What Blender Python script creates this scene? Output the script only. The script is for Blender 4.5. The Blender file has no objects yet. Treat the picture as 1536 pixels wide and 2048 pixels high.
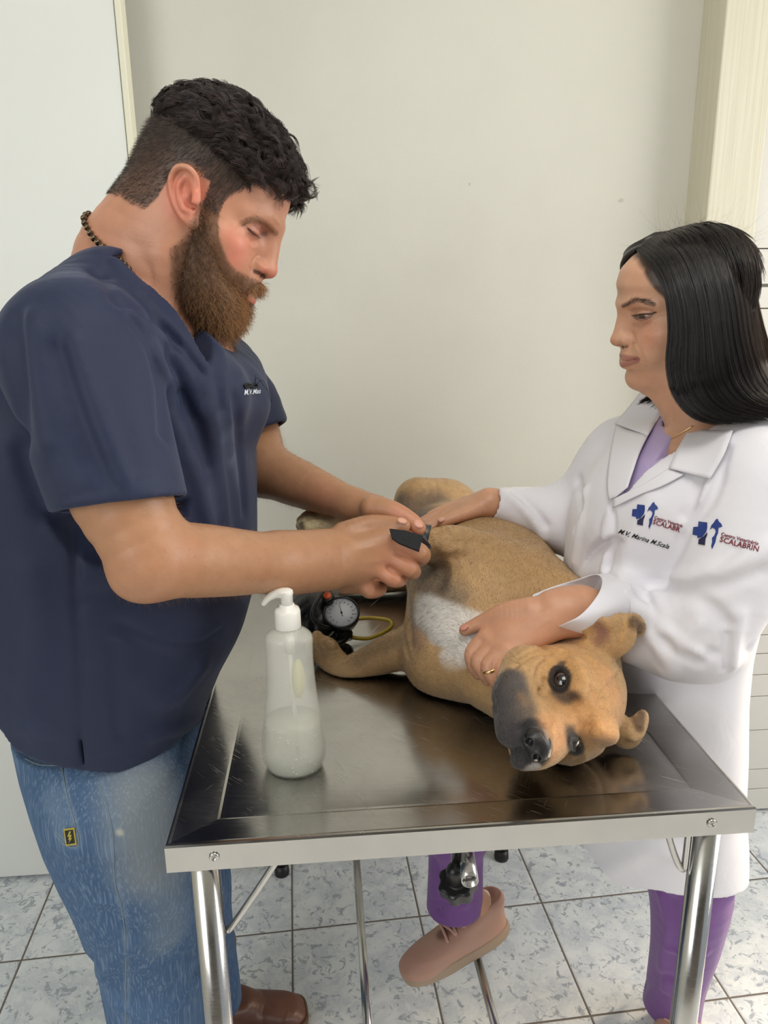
import bpy, math, random
import numpy as np
from mathutils import Vector
from mathutils.bvhtree import BVHTree

SC = bpy.context.scene
COL = SC.collection

# ------------------------------------------------------------------ camera
F_PX, PITCH, ROLL, CAM_H = 1476.0, 0.26382, -0.0126, 1.45
_fw = np.array([0, math.cos(PITCH), -math.sin(PITCH)])
_r0 = np.array([1.0, 0, 0]); _u0 = np.cross(_r0, _fw)
CR = math.cos(ROLL) * _r0 + math.sin(ROLL) * _u0
CU = -math.sin(ROLL) * _r0 + math.cos(ROLL) * _u0
CF = _fw
CPOS = np.array([0.0, 0.0, CAM_H])
cam_data = bpy.data.cameras.new('camera')
cam = bpy.data.objects.new('camera', cam_data); COL.objects.link(cam)
from mathutils import Matrix
cam.matrix_world = Matrix(((CR[0], CU[0], -CF[0], 0), (CR[1], CU[1], -CF[1], 0), (CR[2], CU[2], -CF[2], CAM_H), (0, 0, 0, 1)))
cam_data.sensor_fit = 'VERTICAL'; cam_data.sensor_height = 36.0
cam_data.lens = F_PX / 2048 * 36.0
cam_data.clip_start = 0.02; cam_data.clip_end = 60
SC.camera = cam

# ------------------------------------------------------------------ light
SC.view_settings.view_transform = 'Standard'; SC.view_settings.look = 'None'
SC.view_settings.gamma = 1.0; SC.view_settings.exposure = 0.0
SC.view_settings.use_curve_mapping = False
world = bpy.data.worlds.new('world'); SC.world = world
world.use_nodes = True
world.node_tree.nodes['Background'].inputs['Color'].default_value = (0.86, 0.93, 1.0, 1)
world.node_tree.nodes['Background'].inputs['Strength'].default_value = 0.45

def area_light(name, loc, aim, sx, sy, power, color):
    l = bpy.data.lights.new(name, 'AREA'); l.shape = 'RECTANGLE'; l.size = sx; l.size_y = sy
    l.energy = power; l.color = color
    o = bpy.data.objects.new(name, l); COL.objects.link(o); o.location = loc
    o.rotation_euler = (Vector(aim) - Vector(loc)).to_track_quat('-Z', 'Y').to_euler()
    return o
# daylight entering through the large openings of the room
area_light('window_light_left', (-1.7, -1.7, 2.0), (0.0, 1.2, 1.0), 1.5, 1.5, 34, (0.97, 0.99, 1.0))
area_light('window_light_right', (2.35, 0.7, 1.75), (0.0, 1.1, 1.1), 1.6, 1.5, 36, (1.0, 0.96, 0.90))
area_light('ceiling_lamp_light', (0.3, 0.1, 2.66), (0.2, 0.6, 0.0), 0.9, 0.9, 14, (1.0, 0.99, 0.96))
sun = bpy.data.lights.new('sun', 'SUN'); sun.energy = 3.2; sun.angle = math.radians(9); sun.color = (1.0, 0.80, 0.55)
so = bpy.data.objects.new('sun', sun); COL.objects.link(so)
so.rotation_euler = Vector((-0.80, -0.28, -0.52)).to_track_quat('-Z', 'Y').to_euler()
so.location = (3, 2, 3)

# ------------------------------------------------------------------ helpers
def V(*a): return np.array(a, float)
def ray(u, v): return CF + CR * (u - 768) / F_PX - CU * (v - 1024) / F_PX
def at(u, v, y):
    d = ray(u, v); return CPOS + d * (y / d[1])
def atz(u, v, z):
    d = ray(u, v); return CPOS + d * ((z - CAM_H) / d[2])
def eul(a, b, c):
    a, b, c = math.radians(a), math.radians(b), math.radians(c)
    ca, sa, cb, sb, cc, sc = math.cos(a), math.sin(a), math.cos(b), math.sin(b), math.cos(c), math.sin(c)
    Rz = np.array([[cc, -sc, 0], [sc, cc, 0], [0, 0, 1]]); Ry = np.array([[cb, 0, sb], [0, 1, 0], [-sb, 0, cb]])
    Rx = np.array([[1, 0, 0], [0, ca, -sa], [0, sa, ca]])
    return Rz @ Ry @ Rx
def lin(c):
    c = np.asarray(c, float) / 255.0
    return np.where(c <= 0.04045, c / 12.92, ((c + 0.055) / 1.055) ** 2.4)
def rgb(r, g, b): return tuple(lin((r, g, b)))
def norm(v):
    v = np.asarray(v, float); return v / (np.linalg.norm(v, axis=-1, keepdims=True) + 1e-12)

def link(name, me, mat=None, parent=None):
    o = bpy.data.objects.new(name, me); COL.objects.link(o)
    if mat is not None and not me.materials: me.materials.append(mat)
    if parent is not None: o.parent = parent
    return o
def tag(o, label=None, cat=None, group=None, kind=None):
    if label: o['label'] = label
    if cat: o['category'] = cat
    if group: o['group'] = group
    if kind: o['kind'] = kind
    return o
def empty(name, loc=(0, 0, 0)):
    o = bpy.data.objects.new(name, None); COL.objects.link(o); o.empty_display_size = 0.05
    return o

def mesh_np(name, verts, faces, smooth=True, colors=None):
    """faces: array (n,3) or (n,4), or a list of them"""
    me = bpy.data.meshes.new(name)
    verts = np.asarray(verts, np.float32)
    if not isinstance(faces, (list, tuple)): faces = [faces]
    faces = [np.asarray(f, np.int32) for f in faces if len(f)]
    nl = sum(f.size for f in faces); nf = sum(len(f) for f in faces)
    me.vertices.add(len(verts)); me.vertices.foreach_set('co', verts.ravel())
    me.loops.add(nl); me.polygons.add(nf)
    me.loops.foreach_set('vertex_index', np.concatenate([f.ravel() for f in faces]))
    tot = np.concatenate([np.full(len(f), f.shape[1], np.int32) for f in faces])
    st = np.concatenate([[0], np.cumsum(tot)[:-1]]).astype(np.int32)
    me.polygons.foreach_set('loop_start', st)
    me.polygons.foreach_set('use_smooth', np.full(nf, smooth))
    me.update(calc_edges=True); me.validate()
    if colors is not None:
        a = me.color_attributes.new('Col', 'FLOAT_COLOR', 'POINT')
        c = np.ones((len(verts), 4), np.float32); c[:, :3] = colors
        a.data.foreach_set('color', c.ravel())
    return me

# ------------------------------------------------------------------ implicit surfaces
def catmull(pts, n=6):
    p = np.asarray(pts, float)
    if len(p) < 3: return p
    q = np.vstack([2 * p[0] - p[1], p, 2 * p[-1] - p[-2]])
    out = []
    for i in range(1, len(q) - 2):
        for t in np.linspace(0, 1, n, endpoint=False):
            out.append(0.5 * (2 * q[i] + (q[i + 1] - q[i - 1]) * t + (2 * q[i - 1] - 5 * q[i] + 4 * q[i + 1] - q[i + 2]) * t * t
                              + (3 * q[i] - q[i - 1] - 3 * q[i + 1] + q[i + 2]) * t ** 3))
    out.append(p[-1]); return np.array(out)

def d_chain(P, pts, rad):
    """distance to a chain of tapered segments"""
    best = np.full(len(P), 1e3, np.float32)
    for i in range(len(pts) - 1):
        a = pts[i].astype(np.float32); ab = (pts[i + 1] - pts[i]).astype(np.float32)
        L = float(ab @ ab) + 1e-12
        q = P - a
        t = np.clip((q @ ab) / L, 0, 1)
        q = q - t[:, None] * ab
        d = np.sqrt(np.einsum('ij,ij->i', q, q)) - (rad[i] + t * (rad[i + 1] - rad[i]))
        best = np.minimum(best, d)
    return best

class Field:
    def __init__(s, base=(0.8, 0.8, 0.8)):
        s.ops = []; s.paints = []; s.M = np.eye(3); s.o = np.zeros(3); s.base = base; s.disp = None
    def frame(s, M=None, o=(0, 0, 0)):
        s.M = np.eye(3) if M is None else np.asarray(M, float); s.o = np.asarray(o, float); return s
    def w(s, p): return s.o + s.M @ np.asarray(p, float)
    def _push(s, mode, k, fn, c, r, M, o): s.ops.append((mode, k, fn, np.asarray(c, float), r, M, o))
    def chain(s, pts, rad, k=0.01, mode='u', n=0):
        pts = np.asarray(pts, float)
        rad = np.asarray(rad if np.ndim(rad) else [rad] * len(pts), float)
        if n:
            pr = catmull(np.column_stack([pts, rad]), n); pts, rad = pr[:, :3], pr[:, 3]
        wp = s.o + pts @ s.M.T
        c = (wp.min(0) + wp.max(0)) / 2; r = np.max(np.linalg.norm(wp - c, axis=1)) + rad.max()
        s._push(mode, k, lambda P, a=wp, b=rad: d_chain(P, a, b), c, r, None, None); return s
    def ell(s, c, r, k=0.01, rot=None, mode='u'):
        M = s.M if rot is None else s.M @ eul(*rot)
        wc = s.w(c); r = np.asarray(r, float)
        def fn(Q, r=r.astype(np.float32)):
            k0 = np.sqrt(((Q / r) ** 2).sum(1)); k1 = np.sqrt(((Q / (r * r)) ** 2).sum(1)) + 1e-9
            return k0 * (k0 - 1) / k1
        s._push(mode, k, fn, wc, r.max(), M, wc); return s
    def box(s, c, h, rr=0.002, k=0.004, rot=None, mode='u'):
        M = s.M if rot is None else s.M @ eul(*rot)
        wc = s.w(c); h = np.asarray(h, float)
        def fn(Q, h=h.astype(np.float32)):
            q = np.abs(Q) - (h - rr)
            return np.sqrt((np.maximum(q, 0) ** 2).sum(1)) + np.minimum(q.max(1), 0) - rr
        s._push(mode, k, fn, wc, np.linalg.norm(h), M, wc); return s
    def loft(s, z, cx, cy, rf, rb, ry, n=2.0, k=0.01, mode='u', cap=0.0, ry2=None):
        """sections across the local z axis; rf/rb = radius towards +x / -x, ry towards +y, ry2 towards -y"""
        z = np.asarray(z, float); L = len(z)
        ex = lambda a: np.asarray(a, float) if np.ndim(a) else np.full(L, float(a))
        cx, cy, rf, rb, ry = map(ex, (cx, cy, rf, rb, ry)); rn = ry if ry2 is None else ex(ry2)
        nn = ex(n)
        zz = np.linspace(z[0], z[-1], 160)
        def sm(a):
            v = np.interp(zz, z, a)
            for _ in range(10):
                v[1:-1] = 0.25 * v[:-2] + 0.5 * v[1:-1] + 0.25 * v[2:]
            return v
        T = [sm(a) for a in (cx, cy, rf, rb, ry, rn, nn)]
        def fn(Q):
            q = np.clip(Q[:, 2], z[0], z[-1])
            g = [np.interp(q, zz, t).astype(np.float32) for t in T]
            X = Q[:, 0] - g[0]; Y = Q[:, 1] - g[1]
            a = np.abs(X) / np.maximum(np.where(X > 0, g[2], g[3]), 1e-4); b = np.abs(Y) / np.maximum(np.where(Y > 0, g[4], g[5]), 1e-4)
            f = (a ** g[6] + b ** g[6]) ** (1 / g[6]) + 1e-6
            R = np.sqrt(X * X + Y * Y)
            rr = R / f
            d = R - rr
            d = np.where(f < 0.2, -np.minimum(g[2], g[4]) * 0.8, d)
            dz = np.maximum(Q[:, 2] - z[-1], z[0] - Q[:, 2])
            if cap > 0:
                d = d + cap; dz = dz + cap
                return np.where(dz > 0, np.sqrt(np.maximum(d, 0) ** 2 + np.maximum(dz, 0) ** 2) + np.minimum(np.maximum(d, dz), 0), d) - cap
            return np.maximum(d, dz)
        h = (z[-1] - z[0]) / 2; R = max(rf.max(), rb.max(), ry.max(), rn.max()) + max(np.abs(cx).max(), np.abs(cy).max())
        wc = s.w((0, 0, (z[0] + z[-1]) / 2))
        s._push(mode, k, fn, wc, math.hypot(h, R), s.M, s.o); return s
    def bump(s, pts, w, amp, n=0):
        """raise (amp>0) or crease (amp<0) the surface along a polyline"""
        pts = np.asarray(pts, float)
        if pts.ndim == 1: pts = pts[None]
        if len(pts) == 1: pts = np.vstack([pts, pts + 1e-5])
        if n: pts = catmull(pts, n)
        wp = s.o + pts @ s.M.T
        c = (wp.min(0) + wp.max(0)) / 2; r = np.max(np.linalg.norm(wp - c, axis=1))
        rad = np.zeros(len(wp))
        s._push('b', w, lambda P, a=wp, b=rad: amp * np.exp(-(d_chain(P, a, b) / w) ** 2), c, r + 2.6 * w, None, None); return s
    def paint(s, pts, w, color, strength=1.0, soft=0.5, n=0):
        pts = np.asarray(pts, float)
        if pts.ndim == 1: pts = pts[None]
        if len(pts) == 1: pts = np.vstack([pts, pts + 1e-5])
        if n: pts = catmull(pts, n)
        wp = s.o + pts @ s.M.T
        s.paints.append((wp, w, np.asarray(color, float), strength, soft)); return s
    def value(s, P, cc=None, R=0.0, h=0.0):
        """P (n,3); cc (m,3) block centres with P grouped evenly per block"""
        n = len(P); D = np.full(n, 1e3, np.float32)
        per = n // len(cc) if cc is not None else 0
        for mode, k, fn, c, r, M, o in s.ops:
            if cc is not None:
                lb = np.linalg.norm(cc - c, axis=1) - r - R
                m = lb < (3 * k + .004 if mode != 'b' else 0) + 2 * h
                if not m.any(): continue
                if m.all(): idx = slice(None)
                else: idx = np.repeat(m, per)
            else: idx = slice(None)
            Q = P[idx]
            if M is not None: Q = ((Q - o.astype(np.float32)) @ M.astype(np.float32)).astype(np.float32)
            d = fn(Q).astype(np.float32); cur = D[idx]
            if mode == 'u':
                hh = np.maximum(k - np.abs(cur - d), 0); D[idx] = np.minimum(cur, d) - hh * hh * (0.25 / k)
            elif mode == 's':
                hh = np.maximum(k - np.abs(cur + d), 0); D[idx] = np.maximum(cur, -d) + hh * hh * (0.25 / k)
            elif mode == 'i':
                hh = np.maximum(k - np.abs(cur - d), 0); D[idx] = np.maximum(cur, d) + hh * hh * (0.25 / k)
            else: D[idx] = cur - d
        if s.disp is not None: D = D - s.disp(P).astype(np.float32)
        return D
    def colors(s, P):
        C = np.tile(np.asarray(s.base, float), (len(P), 1))
        for wp, w, c, st, soft in s.paints:
            lo, hi = wp.min(0) - w, wp.max(0) + w
            m = ((P >= lo) & (P <= hi)).all(1)
            if not m.any(): continue
            d = d_chain(P[m], wp, np.zeros(len(wp))) / w
            t = np.clip((1 - d) / soft, 0, 1); t = (t * t * (3 - 2 * t) * st)[:, None]
            C[m] = C[m] * (1 - t) + c * t
        return C
    def build(s, h, lo=None, hi=None, B=8):
        if lo is None:
            us = [o for o in s.ops if o[0] == 'u']
            lo = np.min([o[3] - o[4] for o in us], 0) - 2 * h; hi = np.max([o[3] + o[4] for o in us], 0) + 2 * h
        lo = np.asarray(lo, float); hi = np.asarray(hi, float); S = B * h
        N = np.ceil((hi - lo) / S).astype(int)
        g = np.stack(np.meshgrid(*[np.arange(k) for k in N], indexing='ij'), -1).reshape(-1, 3)
        cen = lo + (g + 0.5) * S
        dv = []
        for i in range(0, len(cen), 40000):
            c = cen[i:i + 40000]; dv.append(s.value(c.astype(np.float32), c, S * 1.8, h))
        d0 = np.concatenate(dv)
        g = g[np.abs(d0) < S * 1.25]
        ax = np.arange(B + 1); loc = np.stack(np.meshgrid(ax, ax, ax, indexing='ij'), -1).reshape(-1, 3)
        G = N * B + 4
        key = lambda I: (I[..., 0].astype(np.int64) * G[1] + I[..., 1]) * G[2] + I[..., 2]
        CK, CV, EE = [], [], []
        e = B + 1
        off = np.array([[0, 0, 0], [1, 0, 0], [0, 1, 0], [1, 1, 0], [0, 0, 1], [1, 0, 1], [0, 1, 1], [1, 1, 1]])
        edges = [(0, 1), (2, 3), (4, 5), (6, 7), (0, 2), (1, 3), (4, 6), (5, 7), (0, 4), (1, 5), (2, 6), (3, 7)]
        seen = set(map(tuple, g.tolist())); queue = g
        while len(queue):
            fresh = set()
            for i in range(0, len(queue), 1200):
                gb = queue[i:i + 1200]
                I = gb[:, None, :] * B + loc[None]
                P = (lo + I.reshape(-1, 3) * h).astype(np.float32)
                cc = lo + (gb + 0.5) * S
                D = s.value(P, cc, S * 0.87, h).reshape(len(gb), e, e, e)
                neg = D < 0
                for ax_, sl in ((0, 0), (0, B), (1, 0), (1, B), (2, 0), (2, B)):
                    fc = np.take(neg, sl, axis=ax_ + 1).reshape(len(gb), -1)
                    cr = fc.any(1) & ~fc.all(1)
                    st = np.zeros(3, int); st[ax_] = 1 if sl else -1
                    for q in (gb[cr] + st).tolist():
                        q = tuple(q)
                        if q not in seen and min(q) >= 0 and all(q[j] < N[j] for j in range(3)): fresh.add(q)
                cnt = sum(neg[:, a:a + B, b:b + B, c:c + B].astype(np.int8) for a, b, c in off)
                bi, x, y, z = np.nonzero((cnt > 0) & (cnt < 8))
                if not len(bi): continue
                vals = np.stack([D[bi, x + a, y + b, z + c] for a, b, c in off], 1)
                acc = np.zeros((len(bi), 3)); num = np.zeros(len(bi))
                for a, b in edges:
                    va, vb = vals[:, a], vals[:, b]; m = (va < 0) != (vb < 0)
                    t = np.where(m, va / np.where(m, va - vb, 1), 0)
                    p = off[a] + t[:, None] * (off[b] - off[a])
                    acc += p * m[:, None]; num += m
                cell = gb[bi] * B + np.stack([x, y, z], 1)
                CK.append(key(cell + 1)); CV.append(lo + (cell + acc / num[:, None]) * h)
                for axis in range(3):
                    sl2 = [slice(None), slice(0, B), slice(0, B), slice(0, B)]
                    s2 = list(sl2); s2[axis + 1] = slice(1, B + 1)
                    A = neg[tuple(sl2)]; Bn = neg[tuple(s2)]
                    bi, x, y, z = np.nonzero(A != Bn)
                    if not len(bi): continue
                    pt = gb[bi] * B + np.stack([x, y, z], 1)
                    EE.append((axis, pt, A[bi, x, y, z]))
            seen |= fresh
            queue = np.array(sorted(fresh), int).reshape(-1, 3)
        CK = np.concatenate(CK); CV = np.concatenate(CV)
        o = np.argsort(CK); CK = CK[o]; CV = CV[o]
        F = []
        for axis, pt, inside in EE:
            a, b = [(1, 2), (2, 0), (0, 1)][axis]
            ea = np.zeros(3, int); ea[a] = 1; eb = np.zeros(3, int); eb[b] = 1
            q = np.stack([pt - ea - eb, pt - eb, pt, pt - ea], 1)
            kk = key(q + 1); ix = np.searchsorted(CK, kk); ix = np.minimum(ix, len(CK) - 1)
            ok = (CK[ix] == kk).all(1)
            ix = ix[ok]; ins = inside[ok]
            ix[~ins] = ix[~ins][:, ::-1]
            F.append(ix)
        F = np.concatenate(F)
        return CV, F
    def mesh(s, name, h, **kw):
        v, f = s.build(h * QUAL, **kw); return v, f, s.colors(v)

QUAL = 1.0
def join_parts(parts):
    vs, fs, cs = [], [], []; n = 0
    for v, f, c in parts:
        vs.append(v); fs.append(f + n); cs.append(c); n += len(v)
    return np.vstack(vs), np.vstack(fs), np.vstack(cs)
def field_obj(name, parts, mat, parent=None):
    if isinstance(parts, tuple): parts = [parts]
    v, f, c = join_parts(parts)
    return link(name, mesh_np(name, v, f, True, c), mat, parent)
def bvh_of(parts):
    if isinstance(parts, tuple): parts = [parts]
    v, f, c = join_parts(parts)
    return BVHTree.FromPolygons(v.tolist(), f.tolist())

# ------------------------------------------------------------------ strands, tubes, cheap shapes
def strands(P, rad, cols=None, sides=3, taper=True):
    """P (n, m, 3) polylines -> tube mesh arrays"""
    n, m, _ = P.shape
    T = np.gradient(P, axis=1); T = norm(T)
    up = np.where(np.abs(T[..., 2:3]) > 0.9, V(1, 0, 0), V(0, 0, 1))
    A = norm(np.cross(T, up)); Bv = np.cross(T, A)
    rad = np.broadcast_to(np.asarray(rad, float), (n,))
    tp = np.linspace(1, 0.25, m) if taper else np.ones(m)
    R = rad[:, None] * tp[None]
    ang = np.arange(sides) * 2 * math.pi / sides
    ring = P[:, :, None] + R[..., None, None] * (A[:, :, None] * np.cos(ang)[None, None, :, None] + Bv[:, :, None] * np.sin(ang)[None, None, :, None])
    v = ring.reshape(-1, 3)
    base = (np.arange(n) * m * sides)[:, None, None] + (np.arange(m - 1) * sides)[None, :, None]
    j = np.arange(sides)[None, None]; j2 = (j + 1) % sides
    f = np.stack([base + j, base + j2, base + sides + j2, base + sides + j], -1).reshape(-1, 4)
    c = None
    if cols is not None:
        cols = np.asarray(cols, float)
        if cols.ndim == 2: c = np.repeat(cols, m * sides, 0)
        else: c = np.repeat(cols.reshape(-1, 3), sides, 0)
    else: c = np.full((len(v), 3), 0.5)
    return v, f, c
def tube(pts, r, sides=12, n=6, closed=False, color=(.5, .5, .5)):
    pts = np.asarray(pts, float)
    rr = np.asarray(r if np.ndim(r) else [r] * len(pts), float)
    if n:
        if closed:
            q = np.column_stack([np.vstack([pts, pts[:3]]), np.concatenate([rr, rr[:3]])]); q = catmull(q, n)[n:-2 * n]
            if len(q) and np.linalg.norm(q[0, :3] - q[-1, :3]) > 1e-6: q = np.vstack([q, q[:1]])
        else: q = catmull(np.column_stack([pts, rr]), n)
        pts, rr = q[:, :3], q[:, 3]
    m = len(pts); T = norm(np.gradient(pts, axis=0))
    A = np.zeros_like(pts); a = np.cross(T[0], V(0, 0, 1))
    if np.linalg.norm(a) < 1e-3: a = np.cross(T[0], V(1, 0, 0))
    for i in range(m):
        a = a - T[i] * (a @ T[i]); a = a / np.linalg.norm(a); A[i] = a
    Bv = np.cross(T, A); ang = np.arange(sides) * 2 * math.pi / sides
    ring = pts[:, None] + rr[:, None, None] * (A[:, None] * np.cos(ang)[None, :, None] + Bv[:, None] * np.sin(ang)[None, :, None])
    v = ring.reshape(-1, 3); i = (np.arange(m - 1) * sides)[:, None]; j = np.arange(sides)[None]; j2 = (j + 1) % sides
    f = np.stack([i + j, i + j2, i + sides + j2, i + sides + j], -1).reshape(-1, 4)
    v = np.vstack([v, pts[:1], pts[-1:]]); nv = len(v)
    jj = np.arange(sides); j2 = (jj + 1) % sides; L = (m - 1) * sides
    caps = np.vstack([np.stack([j2, jj, np.full(sides, nv - 2), np.full(sides, nv - 2)], 1), np.stack([L + jj, L + j2, np.full(sides, nv - 1), np.full(sides, nv - 1)], 1)])
    return v, (f, caps[:, :3]), np.tile(color, (nv, 1))
def tube_obj(name, pts, r, mat, parent=None, **kw):
    v, (f, c), _ = tube(pts, r, **kw)
    return link(name, mesh_np(name, v, [f, c]), mat, parent)
def lathe_obj(name, prof, loc, mat, parent=None, sides=48, M=None, wob=None):
    """prof: (r,z) list from bottom to top, around local z"""
    prof = np.asarray(prof, float); ang = np.arange(sides) * 2 * math.pi / sides
    v = np.stack([prof[:, None, 0] * np.cos(ang), prof[:, None, 0] * np.sin(ang), np.repeat(prof[:, 1:2], sides, 1)], -1)
    if wob is not None: v = wob(v)
    v = v.reshape(-1, 3)
    if M is not None: v = v @ np.asarray(M).T
    v = v + np.asarray(loc)
    i = (np.arange(len(prof) - 1) * sides)[:, None]; j = np.arange(sides)[None]; j2 = (j + 1) % sides
    f = np.stack([i + j, i + j2, i + sides + j2, i + sides + j], -1).reshape(-1, 4)
    return link(name, mesh_np(name, v, [f]), mat, parent)
def box_obj(name, c, h, mat, parent=None, M=None, bevel=0.0, seg=2):
    v = np.array([[x, y, z] for x in (-1, 1) for y in (-1, 1) for z in (-1, 1)], float) * np.asarray(h)
    if M is not None: v = v @ np.asarray(M).T
    v = v + np.asarray(c)
    f = np.array([[0, 1, 3, 2], [4, 6, 7, 5], [0, 4, 5, 1], [2, 3, 7, 6], [0, 2, 6, 4], [1, 5, 7, 3]])
    o = link(name, mesh_np(name, v, [f], False), mat, parent)
    if bevel:
        b = o.modifiers.new('bevel', 'BEVEL'); b.width = bevel; b.segments = seg; b.limit_method = 'ANGLE'
    return o

# ------------------------------------------------------------------ materials
def mat_new(name, color=(0.8, 0.8, 0.8), rough=0.5, metal=0.0, attr=False, bump=None, sss=0.0, var=None, spec=0.5, sheen=0.0, coat=0.0):
    """bump: (scale, strength, detail); var: (scale, amount)"""
    m = bpy.data.materials.new(name); m.use_nodes = True; nt = m.node_tree; N = nt.nodes; L = nt.links
    b = N['Principled BSDF']
    b.inputs['Base Color'].default_value = (*color, 1); b.inputs['Roughness'].default_value = rough
    b.inputs['Metallic'].default_value = metal; b.inputs['Specular IOR Level'].default_value = spec
    if sheen: b.inputs['Sheen Weight'].default_value = sheen; b.inputs['Sheen Roughness'].default_value = 0.5
    if coat: b.inputs['Coat Weight'].default_value = coat; b.inputs['Coat Roughness'].default_value = 0.15
    if sss:
        b.inputs['Subsurface Weight'].default_value = sss; b.inputs['Subsurface Radius'].default_value = (1.0, 0.35, 0.2)
        b.inputs['Subsurface Scale'].default_value = 0.006
    src = None
    if attr:
        a = N.new('ShaderNodeAttribute'); a.attribute_name = 'Col'; src = a.outputs['Color']
    tc = N.new('ShaderNodeTexCoord')
    if var:
        n = N.new('ShaderNodeTexNoise'); n.inputs['Scale'].default_value = var[0]; n.inputs['Detail'].default_value = 5
        L.new(tc.outputs['Object'], n.inputs['Vector'])
        mr = N.new('ShaderNodeMapRange'); mr.inputs['From Min'].default_value = 0.3; mr.inputs['From Max'].default_value = 0.7
        mr.inputs['To Min'].default_value = 1 - var[1]; mr.inputs['To Max'].default_value = 1 + var[1]
        L.new(n.outputs['Fac'], mr.inputs['Value'])
        mx = N.new('ShaderNodeVectorMath'); mx.operation = 'SCALE'
        if src is not None: L.new(src, mx.inputs[0])
        else: mx.inputs[0].default_value = color
        L.new(mr.outputs['Result'], mx.inputs['Scale']); src = mx.outputs['Vector']
    if src is not None: L.new(src, b.inputs['Base Color'])
    if bump:
        n = N.new('ShaderNodeTexNoise'); n.inputs['Scale'].default_value = bump[0]; n.inputs['Detail'].default_value = bump[2] if len(bump) > 2 else 4
        L.new(tc.outputs['Object'], n.inputs['Vector'])
        bp = N.new('ShaderNodeBump'); bp.inputs['Strength'].default_value = bump[1]; bp.inputs['Distance'].default_value = bump[3] if len(bump) > 3 else 0.002
        L.new(n.outputs['Fac'], bp.inputs['Height']); L.new(bp.outputs['Normal'], b.inputs['Normal'])
    return m
RNG = np.random.default_rng(7)
SC.cycles.use_denoising = True
try: SC.cycles.denoiser = 'OPENIMAGEDENOISE'
except Exception: pass
SC.cycles.max_bounces = 8; SC.cycles.diffuse_bounces = 4; SC.cycles.glossy_bounces = 4; SC.cycles.transmission_bounces = 8; SC.cycles.transparent_max_bounces = 12
SC.cycles.caustics_reflective = False; SC.cycles.caustics_refractive = False
# ------------------------------------------------------------------ the room
WS = 0.075                                    # the back wall runs slightly away to the right
def wall_y(x, off=0.0): return 1.83 + WS * x - off
WM = eul(0, 0, math.degrees(math.atan(WS)))

def node_mat(name):
    m = bpy.data.materials.new(name); m.use_nodes = True
    return m, m.node_tree.nodes, m.node_tree.links, m.node_tree.nodes['Principled BSDF']
def mnode(N, L, op, a, b=None, c=None):
    n = N.new('ShaderNodeMath'); n.operation = op
    for i, x in enumerate((a, b, c)):
        if x is None: continue
        if isinstance(x, (int, float)): n.inputs[i].default_value = x
        else: L.new(x, n.inputs[i])
    return n.outputs[0]
def mixc(N, L, fac, a, b):
    n = N.new('ShaderNodeMix'); n.data_type = 'RGBA'
    if isinstance(fac, (int, float)): n.inputs['Factor'].default_value = fac
    else: L.new(fac, n.inputs['Factor'])
    for nm, x in (('A', a), ('B', b)):
        s = [i for i in n.inputs if i.name == nm and i.type == 'RGBA'][0]
        if isinstance(x, tuple): s.default_value = (*x, 1)
        else: L.new(x, s)
    return [o for o in n.outputs if o.type == 'RGBA'][0]
def noise(N, L, vec, scale, detail=4, rough=0.5, dist=0.0):
    n = N.new('ShaderNodeTexNoise'); n.inputs['Scale'].default_value = scale; n.inputs['Detail'].default_value = detail
    n.inputs['Roughness'].default_value = rough; n.inputs['Distortion'].default_value = dist
    if vec is not None: L.new(vec, n.inputs['Vector'])
    return n.outputs['Fac']
def ramp(N, L, fac, lo, hi, a=0.0, b=1.0):
    n = N.new('ShaderNodeMapRange'); n.interpolation_type = 'SMOOTHSTEP'
    n.inputs['From Min'].default_value = lo; n.inputs['From Max'].default_value = hi
    n.inputs['To Min'].default_value = a; n.inputs['To Max'].default_value = b
    L.new(fac, n.inputs['Value']); return n.outputs['Result']
def bumpn(N, L, b, h, strength, dist):
    bp = N.new('ShaderNodeBump'); bp.inputs['Strength'].default_value = strength; bp.inputs['Distance'].default_value = dist
    L.new(h, bp.inputs['Height']); L.new(bp.outputs['Normal'], b.inputs['Normal'])

# painted wall
m_wall, N, L, b = node_mat('painted_wall')
tc = N.new('ShaderNodeTexCoord'); v = tc.outputs['Object']
n1 = noise(N, L, v, 3.0, 5); n2 = noise(N, L, v, 260.0, 2)
spots = noise(N, L, v, 28.0, 2, 0.4)
c = mixc(N, L, ramp(N, L, n1, 0.35, 0.7), rgb(214, 212, 201), rgb(208, 206, 195))
c = mixc(N, L, ramp(N, L, spots, 0.77, 0.80), c, rgb(196, 190, 176))
L.new(c, b.inputs['Base Color']); b.inputs['Roughness'].default_value = 0.55
bumpn(N, L, b, n2, 0.25, 0.0006)
m_white = mat_new('white_board', rgb(236, 238, 233), 0.5, var=(4, 0.015), bump=(300, 0.1, 2, 0.0004))
m_edge = mat_new('cream_edge', rgb(236, 234, 212), 0.5)
m_post, N, L, b = node_mat('painted_wood')
tc = N.new('ShaderNodeTexCoord'); mp = N.new('ShaderNodeMapping'); mp.inputs['Scale'].default_value = (160, 160, 3)
L.new(tc.outputs['Object'], mp.inputs['Vector']); g = noise(N, L, mp.outputs['Vector'], 1.0, 4)
L.new(mixc(N, L, ramp(N, L, g, 0.3, 0.7), rgb(210, 205, 184), rgb(218, 213, 194)), b.inputs['Base Color'])
b.inputs['Roughness'].default_value = 0.45; bumpn(N, L, b, g, 0.5, 0.0012)

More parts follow.
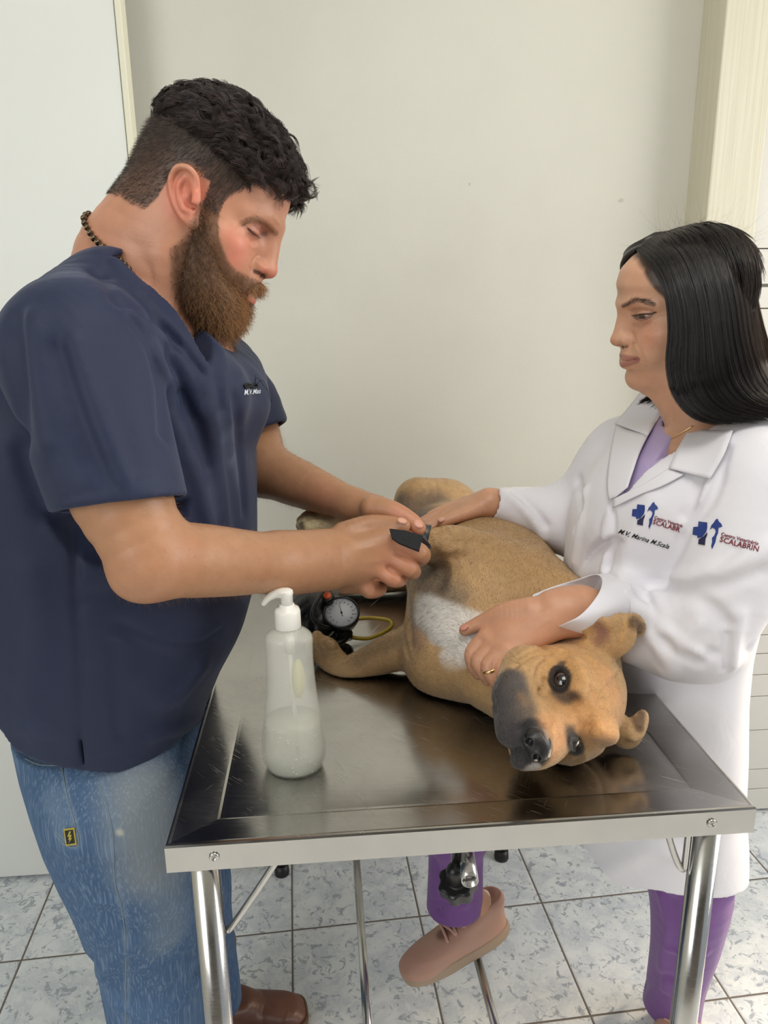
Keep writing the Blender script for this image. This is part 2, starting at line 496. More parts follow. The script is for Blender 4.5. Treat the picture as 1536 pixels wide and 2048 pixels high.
# floor tiles
m_floor, N, L, b = node_mat('ceramic_floor_tile')
TS, TYAW, TO = 0.3143, 0.12208, (-0.8217, 1.0820)
tc = N.new('ShaderNodeTexCoord'); mp = N.new('ShaderNodeMapping'); mp.vector_type = 'TEXTURE'
mp.inputs['Location'].default_value = (TO[0], TO[1], 0); mp.inputs['Rotation'].default_value = (0, 0, TYAW); mp.inputs['Scale'].default_value = (TS, TS, 1)
L.new(tc.outputs['Object'], mp.inputs['Vector'])
sp = N.new('ShaderNodeSeparateXYZ'); L.new(mp.outputs['Vector'], sp.inputs[0])
def edge(o):
    f = mnode(N, L, 'FRACT', o); return mnode(N, L, 'MINIMUM', f, mnode(N, L, 'SUBTRACT', 1.0, f))
e = mnode(N, L, 'MINIMUM', edge(sp.outputs['X']), edge(sp.outputs['Y']))
grout = ramp(N, L, e, 0.006, 0.009, 1.0, 0.0)
shoulder = ramp(N, L, e, 0.007, 0.02, 0.0, 1.0)
cell = N.new('ShaderNodeCombineXYZ'); L.new(mnode(N, L, 'FLOOR', sp.outputs['X']), cell.inputs[0]); L.new(mnode(N, L, 'FLOOR', sp.outputs['Y']), cell.inputs[1])
wn = N.new('ShaderNodeTexWhiteNoise'); wn.noise_dimensions = '3D'; L.new(cell.outputs[0], wn.inputs['Vector'])
ad = N.new('ShaderNodeVectorMath'); ad.operation = 'MULTIPLY_ADD'; L.new(wn.outputs['Color'], ad.inputs[0]); ad.inputs[1].default_value = (7, 7, 7); L.new(mp.outputs['Vector'], ad.inputs[2])
vv = ad.outputs[0]
cloud = noise(N, L, vv, 5.0, 6, 0.62, 0.5)
fleck = noise(N, L, vv, 11.0, 7, 0.66, 1.3)
vein = mnode(N, L, 'ABSOLUTE', mnode(N, L, 'SUBTRACT', noise(N, L, vv, 9.0, 5, 0.6, 0.8), 0.5))
c = mixc(N, L, ramp(N, L, cloud, 0.36, 0.64), rgb(204, 210, 218), rgb(228, 232, 235))
c = mixc(N, L, ramp(N, L, fleck, 0.545, 0.60), c, rgb(166, 173, 184))
c = mixc(N, L, ramp(N, L, vein, 0.0, 0.022, 0.55, 0.0), c, rgb(240, 240, 235))
c = mixc(N, L, grout, c, rgb(112, 104, 96))
L.new(c, b.inputs['Base Color'])
L.new(ramp(N, L, grout, 0, 1, 0.22, 0.85), b.inputs['Roughness'])
bumpn(N, L, b, mnode(N, L, 'ADD', shoulder, mnode(N, L, 'MULTIPLY', fleck, -0.08)), 0.6, 0.0012)

def quad_obj(name, pts, mat, kind='structure', thick=0.0):
    o = link(name, mesh_np(name, pts, [np.array([[0, 1, 2, 3]])], False), mat); o['kind'] = kind
    if thick:
        s = o.modifiers.new('solid', 'SOLIDIFY'); s.thickness = thick; s.offset = -1
    return o
XL, XR, YB, ZT = -2.3, 2.6, -2.6, 2.75
tag(box_obj('floor', (0.15, -0.3, -0.03), (2.6, 2.6, 0.03), m_floor), kind='structure')
wl, wr = wall_y(XL), wall_y(XR)
o = link('wall_back', mesh_np('wall_back', [(XL, wl, 0), (XR, wr, 0), (XR, wr, ZT), (XL, wl, ZT), (XL, wl + .12, 0), (XR, wr + .12, 0), (XR, wr + .12, ZT), (XL, wl + .12, ZT)],
         [np.array([[0, 1, 2, 3], [5, 4, 7, 6], [1, 5, 6, 2], [4, 0, 3, 7], [3, 2, 6, 7], [0, 4, 5, 1]])], False), m_wall); o['kind'] = 'structure'
tag(box_obj('wall_left', (XL - 0.06, -0.35, ZT / 2), (0.06, 2.3, ZT / 2), m_wall), kind='structure')
tag(box_obj('ceiling', (0.15, -0.35, ZT + 0.04), (2.6, 2.5, 0.04), m_wall), kind='structure')
tag(box_obj('wall_front', (0.15, -2.72, ZT / 2), (2.45, 0.06, ZT / 2), mat_new('dark_wall', rgb(96, 92, 88), .7)), kind='structure')  # unseen wall behind the camera, made dark to dim the steel's reflections

# white door leaf standing against the back wall on the left
pr_ = at(252, 165, 1.70)[0]
dx0, dx1 = XL + 0.25, pr_
dcx = (dx0 + dx1) / 2
t = tag(empty('door_1'), kind='structure')
box_obj('leaf', (dcx, wall_y(dcx, 0.085), 1.335), ((dx1 - dx0) / 2 - 0.006, 0.019, 1.325), m_white, t, M=WM, bevel=0.001)
box_obj('edge_strip', (dx1, wall_y(dx1, 0.085), 1.335), (0.0065, 0.0215, 1.325), m_edge, t, M=WM, bevel=0.002)
for zz in (0.35, 1.35, 2.3):
    box_obj('hinge', (dx0 - 0.02, wall_y(dx0, 0.06), zz), (0.03, 0.01, 0.05), m_edge, t, M=WM)

# painted post and the panelled door on the right
px0 = at(1425, 222, 1.79)[0]; px1 = at(1513, 400, 1.79)[0]
yc = wall_y(px0) ; dep = yc - 1.79
po = box_obj('trim_1', ((px0 + px1) / 2, 1.79 + dep / 2 + WS * 0.05, ZT / 2), ((px1 - px0) / 2, dep / 2 + 0.01, ZT / 2), m_post, M=WM, bevel=0.004); po['kind'] = 'structure'
m_door = mat_new('white_door_panel', rgb(212, 210, 203), 0.45, bump=(120, 0.15, 3, 0.0006))
t = tag(empty('door_2'), kind='structure')
yd = 1.835
zs = [atz_ for atz_ in [at(1520, v_, yd)[2] for v_ in (1660, 1598, 1558, 1478, 1409, 1365, 1322, 1284)]]
zs[0] = 0.012; zs += [zs[-1] + 0.055, zs[-1] + 0.17, zs[-1] + 0.29, zs[-1] + 0.40, zs[-1] + 0.46, 1.50, at(1522, 617, yd)[2], at(1517, 568, yd)[2], at(1517, 495, yd)[2], 1.9, 2.2, 2.5, ZT]
zs = sorted(zs)
for a, b_ in zip(zs[:-1], zs[1:]):
    if b_ - a < 0.02: continue
    box_obj('panel', (px1 + 0.62, yd + 0.05 + WS * 0.6, (a + b_) / 2), (0.615, 0.02, (b_ - a) / 2 - 0.0012), m_door, t, M=WM, bevel=0.0015)
box_obj('backing', (px1 + 0.62, yd + 0.08 + WS * 0.6, ZT / 2), (0.615, 0.01, ZT / 2), m_door, t, M=WM)
box_obj('stile', (px1 + 0.012, yd + 0.022, ZT / 2), (0.008, 0.02, ZT / 2), m_door, t, M=WM, bevel=0.002)
# filled screw hole on the post, small marks on the wall
m_fill = mat_new('filler', rgb(240, 236, 220), 0.6, bump=(200, 0.6))
f = Field(); cpt = at(1488, 12, 1.795)
for q in range(7):
    f.ell(cpt + RNG.normal(0, 0.003, 3) * V(1, 0.2, 1), (0.005, 0.003, 0.005), 0.003)
f.chain([cpt + V(-0.001, 0, -0.005), cpt + V(-0.004, 0, -0.03)], [0.0018, 0.0008], 0.002)
tag(field_obj('trim_2', f.mesh('x', 0.0012), m_fill), kind='structure')
# ------------------------------------------------------------------ steel examination table
HT = 0.90
A0 = atz(328, 1693, HT); B0 = atz(1514, 1614, HT)
EX = norm(B0 - A0); EY = np.cross(V(0, 0, 1), EX); TW = float(np.linalg.norm(B0 - A0)); TL = 1.03
TM = np.stack([EX, EY, V(0, 0, 1)], 1)                    # table frame: x across, y away, z up
def T(x, y, z=0.0): return A0 + EX * x + EY * y + V(0, 0, z)     # z relative to the table top

def steel(name, rough=0.16, scratch=True, tone=(0.62, 0.61, 0.59)):
    m, N, L, b = node_mat(name)
    b.inputs['Metallic'].default_value = 1.0
    tc = N.new('ShaderNodeTexCoord'); v = tc.outputs['Object']
    mp = N.new('ShaderNodeMapping'); mp.inputs['Scale'].default_value = (6, 500, 500); L.new(v, mp.inputs['Vector'])
    br = noise(N, L, mp.outputs['Vector'], 1.0, 3)
    cl = noise(N, L, v, 7.0, 5, 0.6)
    c = mixc(N, L, ramp(N, L, cl, 0.3, 0.7), tone, tuple(x * 0.9 for x in tone))
    r = mnode(N, L, 'ADD', ramp(N, L, cl, 0.3, 0.7, rough * 0.75, rough * 1.35), ramp(N, L, br, 0.3, 0.7, -0.02, 0.03))
    h = mnode(N, L, 'MULTIPLY', br, 0.25)
    if scratch:
        sc = None
        for q_, (rot, sx, sy, th) in enumerate(((0.45, 420, 7, .72), (1.05, 520, 8, .72), (2.1, 460, 6, .725), (2.75, 380, 9, .725), (0.9, 900, 30, .68))):
            mq = N.new('ShaderNodeMapping'); mq.vector_type = 'TEXTURE'; mq.inputs['Rotation'].default_value = (0, 0, rot); mq.inputs['Scale'].default_value = (1 / sx, 1 / sy, 1); mq.inputs['Location'].default_value = (q_ * 3.1, q_ * 7.7, 0); L.new(v, mq.inputs['Vector'])
            mo = N.new('ShaderNodeMapping'); mo.inputs['Location'].default_value = (q_ * 1.7, 0, q_ * 2.3); L.new(v, mo.inputs['Vector'])
            ln = mnode(N, L, 'MULTIPLY', ramp(N, L, noise(N, L, mq.outputs['Vector'], 1.0, 1), th, th + .05), ramp(N, L, noise(N, L, mo.outputs['Vector'], 7.0, 3), .46, .62))
            sc = ln if sc is None else mnode(N, L, 'MAXIMUM', sc, ln)
        gm = N.new('ShaderNodeNewGeometry'); gz = N.new('ShaderNodeSeparateXYZ'); L.new(gm.outputs['Normal'], gz.inputs[0])
        sc = mnode(N, L, 'MULTIPLY', sc, ramp(N, L, gz.outputs['Z'], .4, .8))
        r = mnode(N, L, 'ADD', r, mnode(N, L, 'MULTIPLY', sc, 0.32))
        c = mixc(N, L, mnode(N, L, 'MULTIPLY', sc, 0.25), c, (0.85, 0.84, 0.82))
        h = mnode(N, L, 'ADD', h, mnode(N, L, 'MULTIPLY', sc, -1.0))
    L.new(c, b.inputs['Base Color']); L.new(r, b.inputs['Roughness'])
    bumpn(N, L, b, h, 0.10, 0.0006)
    return m
m_steel = steel('brushed_steel', 0.19, True, (0.55, 0.54, 0.52))
m_steel2 = steel('steel_tube', 0.20, False, (0.58, 0.57, 0.55))
m_black = mat_new('black_plastic', (0.012, 0.012, 0.013), 0.35)
m_rubber = mat_new('black_rubber', (0.010, 0.010, 0.011), 0.42, bump=(150, 0.1))

table = empty('examination_table', A0 + (EX * TW + EY * TL) / 2); table.location.z = 0
tag(table, 'stainless steel examination table with scratched top, dog lying on it', 'table')
inv = table.location
def tpart(o):                       # keep world coordinates while parented to the empty at the table's base
    o.parent = table; o.location = (-inv[0], -inv[1], -inv[2]); return o
# pan top: raised outer edge, sloping border, gently dished middle with diagonal creases, folded skirt
IN = 0.052
def ringz(ins, z): return [T(ins, ins, z), T(TW - ins, ins, z), T(TW - ins, TL - ins, z), T(ins, TL - ins, z)]
rings = [ringz(0.004, -0.034), ringz(0.0, -0.034), ringz(0.0, -0.003), ringz(0.0012, -0.0006), ringz(0.0035, 0.0), ringz(0.006, -0.0008), ringz(IN - 0.003, -0.0080), ringz(IN, -0.0088), ringz(IN + 0.004, -0.0090)]
tv = np.array([p for r_ in rings for p in r_]); tf = []
for k in range(len(rings) - 1):
    for q in range(4): tf.append([k * 4 + q, k * 4 + (q + 1) % 4, (k + 1) * 4 + (q + 1) % 4, (k + 1) * 4 + q])
nb = len(tv); kk = (len(rings) - 1) * 4
tv = np.vstack([tv, T(TW / 2, TW / 2, -0.0135)[None], T(TW / 2, TL - TW / 2, -0.0135)[None]])
c0, c1 = nb, nb + 1
tri = [[kk, kk + 1, c0], [kk + 2, kk + 3, c1]]; qd = [[kk + 1, kk + 2, c1, c0], [kk + 3, kk, c0, c1]]
top = link('table_top', mesh_np('table_top', tv, [np.array(tf + qd), np.array(tri)], False), m_steel); tpart(top)
# underside so the top is a real tray
und = box_obj('underside', T(TW / 2, TL / 2, -0.022), (TW / 2 - 0.004, TL / 2 - 0.004, 0.002), m_steel2, M=TM); tpart(und)
def rivet(x):
    c = T(x, -0.0005, -0.017)
    o = lathe_obj('rivet', [(0.0001, 0.0), (0.0052, 0.0), (0.0058, 0.0008), (0.0046, 0.0022), (0.0026, 0.0026), (0.0024, 0.0012), (0.0001, 0.0010)], c, m_steel2, sides=24, M=np.stack([EX, V(0, 0, 1), -EY], 1))
    tpart(o)
rivet(0.052); rivet(TW - 0.052)
# legs
def leg(x, y):
    p0, p1 = T(x, y, -0.024), T(x, y, 0); p1 = V(p0[0], p0[1], 0.02)
    o = tube_obj('leg', [p0, p1], 0.0165, m_steel2, sides=28, n=0); tpart(o)
    foot = lathe_obj('foot', [(0.0001, 0), (0.019, 0), (0.020, 0.006), (0.018, 0.03), (0.0001, 0.03)], (p0[0], p0[1], 0.0), m_rubber, o, sides=24)
    return o
LX, LY = 0.033, 0.040
for x, y in ((LX, LY), (TW - LX, LY), (LX, TL - LY), (TW - LX, TL - LY)): leg(x, y)
# bent braces under the top, welded to the front legs
lgl, lgr = T(LX, LY), T(TW - LX, LY)
def dn(x, y, zabs): p = T(x, y); return V(p[0], p[1], zabs)
tpart(tube_obj('brace', [dn(LX + 0.105, LY + 0.005, 0.874), dn(LX + 0.06, LY + 0.006, 0.80), dn(LX + 0.022, LY + 0.008, 0.742), dn(LX + 0.017, LY + 0.012, 0.738)], 0.0042, m_steel2, n=5))
tpart(tube_obj('brace', [dn(TW - LX - 0.058, LY + 0.004, 0.874), dn(TW - LX - 0.040, LY + 0.005, 0.82), dn(TW - LX - 0.028, LY + 0.006, 0.790), dn(TW - LX - 0.020, LY + 0.006, 0.781), dn(TW - LX - 0.0185, LY + 0.006, 0.80), dn(TW - LX - 0.0185, LY + 0.006, 0.874)], 0.0042, m_steel2, n=6))
# low rails of the stand
r1a, r1b = atz(714, 1735, 0.20), atz(736, 2060, 0.20)
r2a, r2b = atz(940, 1862, 0.20), atz(990, 2048, 0.20)
for a, b_, bk_ in ((r1a, r1b, .25), (r2a, r2b, .03)):
    d = norm(b_ - a); tpart(tube_obj('rail', [a - d * bk_, b_ + d * 0.18], 0.0085, m_steel2, sides=16, n=0))
for yy in (0.0,):
    a, b_ = dn(LX, LY, 0.19), dn(TW - LX, LY, 0.19); tpart(tube_obj('crossbar', [a, b_], 0.0095, m_steel2, sides=16, n=0))
    a, b_ = dn(LX, TL - LY, 0.19), dn(TW - LX, TL - LY, 0.19); tpart(tube_obj('crossbar', [a, b_], 0.0095, m_steel2, sides=16, n=0))
# clamp with lobed knob below the middle of the top
kc = at(915, 1768, 0.93)
f = Field(); f.frame(eul(18, -10, 0), kc)
f.loft([-0.012, -0.009, 0.009, 0.012], 0, 0, [.026, .03, .03, .026], [.026, .03, .03, .026], [.026, .03, .03, .026], k=0.004)
for q in range(7):
    a = q * 2 * math.pi / 7 + 0.3
    f.chain([(0.036 * math.cos(a), 0.036 * math.sin(a), -0.02), (0.036 * math.cos(a), 0.036 * math.sin(a), 0.02)], 0.0105, 0.004, 's')
f.chain([(0, 0, 0.008), (0, 0, 0.035)], [0.014, 0.013], 0.003)
kn = field_obj('clamp_knob', f.mesh('k', 0.0012), m_black); tpart(kn)
kt = at(938, 1748, 0.90)
v_, (f_, c_), _ = tube([kt + V(0.0, 0.05, 0.003), kt + V(0, -0.012, -0.002)], 0.0125, sides=32, n=0)
sock = link('clamp_socket', mesh_np('sock', v_, [f_]), m_steel2); s_ = sock.modifiers.new('s', 'SOLIDIFY'); s_.thickness = 0.0015; tpart(sock)
tpart(tube_obj('clamp_stem', [kc + V(0, 0, 0.02), V(kc[0] + 0.004, kc[1] + 0.0, 0.878)], [0.011, 0.011], m_steel2, n=0))
tpart(tube_obj('clamp_bracket', [kt + V(-0.008, 0.02, 0.01), V(kt[0] - 0.008, kt[1] + 0.02, 0.878)], [0.007, 0.007], m_steel2, n=0))
# ------------------------------------------------------------------ shared pieces of people
def prism(F, tri, depth, k=0.004, mode='s', rr=0.0):
    a, b, c = [F.w(p) for p in tri]
    n = norm(np.cross(b - a, c - a)); ex = norm(b - a); ey = np.cross(n, ex)
    M = np.stack([ex, ey, n], 1)
    T2 = np.array([[(p - a) @ ex, (p - a) @ ey] for p in (a, b, c)], np.float32)
    def fn(Q):
        d = np.full(len(Q), -1e3, np.float32)
        for i in range(3):
            p, q = T2[i], T2[(i + 1) % 3]; e = (q - p) / np.linalg.norm(q - p)
            d = np.maximum(d, (Q[:, 0] - p[0]) * e[1] - (Q[:, 1] - p[1]) * e[0])
        return np.maximum(d - rr, np.abs(Q[:, 2]) - depth)
    c0 = (a + b + c) / 3; R = max(np.linalg.norm(p - c0) for p in (a, b, c))
    F._push(mode, k, fn, c0, math.hypot(R + rr, depth), M, a)

def ear(F, M, o, side, s=1.0, lean=20, flare=28, red=None):
    """M,o: head frame; side -1 near man's right; local ear: x fwd, z up, y outward"""
    S = np.diag([1, side, 1.0])
    E = M @ S @ eul(0, -lean, 0) @ eul(0, 0, flare)
    F.frame(E, o)
    q = lambda *p: tuple(np.array(p) * s)
    F.ell(q(-0.002, 0.006, 0.003), q(0.0165, 0.0055, 0.029), 0.004)
    rim = [q(0.010, 0.004, 0.004), q(0.013, 0.007, 0.018), q(0.007, 0.010, 0.028), q(-0.005, 0.012, 0.031), q(-0.016, 0.012, 0.023), q(-0.019, 0.011, 0.008), q(-0.016, 0.010, -0.008), q(-0.009, 0.008, -0.020), q(0.0, 0.006, -0.026)]
    F.ell(q(-0.003, 0.014, 0.010), q(0.0105, 0.0075, 0.016), 0.004, mode='s')
    F.ell(q(0.002, 0.013, -0.006), q(0.0085, 0.0105, 0.0105), 0.004, mode='s')
    F.chain(rim, np.array([.0028, .0030, .0032, .0034, .0034, .0032, .0034, .0040, .0050]) * s, 0.003, n=4)
    F.chain([q(-0.001, 0.008, 0.021), q(-0.009, 0.010, 0.014), q(-0.0105, 0.010, 0.002), q(-0.007, 0.010, -0.010), q(0.001, 0.009, -0.014)], np.array([.002, .0028, .003, .003, .003]) * s, 0.004, n=4)
    F.chain([q(0.010, 0.008, 0.002), q(0.0085, 0.0105, -0.006)], [0.0032 * s, 0.0034 * s], 0.004)
    F.ell(q(0.0, 0.007, -0.024), q(0.0075, 0.0045, 0.0085), 0.004)
    if red is not None:
        F.paint([q(-0.003, 0.008, 0.0)], 0.036 * s, red, 0.65, 0.6)
        F.paint([q(0.004, 0.006, -0.004)], 0.010 * s, tuple(np.array(red) * 0.45), 0.7, 0.8)

def finger(F, pts, r, k=0.004, nail=None, nail_n=None, skin=None, nailc=None):
    F.chain(pts, r, k, n=4)
def nails(F, tip, direc, normal, s=1.0, col=(0.75, 0.52, 0.46)):
    """small raised nail plate"""
    d = norm(direc); n = norm(normal); n = norm(n - d * (n @ d)); y = np.cross(n, d)
    M = np.stack([d, y, n], 1); m0, o0 = F.M, F.o
    F.frame(M, np.asarray(tip) + n * 0.0052 * s - d * 0.001 * s)
    F.ell((0, 0, 0), (0.0072 * s, 0.0056 * s, 0.0022 * s), 0.0012)
    F.paint([F.w((0, 0, 0.001))] if False else [(0, 0, 0.001)], 0.0078 * s, col, 0.75, 0.25)
    F.frame(m0, o0)

def scatter(parts, n, mask, rng=RNG, seed_area=None):
    """random points on a surface-net mesh: returns points, normals, face ids for faces where mask(centres)>rand"""
    v, f, c = parts
    tri = np.vstack([f[:, [0, 1, 2]], f[:, [0, 2, 3]]])
    a, b, cc = v[tri[:, 0]], v[tri[:, 1]], v[tri[:, 2]]
    nn = np.cross(b - a, cc - a); ar = np.linalg.norm(nn, axis=1) / 2; nn = norm(nn)
    cen = (a + b + cc) / 3
    w = ar * np.clip(mask(cen, nn), 0, 1)
    if w.sum() <= 0: return np.zeros((0, 3)), np.zeros((0, 3)), np.zeros((0, 3))
    idx = rng.choice(len(tri), n, p=w / w.sum())
    r1 = np.sqrt(rng.random(n))[:, None]; r2 = rng.random(n)[:, None]
    P = (1 - r1) * a[idx] + r1 * (1 - r2) * b[idx] + r1 * r2 * cc[idx]
    col = c[tri[idx, 0]]
    # smooth normals by vertex
    VN = np.zeros_like(v); np.add.at(VN, tri[:, 0], nn * ar[:, None]); np.add.at(VN, tri[:, 1], nn * ar[:, None]); np.add.at(VN, tri[:, 2], nn * ar[:, None])
    VN = norm(VN); Nn = norm((1 - r1) * VN[tri[idx, 0]] + r1 * (1 - r2) * VN[tri[idx, 1]] + r1 * r2 * VN[tri[idx, 2]])
    return P, Nn, col

m_skin = mat_new('skin', attr=True, rough=0.42, sss=0.12, bump=(420, 0.28, 3, 0.0010), var=(60, 0.05), spec=0.45)
m_hair = mat_new('hair_fibre', attr=True, rough=0.34, spec=0.6)
m_beard = mat_new('beard_fibre', attr=True, rough=0.5, spec=0.35)
m_lash = mat_new('lash', rgb(30, 22, 18), 0.6)

def onto(bvh, u, v, off=0.0006):
    """the point of a surface seen at a photo position, lifted off along its normal"""
    d = Vector(norm(ray(u, v))); h_, n_, i_, ds = bvh.ray_cast(Vector(CPOS), d)
    if h_ is None: return None, None
    n_ = np.array(n_); n_ = n_ if n_ @ np.array(d) < 0 else -n_
    return np.array(h_) + n_ * off, n_
def folder(F, h=.009, mirror=None):
    """returns fold(pts, width, amount) and tint(pts, width, colour, strength) that sit on the surface of F as it is now"""
    bv = bvh_of(F.mesh('t', h))
    def pts3(pts, n=4):
        pp = catmull(np.array([(p[0], p[1], 0) for p in pts], float), n) if len(pts) > 2 else np.array([(p[0], p[1], 0) for p in pts], float)
        return [q for q in (onto(bv, p[0], p[1], 0)[0] for p in pp) if q is not None]
    def flip(q):
        M, o = mirror; return (np.array(q) - o) @ M * V(1, -1, 1) @ M.T + o
    def fold(pts, w, a):
        q = pts3(pts)
        if len(q) > 1:
            keep = [q[0]]
            for p in q[1:]:
                if np.linalg.norm(p - keep[-1]) < .12: keep.append(p)
            m0, o0 = F.M, F.o; F.frame(); F.bump(keep, w, a)
            if mirror: F.bump(flip(keep), w, a)
            F.frame(m0, o0)
    def tint(pts, w, c, st=1.0, soft=.5):
        q = pts3(pts)
        if q:
            m0, o0 = F.M, F.o; F.frame(); F.paint(q, w, c, st, soft)
            if mirror: F.paint(flip(q), w, c, st, soft)
            F.frame(m0, o0)
    return fold, tint, bv
# ================================================================== the man
SK = rgb(196, 140, 112); SKR = rgb(205, 122, 100); SKA = rgb(178, 131, 98); SKD = rgb(150, 96, 74)
mH = eul(-5, 23, 0); oH = V(-0.228, 0.962, 1.563)
hw = lambda x, y, z: oH + mH @ V(x, y, z)
F = Field(SK); F.frame(mH, oH)
z_ = [-.112, -.10, -.08, -.06, -.04, -.02, 0, .02, .04, .06, .08, .10, .12, .135]
fr = [.060, .078, .088, .089, .091, .093, .095, .098, .1025, .1035, .096, .078, .050, .008]
bk = [.0, .0, .005, .03, .058, .072, .077, .081, .083, .081, .076, .066, .047, .008]
wy = [.022, .036, .050, .059, .065, .069, .072, .074, .077, .078, .075, .066, .046, .008]
F.loft(z_, 0.0, 0, fr, bk, wy, n=[2.1] * 4 + [2.0] * 6 + [2.1] * 4, k=0.01)
for s in (-1, 1):
    F.ell((.053, s * .047, -.013), (.024, .018, .016), .02)                       # cheekbone
    F.ell((.066, s * .034, -.036), (.020, .019, .022), .02)
    F.chain([(.096, s * .010, .030), (.087, s * .030, .031), (.063, s * .051, .025)], [.0075, .0075, .006], .012, n=3)   # brow ridge
    F.ell((.1020, s * .037, .0115), (.0220, .0220, .0125), .010, mode='s')            # socket
    F.ell((.0700, s * .0335, .0115), (.0165, .0170, .0140), .004)                  # lidded eyeball
    F.ell((.0925, s * .0150, -.0225), (.0115, .0068, .0088), .005)                 # nostril wing
F.ell((.092, 0, -.004), (.013, .012, .034), .010)
F.chain([(.096, 0, .028), (.0985, 0, .014), (.1025, 0, -.004), (.1045, 0, -.018)], [.0085, .0078, .0085, .0100], .012, n=4)
F.ell((.1060, 0, -.0215), (.0100, .0105, .0088), .005)
for s in (-1, 1):
    F.ell((.1000, s * .0078, -.0308), (.0062, .0036, .0042), .003, mode='s')
F.ell((.0865, 0, -.050), (.017, .030, .020), .012)                                # mouth mound
F.chain([(.083, -.023, -.056), (.0955, -.010, -.0525), (.0990, 0, -.0535), (.0955, .010, -.0525), (.083, .023, -.056)], [.002, .0042, .0042, .0042, .002], .004, n=3)
F.chain([(.083, -.021, -.0585), (.0955, -.009, -.0620), (.0985, 0, -.0628), (.0955, .009, -.0620), (.083, .021, -.0585)], [.002, .0052, .0060, .0052, .002], .004, n=3)
F.bump([(.083, -.024, -.0572), (.0975, -.009, -.0570), (.1025, 0, -.0578), (.0975, .009, -.0570), (.083, .024, -.0572)], .0018, -.0026, 3)
F.ell((.078, 0, -.090), (.018, .024, .020), .015)
F.bump([(.099, -.030, .052), (.1045, 0, .050), (.099, .03, .052)], .0022, -.0006, 3)
F.bump([(.101, -.034, .062), (.1035, 0, .060), (.101, .03, .062)], .0022, -.0005, 3)
# neck and shoulders
nb = at(300, 610, 0.965)
F.frame()
F.chain([hw(-.020, 0, .0), hw(-.030, 0, -.045), nb, nb + V(-.04, 0, -.10)], [.060, .066, .073, .09], .03, n=4)
F.chain([hw(-.045, .0, -.02), at(238, 500, .965), at(225, 560, .965)], [.042, .047, .052], .03, n=3)
F.chain([at(185, 680, .84), nb + V(-.02, 0, -.06), at(400, 740, 1.15)], [.045, .078, .055], .05)
F.chain([nb + V(.01, 0, -.05), at(395, 740, .965)], [.07, .05], .04)
for s in (-1, 1):
    F.bump([hw(.0, s * .055, -.04), hw(.0, s * .055, -.07), at(360, 660, .965 + s * .02)], .012, .004, 3)
ear(F, mH, hw(.0125, -.0735, .0125), -1, 1.04, 28, 26, rgb(214, 120, 98))
ear(F, mH, hw(.0125, .0735, .0125), 1, 1.04, 28, 26)
F.frame()
ff_, ft_, hb_ = folder(F, .004, (mH, oH))
ff_([(496, 456), (503, 463), (510, 469), (516, 472), (521, 475)], .0011, -.0020)
ff_([(498, 452), (508, 454), (518, 461), (526, 468), (533, 466)], .0013, -.0022)
ff_([(500, 459), (509, 463), (517, 468)], .0022, .0010)
ff_([(494, 472), (503, 486), (512, 487), (520, 480)], .0022, -.0011); ff_([(496, 482), (505, 494), (516, 490)], .003, .0008)
ff_([(515, 512), (506, 522), (500, 533), (504, 541)], .0018, -.0022)
ff_([(512, 520), (520, 530), (530, 538)], .004, .0008); ff_([(523, 515), (528, 528)], .003, -.0012)
ff_([(483, 447), (499, 440), (516, 440), (530, 447), (542, 458), (553, 467)], .0035, .0012)
for dv in (0, 14): ff_([(490, 372 + dv), (520, 376 + dv), (552, 384 + dv), (584, 404 + dv)], .0014, -.0005)
ff_([(545, 440), (556, 452)], .002, -.0010); ff_([(478, 440), (470, 455)], .002, -.0006); ff_([(480, 465), (468, 472)], .002, -.0006)
F.frame(mH, oH)
# colouring
RED = rgb(214, 118, 98); BR = rgb(120, 84, 56)
F.paint([(.085, -.048, -.005), (.075, -.05, -.02)], .030, RED, .35, .9)
F.paint([(.085, .048, -.005)], .034, RED, .5, .9)
F.paint([(.118, 0, -.022)], .020, RED, .6, .8); F.paint([(.105, -.018, -.026)], .012, RED, .5, .8)
F.paint([(.1, -.02, .066), (.1, .02, .066)], .03, rgb(212, 138, 112), .5, .9)
F.paint([(.104, 0, -.016)], .012, rgb(226, 160, 138), .4, .9)
LIP = rgb(205, 112, 106)
F.paint([(.088, -.018, -.0605), (.101, 0, -.063), (.088, .018, -.0605)], .0072, LIP, .9, .35)
F.paint([(.088, -.016, -.054), (.101, 0, -.0535), (.088, .016, -.054)], .0050, LIP, .6, .35)
F.paint([(.0985, s_ * .0075, -.033) for s_ in (-1, 1)], .004, rgb(80, 40, 32), .7, .6)
F.frame()
ft_([(514, 452), (524, 460), (530, 464)], .010, rgb(150, 94, 78), .75, .9)  # shadow in the eye socket painted into the skin colour
ft_([(526, 469), (531, 468)], .0045, rgb(92, 56, 48), .8, .9)
ft_([(498, 455), (508, 460), (516, 466)], .0045, rgb(186, 130, 112), .7, .8)
ft_([(496, 457), (503, 464), (510, 470), (516, 473), (521, 476)], .0019, rgb(60, 38, 32), .9, .6)
ft_([(500, 466), (510, 475), (518, 478)], .004, rgb(160, 104, 88), .6, .9)
ft_([(504, 488), (514, 486)], .005, rgb(222, 158, 136), .6, .9)
ft_([(509, 543), (519, 546), (528, 553)], .0038, rgb(62, 30, 26), .9, .6)
ft_([(484, 446), (499, 439), (516, 438), (530, 446), (542, 457), (552, 466)], .0052, rgb(132, 92, 66), .75, .7)
ft_([(462, 470), (474, 500), (470, 520)], .020, RED, .35, .9)
F.frame(mH, oH)
